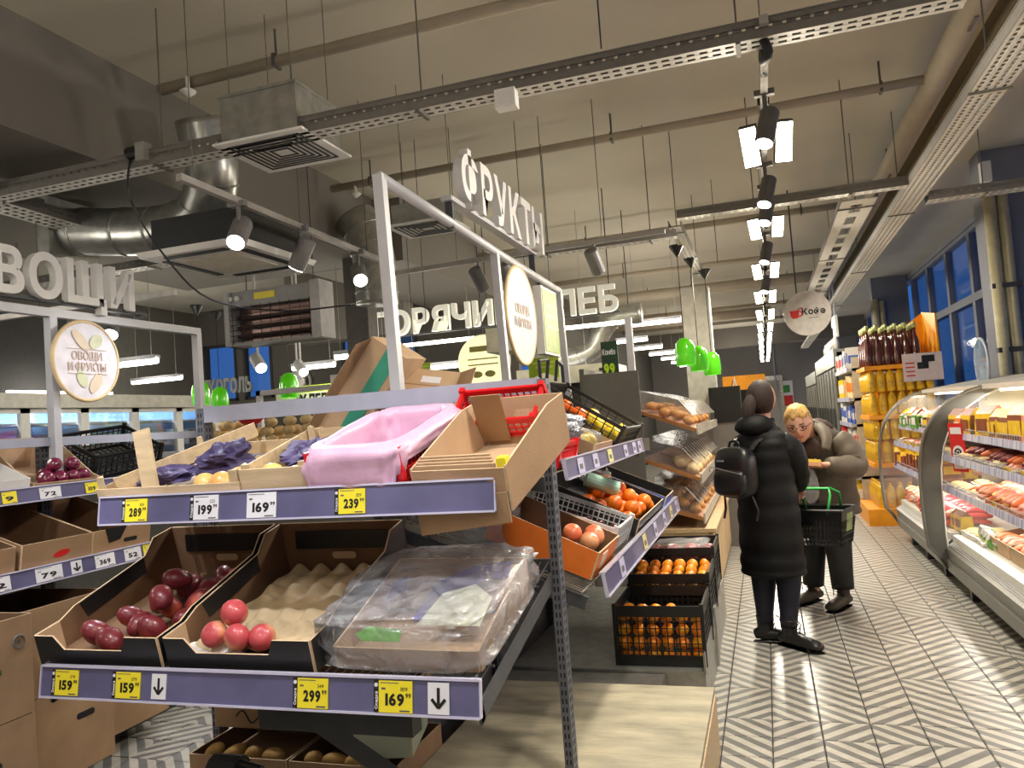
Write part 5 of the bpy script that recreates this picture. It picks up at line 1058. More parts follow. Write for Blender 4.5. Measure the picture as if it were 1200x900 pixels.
YEL = mat('yellow_pack', (240, 196, 40), .4, var=.15, scale=20); BRN = mat('brown_pack', (140, 74, 44), .4, var=.25, scale=20); ORP = mat('orange_pack', (232, 128, 36), .4, var=.2, scale=20); PNK = mat('pink_meat', (222, 138, 116), .4, scale=30, col2=(240, 176, 150), thr=.5); DRED = mat('dark_salami', (104, 34, 36), .4, scale=30, col2=(160, 80, 74), thr=.58); REDS = mat('red_sausage', (196, 34, 44), .35, var=.2); ORS = mat('smoked_sausage', (206, 108, 62), .4, var=.2, scale=20); WHP = mat('white_pack', (226, 222, 214), .4, var=.06); GRP = mat('green_pack', (96, 160, 62), .4, var=.2, scale=20); BLP = mat('blue_pack', (70, 100, 180), .4, var=.2, scale=20); BLKP = mat('black_pack', (36, 34, 32), .35, var=.3, scale=25); CRM = mat('cream_cheese', (236, 214, 160), .5, var=.1, scale=20)
for k, f in (('yellow_packet', pack_bag('yellow_packet', YEL, BRN, .15, .075)), ('brown_packet', pack_bag('brown_packet', BRN, YEL, .17, .09)), ('sausage_packet', pack_bag('sausage_packet', PNK, YEL, .16, .07)), ('white_packet', pack_bag('white_packet', WHP, BLP, .13, .06)), ('orange_packet', pack_bag('orange_packet', ORP, WHP, .14, .06)), ('black_packet', pack_bag('black_packet', BLKP, YEL, .13, .055)), ('green_packet', pack_bag('green_packet', GRP, WHP, .12, .055)),
             ('salami', sausage('salami', DRED, .2, .028)), ('sausage', sausage('sausage', PNK, .16, .024)), ('red_sausage', sausage('red_sausage', REDS, .22, .024)), ('smoked_sausage', sausage('smoked_sausage', ORS, .17, .023)), ('meat_tray', meat_pack('meat_tray', WHP, DRED)), ('cheese_tray', meat_pack('cheese_tray', WHP, CRM, .1, .13, .045)), ('ham_tray', meat_pack('ham_tray', YEL, PNK, .1, .13, .05))): proto(k, f)
rp = random.Random(11); OFF = {}
def row(kind, x, y0, y1, z, step, label, group, rows=1, dx=.1, rz=0, jit=.012, tilt=0, lay=1, dz=.04, sc=1, frm=None, back=False):
    """copies along Y; each label adds its layer, row and place counted from FRM"""
    ks = kind if isinstance(kind, tuple) else (kind,)
    for l in range(lay):
        for r in range(rows):
            ys = []; y = y0 + (step * .5 if (r + l) % 2 else 0)
            while y < y1: ys.append(y); y += step
            kk = (label.split('{k}')[-1] if '{k}' in label else label, l, r); off = OFF.get(kk, 0); OFF[kk] = off + len(ys)
            for k, y in enumerate(ys):
                kd_ = ks[rp.randrange(len(ks))]; o = PR[kd_].copy(); COL.objects.link(o); o.location = (x + r * dx + rp.uniform(-jit, jit), y + rp.uniform(-jit, jit), z + l * dz); o.rotation_euler = (0, tilt, rz + rp.uniform(-.25, .25)); sv = sc * rp.uniform(.92, 1.1); o.scale = (sv, sv, sv * rp.uniform(.92, 1.12))
                n = off + (len(ys) - k if back else k + 1)
                tag(o, label.replace('{k}', kd_.replace('_', ' ')) + ((', ' + ('lower', 'middle' if lay > 2 else 'upper', 'upper')[l]) if lay > 1 else '') + ((', ' + ('front', 'rear')[r]) if rows > 1 else '') + ', ' + ordw(n) + ' from ' + (frm or 'the arched panel'), kd_.replace('_', ' '), group)
NC, FC = '(long chiller)', '(short chiller)'
row(('orange_packet', 'yellow_packet', 'white_packet'), 1.42, 6.45, 6.95, 1.217, .14, '{k}, top shelf, long chiller', 'orange packets, long chiller', 1, sc=1.22, back=True)
row(('yellow_packet', 'orange_packet', 'white_packet', 'brown_packet'), 1.45, 5.75, 6.4, 1.217, .15, '{k}, top shelf, long chiller', 'yellow packets, long chiller', 2, .12, sc=1.22, back=True)
row(('brown_packet', 'brown_packet', 'sausage_packet'), 1.45, 5.1, 5.75, 1.217, .2, '{k}, top shelf, long chiller', 'brown packets, long chiller', 2, .12, sc=1.22, back=True)
row(('sausage_packet', 'yellow_packet'), 1.45, 3.5, 5.05, 1.217, .17, '{k}, top shelf, long chiller', 'sausage packets, long chiller', 2, .12, sc=1.22, back=True)
row('cheese_tray', 1.39, 6.4, 6.95, 1.042, .12, '{k}, second shelf, long chiller', 'cheese trays, long chiller', 2, .14, back=True)
row(('meat_tray', 'meat_tray', 'ham_tray', 'cheese_tray'), 1.39, 5.0, 6.35, 1.042, .115, '{k}, second shelf, long chiller', 'salami trays, long chiller', 2, .14, back=True)
row(('salami', 'salami', 'smoked_sausage', 'meat_tray'), 1.42, 4.6, 6.3, 1.085, .1, '{k} atop the second shelf, long chiller', 'salami sticks, long chiller', 1, .1, 1.2, back=True)
row('cheese_tray', 1.38, 6.5, 6.95, .802, .12, '{k}, third shelf, long chiller', 'pale trays, third shelf', 2, .15, back=True)
row(('ham_tray', 'cheese_tray', 'smoked_sausage'), 1.38, 5.95, 6.5, .802, .1, '{k}, third shelf, long chiller', 'ham trays, long chiller', 2, .15, back=True)
row(('sausage', 'sausage', 'smoked_sausage', 'sausage', 'ham_tray'), 1.38, 4.4, 6.0, .803, .068, '{k}, third shelf, long chiller', 'sausages, third shelf of the long chiller', 2, .11, 1.35, lay=2, dz=.045, back=True)
row('smoked_sausage', 1.6, 4.4, 6.3, .803, .06, 'smoked sausage behind, third shelf, long chiller', 'smoked sausages, long chiller', 1, .1, 1.3, lay=2, dz=.045, back=True)
row('green_packet', 1.5, 6.2, 6.6, .42, .12, 'green packet, bottom deck, long chiller', 'green packets, long chiller', 1, tilt=-.5, back=True)
for k, y in enumerate((4.5, 5.05, 5.6, 6.1)):
    q = carton('display_tray', 'brown card tray of sausages in the long chiller, %s from the picture edge' % ordn[k], (1.44, y, .425), (R(6), 0, R(-90)), .46, .4, .1, .13, None, CARDL, CARDD); q.location = (1.44, y, .425)
    q.rotation_euler = (R(6), 0, R(-90)); 
    q.rotation_euler = (R(6), 0, R(-90)); 
for k, y in enumerate((4.5, 5.05, 5.6, 6.1)): row(('smoked_sausage', 'sausage', 'meat_tray'), 1.52, y - .17, y + .17, .445, .075, '{k} in the %s card tray' % ordn[k], 'sausages in card tray %s' % ordn[k], 2, .11, 1.5, lay=2, frm='the picture edge')
row('cheese_tray', 1.46, 6.4, 6.95, .425, .13, 'pale tray, bottom deck, long chiller', 'pale trays, bottom deck', 2, .15, back=True)
row(('black_packet', 'green_packet', 'yellow_packet', 'black_packet'), 1.44, 7.2, 9.3, 1.217, .13, '{k}, top shelf, short chiller', 'black packets, shorter chiller', 2, .12, sc=1.22)
row('green_packet', 1.42, 8.3, 9.3, 1.217, .13, 'green packet in front, top shelf, short chiller', 'green packets, shorter chiller', 1, sc=1.22)
row(('meat_tray', 'ham_tray', 'cheese_tray'), 1.38, 7.15, 9.3, 1.042, .12, '{k}, second shelf, short chiller', 'meat trays, shorter chiller', 2, .14)
row(('smoked_sausage', 'smoked_sausage', 'brown_packet', 'sausage'), 1.39, 7.15, 9.3, .802, .075, '{k}, third shelf, short chiller', 'smoked sausages, shorter chiller', 2, .12, 1.4, lay=2, dz=.045)
row(('red_sausage', 'red_sausage', 'sausage', 'red_sausage'), 1.42, 7.3, 8.3, .43, .07, '{k}, bottom deck, short chiller', 'red sausages, shorter chiller', 2, .16, 1.45, lay=3, dz=.045)
row(('sausage', 'smoked_sausage', 'cheese_tray'), 1.42, 8.3, 9.3, .43, .08, '{k}, bottom deck, short chiller', 'pink sausages, shorter chiller', 2, .16, 1.45, lay=3, dz=.045)
row('yellow_packet', 1.44, 7.1, 7.35, .43, .12, '{k}, bottom deck, short chiller', 'yellow packets, shorter chiller', 1)
# hanging red shelf card
t = thing('promo_card', 'red promotional card hanging from the top shelf of the long chiller beside the arched panel', 'card', (1.335, 6.55, 1.12), (R(3), 0, R(-62)))
MB().box((-.075, 0, -.17), (.075, .004, .19)).build('card', REDP, t)
b = MB(); b.slab([(.055 * math.cos(a), .055 * math.sin(a)) for a in [2 * PI * i / 20 for i in range(20)]], (0, 0, -.03), (1, 0, 0), (0, 0, 1), .002); b.box((-.06, -.002, -.15), (.06, 0, -.105)); b.box((-.055, -.002, .11), (.055, 0, .16)); b.build('white_print', WHT, t)
b = MB(); b.tube([(.03 * math.cos(a), -.004, -.03 + .03 * math.sin(a)) for a in [2 * PI * i / 14 for i in range(14)]], .006, 6, closed=True); b.cbox((.0, -.004, -.03), (.02, .003, .02)); b.build('dark_print', INK, t)
t = thing('round_sign', 'translucent round sign standing on the chiller top before the blue windows', 'sign', (2.02, 8.6, 1.8)); disc(t, .24, .02, film('blue_white_film', (170, 200, 230), .5, .4, .1, .02, 4), WHITEM); MB().box((-.01, -.03, -.36), (.02, .03, -.2)).build('stand', WHITEM, t)

# ------------------------------------------------------------------ oil display
OIL = mat('golden_oil', (238, 178, 36), .12, var=.35, scale=12, coat=.6); OILCAP = mat('yellow_cap', (240, 190, 30), .4); DKB = mat('dark_bottle', (92, 36, 18), .12, var=.3, coat=.7); PALECAP = mat('pale_cap', (206, 214, 140), .4); LBL = mat('bottle_label', (236, 206, 90), .5, var=.15, scale=25)
ORT = mat('orange_tray', (244, 160, 20), .5, var=.06)
t = thing('oil_display', 'orange tiered pallet display of cooking oil at the end of the chillers', 'display stand', (0, 0, 0))
ox0, ox1, oy0, oy1 = 1.2, 1.95, 10.4, 11.3
MB().box((ox0 - .12, oy0 - .1, .0), (ox1, oy1, .2)).build('base', ORT, t)
lv = (.2, .72, 1.3, 1.9)
for z in lv[1:]: MB().box((ox0 - .01, oy0 - .02, z - .03), (ox1, oy1, z + .02)).build('tray', ORT, t)
MB().hexa([(1.62, oy1, 1.9), (ox1 + .1, oy1, 1.9), (ox1 + .1, oy1 + .03, 1.9), (1.62, oy1 + .03, 1.9), (1.62, oy1, 2.3), (ox1 + .1, oy1, 2.6), (ox1 + .1, oy1 + .03, 2.6), (1.62, oy1 + .03, 2.3)]).build('back_crown', ORT, t)
MB().hexa([(ox1 + .08, oy0 + .1, 1.9), (ox1 + .1, oy0 + .1, 1.9), (ox1 + .1, oy1, 1.9), (ox1 + .08, oy1, 1.9), (ox1 + .08, oy0 + .1, 2.5), (ox1 + .1, oy0 + .1, 2.5), (ox1 + .1, oy1, 2.6), (ox1 + .08, oy1, 2.6)]).build('side_crown', ORT, t)
b = MB(); b.lathe([(.05, 0), (.052, .02), (.052, .2), (.03, .255), (.018, .27)], 10, mi=[0, 2, 2, 0]); b.lathe([(.02, .27), (.02, .295)], 8, mi=1); bo = b.build('oil_bottle', [OIL, OILCAP, OIL], None, True); bo.location = (0, 0, -60)
b = MB(); b.lathe([(.046, 0), (.048, .02), (.048, .26), (.02, .36), (.018, .43)], 10, mi=[0, 0, 0, 0]); b.lathe([(.022, .43), (.022, .5)], 8, mi=1); db = b.build('dark_bottle', [DKB, PALECAP], None, True); db.location = (0, 0, -60)
def bot(p, loc, label, group):
    o = p.copy(); COL.objects.link(o); o.location = loc; tag(o, label, 'bottle', group)
for li, (z, hh) in enumerate(((.2, .5), (.74, .55), (1.32, .57))):
    for tier in range(2 if li else 1):
        zz = z + tier * .283 if li else z
        for i in range(7): bot(bo, (ox0 + .06 + i * .107, oy0 + .05, zz), 'golden oil bottle on the front of display tier %s, %s row up, %s from left' % (NUMW[li], ordw(tier + 1), ordw(i + 1)), 'oil bottles on tier %s' % ordn[li])
        for j in range(1, 6): bot(bo, (ox0 + .06, oy0 + .05 + j * .15, zz), 'golden oil bottle along the side of display tier %s, %s row up, %s back' % (NUMW[li], ordw(tier + 1), ordw(j)), 'oil bottles along tier %s' % ordn[li])
    if li: MB().box((ox0 + .14, oy0 + .12, z), (ox1 - .02, oy1 - .05, z + .5)).build('inner_block', ORT, t)
for i in range(6):
    for j in range(4): bot(db, (ox0 + .06 + i * .105, oy0 + .06 + j * .2, 1.92), 'dark brown pale-capped bottle atop the orange display, row %s, %s from left' % (NUMW[j], ordw(i + 1)), 'dark bottles on the display')
t = thing('price_board', 'white price board with dark boxes propped on the orange display', 'sign', (1.79, 10.367, 1.9), (0, 0, R(0))); MB().box((-.18, 0, -.2), (.25, .01, .13)).build('board', mat('pinkish_board', (222, 206, 206), .5, var=.08, scale=12), t)
b = MB(); b.box((.03, -.004, .02), (.17, 0, .1)); b.box((-.02, -.004, -.06), (.1, 0, .02)); b.build('dark_boxes', INK, t); b = MB()
for k in range(4): b.box((-.15, -.004, -.14 + k * .05), (-.05, 0, -.125 + k * .05))
b.build('fine_print', REDP, t)
# shelving with groceries beyond the oil
t = thing('grocery_shelf', 'tall shelving of tins and packets beyond the orange oil display', 'shelving', (0, 0, 0)); sx, sy0, sy1 = 1.1, 11.4, 13.2
MB().box((1.75, sy0, 0), (1.8, sy1, 2.3)).build('back_panel', WALLG, t); MB().box((sx + .05, sy0, 0), (1.78, sy0 + .03, 2.1)).build('side_panel', mat('shelf_cream', (210, 200, 180), .5), t)
SZ = (.12, .5, .85, 1.2, 1.55, 1.95)
for z in SZ: MB().box((sx, sy0, z - .04), (1.78, sy1, z)).build('shelf', WHITEM, t); MB().box((sx - .012, sy0, z - .045), (sx, sy1, z + .015)).build('price_strip', STRIP, t)
def box_proto(n, ms, w_, h, d=.08):
    b = MB(); b.box((-d, -w_ / 2, 0), (d, w_ / 2, h), 0); b.box((-d - .002, -w_ / 2 * .9, h * .3), (-d, w_ / 2 * .9, h * .75), 1); b.box((-d * .9, -w_ / 2 - .002, h * .3), (d * .9, -w_ / 2, h * .75), 1); o = b.build(n, ms); o.location = (0, 0, -60); return o
PR['tin_box'] = box_proto('tin_box', [WHP, BLP], .12, .24); PR['flour_bag'] = box_proto('flour_bag', [CRM, ORP], .12, .26); PR['blue_box'] = box_proto('blue_box', [BLP, WHP], .11, .22); PR['red_box'] = box_proto('red_box', [REDP, WHP], .12, .25); PR['cream_box'] = box_proto('cream_box', [WHP, REDP], .12, .25); PR['yellow_box'] = box_proto('yellow_box', [YEL, WHP], .12, .26)
for k, (z, kinds) in enumerate(zip(SZ, (('yellow_box', 'cream_box'), ('yellow_box', 'tin_box'), ('cream_box', 'red_box'), ('blue_box', 'tin_box'), ('flour_bag', 'yellow_box'), ('tin_box', 'cream_box')))):
    for q, kd in enumerate(kinds): row(kd, sx + .1, sy0 + .1 + q * .9, sy0 + .1 + (q + 1) * .85, z, .15, '%s on the %s grocery shelf up' % (kd.replace('_', ' '), ordn[k]), '%s row, shelf %s' % (kd.replace('_', ' '), ordn[k]), 1, jit=.006, frm='the oil')
# upright glass door coolers along the window side
CGL = mat('cooler_front', (138, 142, 132), .25, .2, var=.1, scale=3); CGD = mat('cooler_dark', (92, 94, 90), .5, .2)
for k, (y0, y1, z) in enumerate(((13.4, 18.0, 2.3), (18.3, 22.5, 2.15))):
    t = thing('glass_cooler', 'tall grey cooler with narrow glass doors, %s beyond the grocery shelving' % ordn[k], 'cooler', (0, 0, 0))
    MB().box((1.15, y0, .0), (1.9, y1, z)).build('body', CGD, t); MB().box((1.1, y0, z - .22), (1.9, y1, z + .05)).build('top_panel', mat('cooler_top', (128, 132, 122), .4), t)
    n = 7
    for i in range(n):
        a = y0 + (y1 - y0) * i / n; d = thing('door', None, None, (1.13, a, 0)); d.parent = t; wd = (y1 - y0) / n
        MB().box((-.02, .02, .2), (0, wd - .02, z - .25)).build('door_glass', CGL, d); b = MB(); b.box((-.035, .01, .2), (-.015, .07, z - .25)); b.box((-.035, wd - .07, .2), (-.015, wd - .01, z - .25)); b.box((-.035, .01, .18), (-.015, wd - .01, .24)); b.build('door_frame', SIL, d); MB().box((-.06, wd - .1, .9), (-.04, wd - .08, 1.4)).build('handle', DKGREY, d)
    if not k:
        for i in range(9): tag(MB().lathe([(.04, 0), (.045, .12), (.015, .2), (.02, .22)], 8).build('pale_bottle', WHP, None, True, loc=(1.18, y0 + .2 + i * .28, z - .24 + .29)), 'pale small bottle on top of the tall cooler, %s along' % ordw(i + 1), 'bottle', 'pale bottles on the cooler')
t = thing('hanging_board', 'white square board hung on two rods above the tall cooler', 'sign', (1.2, 13.6, 2.85)); MB().box((-.02, -.12, -.3), (.02, .35, .05)).build('board', WHITE, t)
for y in (0, .6): MB().tube([(0, y, -.1 if y else .05), (0, y, 1.1)], .018, 6).build('rod', WHITEM, t)
tag(MB().tube([(.42, 27.9, 0), (.42, 27.9, 3.9)], .03, 8).build('wall_pipe', WHITEM), 'thin white vertical pipe on the far end wall', 'pipe')

# ------------------------------------------------------------------ bread stand
BRD = mat('bread_crust', (206, 144, 70), .7, var=.25, scale=25); BRD2 = mat('pale_bun', (226, 196, 142), .7, var=.2, scale=25); TRW = mat('bread_tray_wood', (168, 112, 60), .55, var=.15, scale=5, stretch=(6, 1, 6))
t = thing('bread_stand', 'grey bakery stand with three tilted wooden trays under clear bins beside the aisle', 'bread stand', (0, 0, 0)); by0, by1 = 6.35, 9.02
GP = mat('stand_grey', (118, 114, 108), .5, var=.05)
MB().box((-1.42, by0 - .02, .0), (-.95, by0, 1.9)).build('end_panel', GP, t); MB().box((-1.44, by0, 0), (-1.4, by1, 1.95)).build('back_panel', GP, t)
for k in range(3):
    a = by0 + (by1 - by0) * k / 3; d = thing('cabinet', None, None, (0, a, 0)); d.parent = t; wd = (by1 - by0) / 3
    MB().box((-1.38, .0, .06), (-.5, wd - .006, .58)).build('carcass', BEIGE, d); MB().box((-.5, .006, .07), (-.47, wd - .012, .57)).build('cabinet_door', BEIGE, d)
MB().box((-1.38, by0 + .02, 0), (-.55, by1, .06)).build('plinth', MATTBLK, t)
MB().box((-1.4, by0 - .01, .58), (-.44, by1, .61)).build('worktop', BEIGE, t)
bn = {}
for nm, m_, r in (('bread_roll', BRD, (.05, .04, .032)), ('bun', BRD2, (.055, .055, .042))): o = MB().ball((0, 0, 0), r, 10, 7).build(nm, m_, None, True); o.location = (0, 0, -60); PR[nm] = o
for k, (zb, zf, kd) in enumerate(((1.575, 1.40, 'bread_roll'), (1.185, 1.01, 'bun'), (.83, .70, 'bread_roll'))):
    for j in range(3):
        a = by0 + .01 + j * .88; wd = .86; q = thing('bread_bin', 'clear lidded bread bin on a tilted wooden tray, %s tray down, %s along the aisle' % (ordn[k], ordn[j]), 'bread bin', (0, a, 0))
        MB().hexa([(-.97, 0, zb - .03), (-.53, 0, zf - .03), (-.53, wd, zf - .03), (-.97, wd, zb - .03), (-.97, 0, zb), (-.53, 0, zf), (-.53, wd, zf), (-.97, wd, zb)]).build('wooden_tray', TRW, q)
        MB().hexa([(-.53, -.005, zf - .05), (-.515, -.005, zf - .05), (-.515, wd, zf - .05), (-.53, wd, zf - .05), (-.53, -.005, zf + .03), (-.515, -.005, zf + .03), (-.515, wd, zf + .03), (-.53, wd, zf + .03)]).build('price_rail', mat('clear_rail', (196, 188, 172), .25), q)
        MB().box((-.97, 0, zb), (-.965, wd, zb + .16)).build('back_glass', CLEAR, q); MB().box((-1.4, .1, zb - .06), (-.95, .14, zb - .03)).box((-1.4, wd - .14, zb - .06), (-.95, wd - .1, zb - .03)).build('bracket', DKGREY, q)
        for y in (.004, wd - .008): MB().slab([(-.96, zb), (-.54, zf), (-.54, zf + .1), (-.66, zf + .24), (-.96, zb + .16)], (0, y + .004, 0), (1, 0, 0), (0, 0, 1), .004).build('side_glass', CLEAR, q)
        MB().hexa([(-.655, 0, zf + .235), (-.545, 0, zf + .1), (-.545, wd, zf + .1), (-.655, wd, zf + .235), (-.65, 0, zf + .24), (-.54, 0, zf + .105), (-.54, wd, zf + .105), (-.65, wd, zf + .24)]).build('lid', CLEAR, q)
        MB().hexa([(-.96, 0, zb + .155), (-.655, 0, zf + .235), (-.655, wd, zf + .235), (-.96, wd, zb + .155), (-.96, 0, zb + .16), (-.655, 0, zf + .24), (-.655, wd, zf + .24), (-.96, wd, zb + .16)]).build('top_glass', CLEAR, q)
        b = MB()
        for y in [wd * i / 4 for i in range(5)]: b.bar((-.65, y, zf + .24), (-.54, y, zf + .105), .008, .006)
        b.build('lid_ribs', mat('rib_white', (226, 222, 214), .25), q)
        if j < 2:
            for i in range(7):
                for r_ in range(4 if k != 1 else 2):
                    x = -.59 - r_ * .1 + .015 * math.sin(i * 4.1 + r_); o = PR[kd].copy(); COL.objects.link(o); o.rotation_euler = (.3 * math.sin(i * 2.3), .3 * math.cos(i * 1.7 + r_), i * 1.9 + r_); o.location = (x, a + .07 + i * .11 + .03 * (r_ % 2), zf + (zb - zf) * (-.53 - x) / .44 + .04 + .02 * abs(math.sin(i * 2.9 + r_ * 1.7))); tag(o, 'baked %s, %s tray down, %s bin, row %s, %s along' % (kd.replace('_', ' '), ordn[k], ordn[j], NUMW[r_], ordw(i + 1)), 'bread', 'baked goods, tray %s, bin %s' % (ordn[k], ordn[j]))
for k, (y, z) in enumerate(((6.34, 1.3), (6.34, .98))): t2 = thing('price_tag', 'small white tag stuck on the grey panel of the bread stand, %s' % ('upper' if not k else 'lower one'), 'price tag', (-.94 + k * .02, y, z)); MB().box((-.035, -.004, -.05), (.035, 0, .05)).build('card', mat('grey_tag', (168, 164, 156), .5), t2)
for k, (x, y, z, h) in enumerate(((-.42, 9.24, 1.38, .4), (-.24, 10.2, 1.1, .65), (-.66, 10.2, 1.35, .4))): t2 = thing('black_box', 'black box on the counter past the bread bins, %s' % ('by the aisle lamps', 'before the orange board', 'under the green pendants')[k], 'box', (x, y, 0)); MB().box((-.16, -.15, 0), (.16, .15, z)).build('stand', GP, t2); MB().box((-.17, -.16, z), (.17, .16, z + h)).build('black_case', BLACK, t2)
t = thing('orange_board', 'orange board standing far along the aisle behind the woman in black', 'board', (-.4, 16, 0)); MB().box((-.35, 0, 1.2), (.45, .05, 2.15)).build('panel', ORT, t); MB().box((-.3, .0, 0), (-.24, .05, 1.2)).box((.34, 0, 0), (.4, .05, 1.2)).build('leg', WHITEM, t)
MB().tube([(-.3, -.1, 1.2), (-.12, -.1, 2.1), (.05, -.1, 1.2)], .04, 6).build('white_stripe', WHITE, t)
t = thing('wall_notice', 'red and green notice on the far end wall', 'notice', (.75, 27.95, 1.4)); MB().box((-.2, -.02, 0), (.2, 0, .9)).build('board', WHT, t); MB().box((-.17, -.03, .05), (.17, -.02, .4)).build('red_print', REDP, t); MB().box((-.14, -.03, .5), (.1, -.02, .75)).build('green_print', GRN, t)

# ------------------------------------------------------------------ bakery behind the racks
t = thing('bakery_counter', 'grey bakery counter block with a white oven hood under the ХЛЕБ letters', 'counter', (0, 0, 0))
MB().box((-6.3, 8.5, 0), (-1.6, 8.6, 1.25)).build('counter_front', GP, t); MB().box((-6.3, 8.5, 1.25), (-1.6, 9.0, 1.3)).build('counter_top', WHITEM, t)
MB().box((-2.5, 8.0, 1.92), (-1.46, 8.9, 2.1)).build('oven_hood', mat('cream_hood', (216, 212, 186), .5), t); MB().box((-1.6, 7.995, 2.02), (-1.43, 8.0, 2.05)).build('hood_plate', DKGREY, t)
MB().box((-2.4, 8.1, 1.3), (-1.5, 8.9, 1.92)).build('oven', MATTBLK, t); MB().box((-2.3, 8.08, 1.4), (-1.6, 8.1, 1.8)).build('oven_glass', mat('oven_glass', (60, 58, 54), .2, .3), t)
MB().box((-1.6, 8.2, 0), (-1.47, 8.6, 1.85)).build('grey_cabinet', GP, t)
MB().box((-3.95, 7.0, 1.0), (-3.7, 7.2, 3.4)).build('grey_pillar', mat('pillar_grey', (104, 100, 96), .7), t)
t = thing('text_board', 'white board with small lines of text beside the grey pillar', 'sign', (-4.0, 6.95, 2.03)); MB().box((-.14, 0, -.16), (.2, .02, .13)).build('board', WHITE, t); b = MB(); put_text(b, 'Свежий', .0, -.001, .03, .05, depth=.002, width=.2); b.build('lettering', mat('grey_letter', (130, 126, 122), .6), t)
t = thing('bread_board', 'lime and white board reading ХЛЕБ with a wheat mark behind the green pendant', 'sign', (-5.75, 9.0, 2.08)); MB().box((-.45, 0, -.2), (.4, .02, .06)).build('board', mat('pale_lime', (206, 222, 170), .5), t); MB().box((-.45, -.002, .06), (.4, .02, .15)).build('lime_band', LIME, t)
b = MB(); put_text(b, 'ХЛЕБ', .12, -.002, -.12, .15, .05, depth=.004, width=.42); b.build('lettering', INK, t); b = MB()
for k in range(4): b.bar((-.28 + k * .05, -.004, -.12), (-.2 + k * .04, -.004, -.02 + k * .01), .004, .016)
b.build('wheat_mark', INK, t)
t = thing('poster', 'dark green hanging poster with yellow figures beside the bakery post', 'poster', (-1.3, 7.0, 1.9)); MB().box((-.07, 0, -.42), (.08, .01, .32)).build('sheet', mat('dark_green_poster', (30, 62, 40), .5, var=.3, scale=10), t)
b = MB(); put_text(b, 'Комбо', 0, -.001, .2, .05, depth=.002, width=.12); b.build('title', WHT, t); b = MB(); put_text(b, '99', -.005, -.001, .02, .1, .05, depth=.002, width=.1); put_text(b, '169', -.0, -.001, -.14, .1, .05, depth=.002, width=.12); b.build('figures', LIME, t); b = MB()
for k in range(4): b.bar((-.02 + k * .03, -.003, -.4), (.0 + k * .024, -.003, -.22), .003, .016)
b.build('picture', mat('straw_print', (206, 170, 80), .6), t)
t = thing('white_post', 'white metal post at the corner of the bakery beside the dark green poster', 'post', (-1.11, 7.05, 0)); MB().box((-.03, -.03, 0), (.03, .03, 2.42)).build('shaft', WHITEM, t); MB().box((-.06, -.06, 0), (.06, .06, .03)).build('foot', WHITEM, t)
# snacks seen above the upper crates
ns = MB(); rr = random.Random(5)
t = thing('far_counter', 'pale counter across the aisle with heaps of baked goods', 'counter', (0, 0, 0)); MB().box((-6.2, 6.4, 0), (-3.2, 7.0, 1.45)).build('body', GP, t); MB().box((-6.2, 6.35, 1.45), (-3.2, 7.0, 1.5)).build('counter_top', WHITEM, t); b = MB(); b.box((-4.85, 6.7, 1.5), (-4.8, 6.75, 2.05)); b.box((-4.85, 6.7, 2.0), (-4.0, 6.75, 2.05)); b.build('rail_frame', WHITEM, t)
for i in range(42):
    x = -5.2 + .22 * (i % 8) + rr.uniform(-.03, .03); y = 6.45 + .16 * (i // 24); k = PR['bun']; o = k.copy(); COL.objects.link(o); o.location = (x, y, 1.55 + .085 * ((i // 8) % 3)); o.scale = (1.15,) * 3; tag(o, 'pale bun heaped on the far counter, layer %s, row %s, %s from left' % (NUMW[(i // 8) % 3], NUMW[i // 24], ordw(i % 8 + 1)), 'bread', 'buns on the far counter')
o = MB().ball((0, 0, 0), (.13, .09, .08), 12, 8).build('red_package', REDP, None, True); o.location = (-4.72, 6.42, 1.78); tag(o, 'small shiny red package among the buns on the far counter', 'package')
# ------------------------------------------------------------------ freezers along the hall's left side
FRZ = mat('freezer_back', (112, 176, 236), .4, var=.25, scale=3, stretch=(1, 1, 2.5)); 
t = thing('freezer_row', 'row of glass fronted freezers glowing light blue under a white canopy', 'freezer', (0, 0, 0)); fy0, k_n, fs = 4.7, 6, .74
MB().box((-8.1, fy0, 0), (-7.3, fy0 + fs * 7, 1.0)).build('body', FW, t); MB().box((-8.1, fy0 - .5, 2.05), (-7.1, fy0 + fs * 5.8, 2.2)).build('canopy', mat('canopy_white', (196, 192, 180), .5), t); MB().box((-7.2, fy0 + 1.2, 2.2), (-7.15, fy0 + 2.5, 2.23)).build('canopy_lamp', LEDW, t)
MB().box((-8.1, fy0, 1.0), (-7.9, fy0 + fs * 7, 2.05)).build('back', FRZ, t); MB().box((-8.1, fy0 + fs * 7, 0), (-7.25, fy0 + fs * 7.1, 2.05)).build('end_wall', FRZ, t)
for k in range(7):
    a = fy0 + fs * k - .08; wd = fs; d = thing('door', None, None, (-7.22, a, 0)); d.parent = t
    b = MB(); b.box((-.03, 0, 1.0), (.02, .06, 2.05)); b.box((-.03, wd - .05, 1.0), (.02, wd, 2.05)); b.box((-.03, 0, 2.0), (.02, wd, 2.05)); b.build('door_frame', WHITE, d); MB().box((-.02, .06, 1.0), (-.01, wd - .05, 2.0)).build('door_glass', GLASS, d)
    for z in (1.3, 1.6, 1.9): MB().box((-.6, .02, z - .02), (-.05, wd - .02, z)).build('shelf', WHITEM, d)
FP = {}
for nm, c in (('purple_box', (110, 80, 190)), ('teal_box', (60, 160, 180)), ('pale_box', (190, 210, 230))): o = MB().box((-.1, -.12, 0), (.1, .12, .16)).build(nm, mat('frozen_' + nm, c, .4, var=.2, scale=15)); o.location = (0, 0, -60); FP[nm] = o
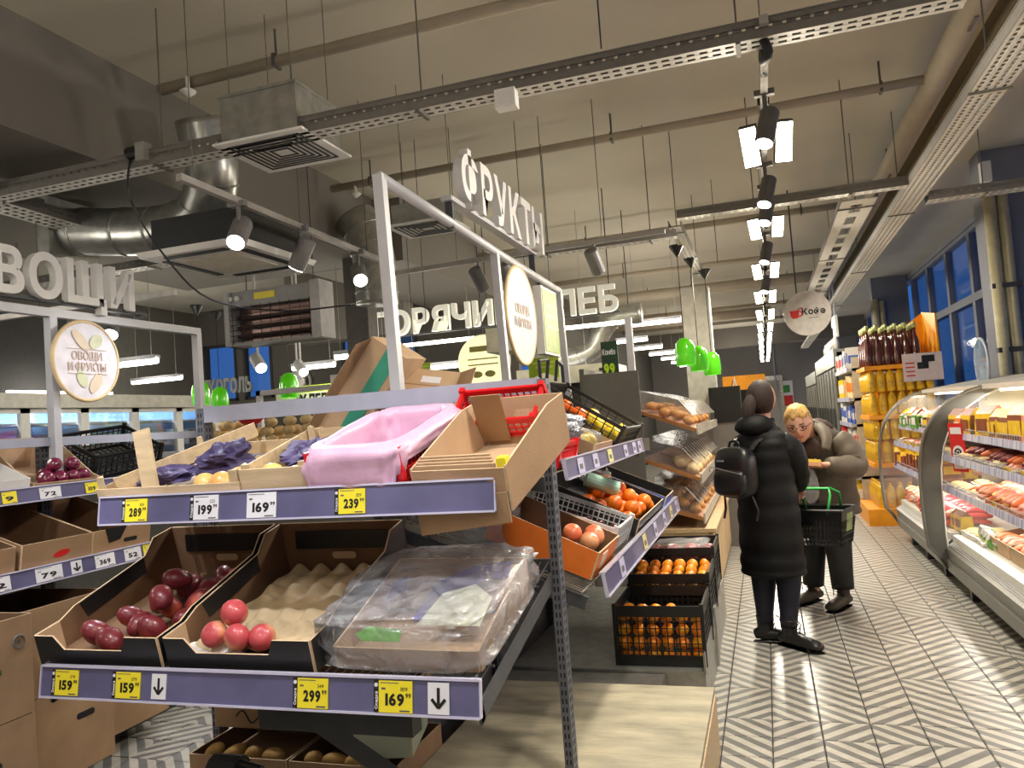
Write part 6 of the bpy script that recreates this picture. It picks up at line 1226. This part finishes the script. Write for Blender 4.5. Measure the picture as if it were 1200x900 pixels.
for k in range(24):
    nm = ('pale_box', 'purple_box', 'purple_box', 'teal_box', 'teal_box', 'pale_box')[k // 4]; o = FP[nm].copy(); COL.objects.link(o); o.location = (-7.45, fy0 + .15 + k * .172, 1.6 + .02 * (k % 2)); tag(o, '%s inside the glowing freezers, %s along the row' % (nm.replace('_', ' '), ordw(k + 1)), 'box', '%ses in the freezers' % nm.replace('_', ' '))
# dark cupboards on the left wall
for k in range(5):
    t = thing('wall_panel', 'dark grey wall panel above the freezers, %s along the hall' % ordn[k], 'panel', (-9.9, 4.0 + k * 1.3, 2.3)); MB().box((0, 0, 0), (.04, 1.22, 1.3)).build('board', mat('panel_grey_%d' % (k % 2), ((96, 94, 86), (62, 60, 58))[k % 2], .4), t); MB().box((.04, .02, 0), (.06, .06, 1.3)).build('edge_strip', DKGREY, t)
# ------------------------------------------------------------------ people
from mathutils import noise as _nz
SKIN = mat('skin', (212, 160, 136), .5, var=.06, scale=12); COATB = mat('black_coat_fabric', (9, 9, 10), .6, spec=.25, var=.25, scale=14, bump=.25, bscale=24); COATO = mat('olive_coat_fabric', (92, 82, 68), .6, var=.12, scale=10, bump=.25, bscale=24); OLIN = mat('olive_coat_lining', (58, 42, 36), .8, var=.2)
HAIRD = mat('dark_brown_hair', (44, 30, 24), .7, var=.35, scale=40, stretch=(3, 3, .4), bump=.6, bscale=60); HAIRB = mat('blond_hair', (196, 158, 92), .5, var=.3, scale=50, col2=(120, 84, 48), thr=.62); LEGN = mat('navy_leggings', (16, 17, 34), .7, var=.2); TROU = mat('black_trousers', (18, 17, 18), .7, var=.2); BOOT = mat('black_boot', (22, 21, 21), .4, var=.3); BOOTB = mat('brown_boot', (58, 48, 36), .6, var=.25); PACK = mat('black_backpack', (14, 14, 15), .35, var=.3)
def loft(b, rings, n=26, mi=0, per=5, puffs=0, amp=.05, right=(1, 0, 0), caps=True):
    """rings (centre, half width, half depth); section planes follow the path, width axis along RIGHT"""
    pts = catmull([r[0] for r in rings], per); aa = catmull([(r[1], r[2], 0) for r in rings], per); k = len(pts); vs = []; fs = []
    for i, p in enumerate(pts):
        d = (pts[min(i + 1, k - 1)] - pts[max(i - 1, 0)]).normalized(); rt_ = Vector(right); rt_ = (rt_ - d * rt_.dot(d)).normalized(); fw = d.cross(rt_)
        s = 1 + (amp * (abs(math.sin(PI * puffs * i / (k - 1))) ** .55 - .75) if puffs else 0)
        for j in range(n): a = 2 * PI * j / n; vs.append(p + rt_ * math.cos(a) * aa[i].x * s + fw * math.sin(a) * aa[i].y * s)
    for i in range(k - 1):
        for j in range(n): fs.append((i * n + j, i * n + (j + 1) % n, (i + 1) * n + (j + 1) % n, (i + 1) * n + j))
    if caps: fs += [tuple(reversed(range(n))), tuple(range((k - 1) * n, k * n))]
    b.add(vs, fs, mi); return b
def hand(b, wrist, out, up, side, curl=1.1, sc=1.0):
    """palm and five fingers: OUT along the hand, UP is the back of the hand, SIDE towards the thumb"""
    w0 = Vector(wrist); out = Vector(out).normalized(); up = Vector(up); up = (up - out * up.dot(out)).normalized(); sd = Vector(side); sd = (sd - out * sd.dot(out) - up * sd.dot(up)).normalized()
    loft(b, [(w0 - out * .04, .026 * sc, .02 * sc), (w0, .027 * sc, .02 * sc), (w0 + out * .04 * sc, .04 * sc, .018 * sc), (w0 + out * .085 * sc, .042 * sc, .015 * sc), (w0 + out * .098 * sc, .03 * sc, .01 * sc)], 14, right=sd, per=3)
    for k, (o, L) in enumerate(((.031, .068), (.0105, .078), (-.0105, .073), (-.031, .056))):
        p = w0 + out * .085 * sc + sd * o * sc; pts = [p - out * .02]; a = .1
        for q in (.42, .32, .26):
            pts.append(pts[-1] if False else p); a += curl * .55; p = p + (out * math.cos(a) - up * math.sin(a)) * L * q * sc
        pts.append(p); b.tube(pts, [.0095 * sc, .0095 * sc, .009 * sc, .0085 * sc, .0065 * sc], 8)
    p = w0 + out * .03 * sc + sd * .03 * sc; q1 = p + (sd * .6 + out * .7 - up * .3).normalized() * .035 * sc; q2 = q1 + (out * .8 - up * .6 + sd * .1).normalized() * .03 * sc; b.tube([p - sd * .015, p, q1, q2], [.012 * sc, .012 * sc, .010 * sc, .008 * sc], 8)
def head(b, c, rx, ry, rz, M):
    c = Vector(c)
    def fn(p):
        q = Vector(p); f = max(0, -q.y)   # face looks along -y
        if q.z < 0: q.x *= 1 + .22 * q.z; q.y *= 1 + (.1 * q.z if q.y > 0 else 0)
        e = math.exp(-((p.x / .16) ** 2 + ((p.z + .1) / .22) ** 2)) * f; q.y -= .20 * e
        for s in (-1, 1): q.y += .09 * f * math.exp(-(((p.x - s * .36) / .17) ** 2 + ((p.z - .08) / .12) ** 2))
        q.y -= .06 * f * math.exp(-((p.x / .25) ** 2 + ((p.z + .52) / .09) ** 2)) - .05 * f * math.exp(-((p.x / .3) ** 2 + ((p.z + .42) / .04) ** 2)); q.y -= .08 * f * math.exp(-((p.x / .3) ** 2 + ((p.z + .8) / .16) ** 2))
        v = Vector((q.x * rx, q.y * ry, q.z * rz)); v = M @ v; return Vector((v.x / rx, v.y / ry, v.z / rz))
    b.ball(c, (rx, ry, rz), 32, 24, fn=fn)
    for s in (-1, 1):
        e = M @ Vector((s * rx * .97, ry * .1, -rz * .02)); b.ball(c + e, (.014, .02, .03), 8, 6)
def body(t, b, m, voxel=.007):
    o = b.build('body', m, t, True); md = o.modifiers.new('r', 'REMESH'); md.mode = 'VOXEL'; md.voxel_size = voxel; md.use_smooth_shade = True
    sm = o.modifiers.new('s', 'SMOOTH'); sm.factor = .5; sm.iterations = 2
    dg = bpy.context.evaluated_depsgraph_get(); dg.update(); me = bpy.data.meshes.new_from_object(o.evaluated_get(dg)); o.modifiers.clear(); old = o.data; o.data = me; me.name = 'body'; bpy.data.meshes.remove(old); return o
def boot(t, ankle, heading, m, L=.27, sole=(20, 20, 20), top=.2, label=None):
    hx, hy = heading; n_ = math.hypot(hx, hy); d = Vector((hx / n_, hy / n_, 0)); r = Vector((d.y, -d.x, 0)); a = Vector(ankle); b = MB()
    loft(b, [(a - d * .07 + V(0, 0, .045), .036, .03), (a - d * .03 + V(0, 0, .055), .042, .042), (a + d * .05 + V(0, 0, .05), .045, .042), (a + d * (L - .1) + V(0, 0, .042), .05, .034), (a + d * (L - .05) + V(0, 0, .036), .042, .026), (a + d * (L - .03) + V(0, 0, .03), .02, .012)], 16, right=r)
    loft(b, [(a + V(0, 0, .05), .044, .055), (a + V(0, 0, .12), .044, .052), (a + V(0, 0, top), .054, .058)], 16, right=r); o = b.build('boot', m, t, True)
    s = MB(); pts = []
    for q, w_ in ((-.085, .022), (-.07, .036), (0, .045), (.08, .048), (L - .09, .053), (L - .04, .035), (L - .025, .012)): pts.append((q, w_))
    poly = [(q, w_) for q, w_ in pts] + [(q, -w_) for q, w_ in reversed(pts)]; s.slab(poly[::-1], a, d, r, .022); s.build('sole', mat('boot_sole', sole, .7), o)
    l = MB()
    for k in range(4): q = a + d * (.06 - k * .004) + V(0, 0, .09 + k * .025); l.bar(q - r * .03, q + r * .03, .006, .006)
    l.tube([a + d * .07 + V(0, 0, .17), a + d * .11 + r * .02 + V(0, 0, .16), a + d * .1 + r * .03 + V(0, 0, .1)], .004, 5); l.build('lace', mat('lace', (40, 38, 36), .7), o); return o
# ---- woman in black with her back half turned
F = Vector((.62, .78, 0)).normalized(); Rt = Vector((F.y, -F.x, 0)); B0 = Vector((-.035, 5.4, 0))
t = thing('person', 'person in a long black puffer coat with a black backpack holding a shopping basket', 'person', B0)
def Lc(p): return Vector(p) - B0
b = MB(); Mh = Matrix.Rotation(math.atan2(F.x, -F.y), 3, 'Z') @ Matrix.Rotation(R(10), 3, 'X')
HC = Lc((-.012, 5.43, 1.585)); head(b, HC, .078, .095, .115, Mh)
loft(b, [(Lc((-.03, 5.41, 1.36)), .06, .055), (Lc((-.02, 5.42, 1.5)), .052, .055)], 14, right=Rt)
loft(b, [(Lc((-.04, 5.4, .8)), .15, .1), (Lc((-.04, 5.4, 1.05)), .13, .09), (Lc((-.04, 5.4, 1.25)), .16, .095), (Lc((-.035, 5.4, 1.38)), .08, .06)], 18, right=Rt)
RW = Lc((.165, 5.57, .985)); LW = Lc((.05, 5.78, 1.08))
b.tube(catmull([Lc((.10, 5.33, 1.33)), Lc((.16, 5.39, 1.12)), RW], 4), [.045, .045, .042, .04, .038, .034, .03, .027, .026], 12)
b.tube(catmull([Lc((-.18, 5.5, 1.33)), Lc((-.17, 5.62, 1.1)), LW], 4), [.045, .045, .042, .04, .038, .034, .03, .027, .026], 12)
hand(b, RW, (.12, .75, -.35), (.35, .1, .9), (-.9, .2, .3), 1.5); hand(b, LW, (.6, .6, .1), (0, 0, 1), (-.6, .6, 0), .9)
for x, y, ax, ay in ((-.1, 5.44, -.115, 5.44), (.055, 5.37, .03, 5.345)): b.tube(catmull([Lc((x * .8 - .01, y, .9)), Lc((x, y, .48)), Lc((ax, ay, .08))], 4), [.09, .085, .075, .066, .058, .055, .05, .044, .042], 14)
body(t, b, SKIN)
for x, y, ax, ay in ((-.1, 5.44, -.115, 5.44), (.055, 5.37, .03, 5.345)):
    b = MB(); b.tube(catmull([Lc((x, y, .7)), Lc((x, y, .46)), Lc(((x + ax) / 2 - .0, (y + ay) / 2, .28)), Lc((ax, ay, .12))], 4), [.09, .088, .086, .084, .082, .079, .075, .07, .066, .06, .055, .053, .052], 16); b.build('leggings', LEGN, t, True)
boot(t, Lc((-.115, 5.44, 0)), (1, -.12), BOOT, top=.17); boot(t, Lc((.03, 5.345, 0)), (.72, -.62), BOOT, top=.17)
b = MB(); cc = lambda z, dx=0, dy=0: Lc((-.035 + dx, 5.4 + dy, z))
loft(b, [(cc(.452), .212, .18), (cc(.5), .215, .182), (cc(.62), .212, .178), (cc(.8), .21, .172), (cc(.95), .205, .165), (cc(1.1), .2, .155), (cc(1.22), .205, .15), (cc(1.31), .2, .135), (cc(1.37), .155, .115), (cc(1.42), .095, .095), (cc(1.46), .085, .09)], 40, right=Rt, puffs=11, amp=.075, caps=False); co = b.build('coat', COATB, t, True)
for pts, nm in (([Lc((.06, 5.345, 1.325)), Lc((.125, 5.345, 1.25)), Lc((.165, 5.39, 1.12)), Lc((.17, 5.46, 1.05)), Lc((.166, 5.55, .995))], 'sleeve'), ([Lc((-.13, 5.47, 1.325)), Lc((-.19, 5.53, 1.24)), Lc((-.19, 5.6, 1.1)), Lc((-.09, 5.7, 1.07)), Lc((.03, 5.77, 1.08))], 'sleeve')):
    b = MB(); loft(b, [(p, (.06, .088, .076, .067, .052)[i], (.06, .088, .076, .067, .052)[i]) for i, p in enumerate(pts)], 20, right=Rt, puffs=6, amp=.09); b.build(nm, COATB, t, True)
b = MB(); b.ball(Lc((-.075, 5.335, 1.415)), (.125, .1, .075), 20, 12, fn=lambda p: p * (1 + .05 * math.sin(p.x * 9) * math.sin(p.z * 7))); b.build('hood', COATB, co, True)
b = MB(); b.ball(HC - F * .014 + V(0, 0, .012), (.094, .112, .12), 26, 18, fn=lambda p: (p if (p.x * F.x + p.y * F.y) < .35 or p.z > .55 else p * .8)); b.build('hair', HAIRD, t, True)
b = MB(); b.tube(catmull([Lc((-.045, 5.38, 1.62)), Lc((-.075, 5.355, 1.585)), Lc((-.1, 5.335, 1.53)), Lc((-.115, 5.325, 1.47)), Lc((-.12, 5.32, 1.4))], 4), [.024, .03, .036, .04, .043, .045, .046, .046, .045, .043, .04, .036, .03, .024, .018, .012, .006], 12); b.build('ponytail', HAIRD, t, True)
bp_ = MB(); bc_ = B0 - F * .23 + Vector((-.03, -.01, 1.13)); Mb = Matrix.Translation(bc_ - B0) @ Matrix.Rotation(math.atan2(F.x, -F.y), 4, 'Z'); bp_.T = Mb
e_ = lambda v, p: math.copysign(abs(v) ** p, v)
bp_.ball((0, 0, 0), (.145, .075, .165), 28, 16, fn=lambda p: Vector((e_(p.x, .55), e_(p.y, .7), e_(p.z, .55)))); bk_o = bp_.build('backpack', PACK, t, True)
b = MB(); b.T = Mb; b.ball((0, .055, -.06), (.125, .05, .085), 22, 12, fn=lambda p: Vector((e_(p.x, .5), e_(p.y, .7), e_(p.z, .5)))); b.build('front_pocket', PACK, bk_o, True)
b = MB(); b.T = Mb; b.bar((-.115, .1, .0), (.12, .105, .045), .004, .006); b.tube([(.115, .105, .045), (.12, .11, .03), (.12, .11, .01)], .004, 5); b.build('zipper', mat('zip_steel', (176, 176, 180), .3, .6), bk_o)
b = MB(); b.T = Mb; b.box((.02, .085, .075), (.075, .09, .085)); b.build('name_plate', MATS['zip_steel'], bk_o)
b = MB(); b.T = Mb; b.tube(catmull([(-.04, 0, .15), (-.03, .0, .195), (.03, 0, .195), (.04, 0, .15)], 4), .008, 6); b.build('top_handle', PACK, bk_o)
for s in (-1, 1): b = MB(); b.T = Mb; b.tube(catmull([(s * .08, -.06, .14), (s * .1, -.14, .2), (s * .11, -.26, .16), (s * .12, -.3, .02)], 4), .014, 6); b.build('strap', PACK, bk_o); b = MB(); b.T = Mb; b.tube([(s * .11, 0, -.15), (s * .13, -.02, -.24), (s * .13, 0, -.3)], .008, 5); b.build('strap_tail', PACK, bk_o)
# ---- shopping basket
bk = thing('shopping_basket', 'black shopping basket with green handles hanging from the hand of the person in black', 'basket', (.275, 5.73, .585), (0, 0, R(-22)))
lo_, hi_ = (.18, .125), (.215, .15); H_ = .235
def bskt(z): k = z / H_; return (lo_[0] + (hi_[0] - lo_[0]) * k, lo_[1] + (hi_[1] - lo_[1]) * k)
b = MB(); b.box((-.18, -.125, 0), (.18, .125, .006)); b.build('base', BLACK, bk)
for s, ax in ((-1, 'x'), (1, 'x'), (-1, 'y'), (1, 'y')):
    b = MB(); n_ = 15 if ax == 'y' else 11
    for i in range(n_ + 1):
        u = -1 + 2 * i / n_
        p0 = Vector((s * lo_[0], u * lo_[1], 0)) if ax == 'x' else Vector((u * lo_[0], s * lo_[1], 0)); p1 = Vector((s * hi_[0], u * hi_[1], H_)) if ax == 'x' else Vector((u * hi_[0], s * hi_[1], H_)); b.bar(p0, p0.lerp(p1, .72), .009, .006)
    p = [(s * lo_[0], -lo_[1], 0), (s * lo_[0], lo_[1], 0), (s * hi_[0], hi_[1], H_), (s * hi_[0], -hi_[1], H_)] if ax == 'x' else [(-lo_[0], s * lo_[1], 0), (lo_[0], s * lo_[1], 0), (hi_[0], s * hi_[1], H_), (-hi_[0], s * hi_[1], H_)]
    P4 = [Vector(q) for q in p]; A, B_, C_, D_ = P4; k0 = .58; b.add([A.lerp(D_, k0), B_.lerp(C_, k0), C_, D_, A.lerp(D_, k0) * .985, B_.lerp(C_, k0) * .985, C_ * .985, D_ * .985], [(0, 1, 2, 3), (7, 6, 5, 4), (0, 4, 5, 1), (2, 6, 7, 3), (1, 5, 6, 2), (3, 7, 4, 0)])
    for k1 in (.12, .3, .45): b.bar(A.lerp(D_, k1), B_.lerp(C_, k1), .006, .008)
    b.build('side', BLACK, bk)
b = MB(); b.tube([(-hi_[0], -hi_[1], H_), (hi_[0], -hi_[1], H_), (hi_[0], hi_[1], H_), (-hi_[0], hi_[1], H_)], .011, 8, closed=True); b.build('rim', BLACK, bk)
b = MB(); b.slab([(-.06, 0), (.06, 0), (.06, .12), (-.06, .12)], (.195, .02, .09), (0, 1, 0), (.12, 0, 1), .003); b.build('label_card', mat('pale_green_card', (150, 170, 110), .6, var=.2, scale=30), bk)
for s in (-1, 1): MB().tube([(-.12, s * .145, H_ - .02), (-.13, s * .09, H_ + .1), (-.1, s * .014, H_ + .135), (.1, s * .014, H_ + .135), (.13, s * .09, H_ + .1), (.12, s * .145, H_ - .02)], .009, 8).build('handle', GREENB, bk, True)
# ---- person in olive coat
F = Vector((-.42, -.9, 0)).normalized(); Rt = Vector((.9, -.42, 0)).normalized(); B0 = Vector((.38, 6.45, 0))
t = thing('person', 'person with short blond hair and glasses in an olive puffer coat bending over a packet', 'person', B0)
b = MB(); HC = Lc((.222, 6.03, 1.385)); Mh = Matrix.Rotation(R(-8), 3, 'Z') @ Matrix.Rotation(R(18), 3, 'X') @ Matrix.Rotation(R(-5), 3, 'Y')
head(b, HC, .088, .104, .132, Mh)
loft(b, [(Lc((.33, 6.23, 1.27)), .065, .06), (Lc((.25, 6.1, 1.34)), .056, .058)], 14, right=Rt)
loft(b, [(Lc((.40, 6.44, .8)), .15, .11), (Lc((.39, 6.4, 1.02)), .14, .1), (Lc((.365, 6.3, 1.18)), .16, .1), (Lc((.32, 6.21, 1.29)), .07, .06)], 18, right=Rt)
RW = Lc((.375, 5.94, 1.095)); LW = Lc((.14, 5.97, 1.12))
b.tube(catmull([Lc((.5, 6.2, 1.25)), Lc((.575, 6.13, 1.05)), RW], 4), [.045, .045, .042, .04, .038, .034, .03, .027, .026], 12); b.tube(catmull([Lc((.2, 6.3, 1.25)), Lc((.08, 6.22, 1.05)), LW], 4), [.045, .045, .042, .04, .038, .034, .03, .027, .026], 12)
hand(b, RW, (-.95, -.1, .05), (.1, -.25, -.9), (0, -.9, .3), .8, 1.05); hand(b, LW, (.6, -.7, .05), (-.2, -.2, .9), (-.5, -.5, .3), .8)
LG = ((.27, 6.52, .245, 6.555), (.44, 6.42, .445, 6.385))
for x, y, ax, ay in LG: b.tube(catmull([Lc((x, y, .85)), Lc((x, y, .46)), Lc((ax, ay, .08))], 4), [.095, .09, .08, .07, .062, .056, .05, .045, .043], 14)
body(t, b, SKIN)
for x, y, ax, ay in LG: b = MB(); b.tube(catmull([Lc((x, y, .85)), Lc((x, y, .5)), Lc(((x + ax) / 2, (y + ay) / 2, .3)), Lc((ax, ay, .13))], 4), [.115, .112, .108, .105, .1, .096, .093, .09, .087, .084, .082, .08, .078], 16); b.build('trouser_leg', TROU, t, True)
boot(t, Lc((.245, 6.555, 0)), (-.6, -.75), BOOTB, .28, (30, 26, 22), .19); boot(t, Lc((.445, 6.385, 0)), (-.45, -.8), BOOTB, .28, (30, 26, 22), .19)
b = MB(); loft(b, [(Lc((.405, 6.44, .69)), .225, .19), (Lc((.405, 6.44, .76)), .222, .188), (Lc((.40, 6.43, .92)), .212, .175), (Lc((.39, 6.39, 1.06)), .21, .165), (Lc((.368, 6.31, 1.18)), .205, .15), (Lc((.33, 6.22, 1.28)), .165, .13), (Lc((.28, 6.13, 1.33)), .1, .1)], 40, right=Rt, puffs=7, amp=.085, caps=False); co = b.build('coat', COATO, t, True)
for pts in ([Lc((.47, 6.2, 1.26)), Lc((.55, 6.17, 1.17)), Lc((.58, 6.12, 1.065)), Lc((.5, 6.02, 1.07)), Lc((.385, 5.945, 1.092))], [Lc((.22, 6.3, 1.26)), Lc((.12, 6.27, 1.15)), Lc((.075, 6.2, 1.05)), Lc((.1, 6.08, 1.08)), Lc((.14, 5.98, 1.115))]):
    b = MB(); loft(b, [(p, (.09, .1, .088, .08, .056)[i], (.09, .1, .088, .08, .056)[i]) for i, p in enumerate(pts)], 20, right=(.3, -.3, .9), puffs=5, amp=.1); b.build('sleeve', COATO, t, True)
b = MB(); b.ball(Lc((.345, 6.21, 1.345)), (.12, .1, .075), 22, 14, fn=lambda p: p * (1 + .06 * math.sin(p.x * 9) * math.sin(p.z * 7 + 1))); b.build('hood', OLIN, co, True)
b = MB(); loft(b, [(Lc((.385, 6.0, 1.2)), .03, .02), (Lc((.4, 6.04, 1.27)), .04, .025), (Lc((.38, 6.1, 1.34)), .045, .03), (Lc((.33, 6.17, 1.38)), .04, .03)], 14, right=(.6, .5, .5)); b.build('collar', COATO, co, True)
b = MB(); b.ball(Lc((.3, 6.1, 1.2)), (.085, .06, .085), 16, 10); b.build('dark_jumper', OLIN, t, True)
b = MB(); b.slab([(-.02, 0), (.02, 0), (.02, .5), (-.02, .5)], Lc((.31, 6.27, .72)), (.9, -.42, 0), (-.05, -.12, 1), -.006); b.build('zip_band', OLIN, co)
def hf(p):
    q = Vector(p) * (1 + .05 * _nz.noise(Vector(p) * 3) + .06 * abs(_nz.noise(Vector((p.x * 11, p.y * 3, p.z * 3))))); fr = .36 + .12 * math.sin(p.x * 9) + .08 * math.sin(p.x * 23); return q if (q.y > -.12 or q.z > fr) else q * .82
b = MB(); b.ball((0, 0, 0), (1, 1, 1), 48, 32, fn=hf); b.v = [tuple(HC + Mh @ Vector((v[0] * .096, .012 + v[1] * .108, .022 + v[2] * .135))) for v in b.v]; b.build('hair', HAIRB, t, True)
b = MB(); b.ball((0, 0, 0), (1, 1, 1), 22, 14, fn=lambda p: p if (p.y > .1 and p.z < .45) else p * .75); b.v = [tuple(HC + Mh @ Vector((v[0] * .099, .014 + v[1] * .11, .016 + v[2] * .125))) for v in b.v]; b.build('hair_back', HAIRD, t, True)
g = MB()
for s in (-1, 1):
    g.tube([HC + Mh @ Vector((s * .034 + .026 * math.cos(a), -.107 + .012 * abs(math.cos(a)), .008 + .018 * math.sin(a))) for a in [2 * PI * i / 14 for i in range(14)]], .0026, 6, closed=True); g.tube([HC + Mh @ Vector((s * .06, -.098, .012)), HC + Mh @ Vector((s * .088, -.02, .012))], .0028, 6)
g.tube([HC + Mh @ Vector((-.009, -.11, .012)), HC + Mh @ Vector((.009, -.11, .012))], .0025, 6); g.build('glasses', mat('glasses_frame', (70, 30, 32), .3), t)
e = MB()
for s in (-1, 1): e.ball(HC + Mh @ Vector((s * .033, -.083, .008)), .011, 10, 8)
e.build('eyes', mat('eye', (60, 46, 40), .2), t); e = MB()
for s in (-1, 1): e.bar(HC + Mh @ Vector((s * .018, -.1, .034)), HC + Mh @ Vector((s * .05, -.088, .036)), .006, .005)
e.build('eyebrows', HAIRD, t); e = MB(); e.tube(catmull([HC + Mh @ Vector((-.026, -.09, -.062)), HC + Mh @ Vector((0, -.1, -.059)), HC + Mh @ Vector((.026, -.09, -.062))], 4), .0055, 8); e.build('lips', mat('lips', (170, 88, 84), .45), t, True)
# things they hold
o = thing('food_packet', 'yellow and brown flat food packet held by the person in the olive coat', 'packet', (.255, 5.9, 1.105), (R(-12), R(6), R(-8))); MB().box((-.09, -.06, -.014), (.09, .06, .014)).build('tray', mat('packet_brown', (206, 150, 110), .5), o); MB().box((-.085, -.055, .0145), (.085, .055, .035)).build('yellow_film', mat('packet_yellow', (222, 196, 60), .4, var=.25, scale=30), o)
from mathutils import noise as _nz
b = MB(); b.ball((0, 0, 0), (1, 1, 1), 22, 16, fn=lambda p: Vector((p.x * (1 + .25 * _nz.noise(p * 3)), p.y * (1 + .25 * _nz.noise(p * 3 + V(5, 0, 0))), p.z))); b.v = [(v[0] * .055, v[1] * .045, v[2] * .13) for v in b.v]; o = b.build('plastic_bag', WRAP, None, True); o.location = (.26, 5.93, .955); tag(o, 'clear plastic produce bag hanging below the food packet', 'plastic bag')
# ------------------------------------------------------------------ drop the prototypes the copies were made from
for o in list(bpy.data.objects):
    if o.parent is None and o.type == 'MESH' and o.location.z < -40: bpy.data.objects.remove(o)
bpy.context.view_layer.update()
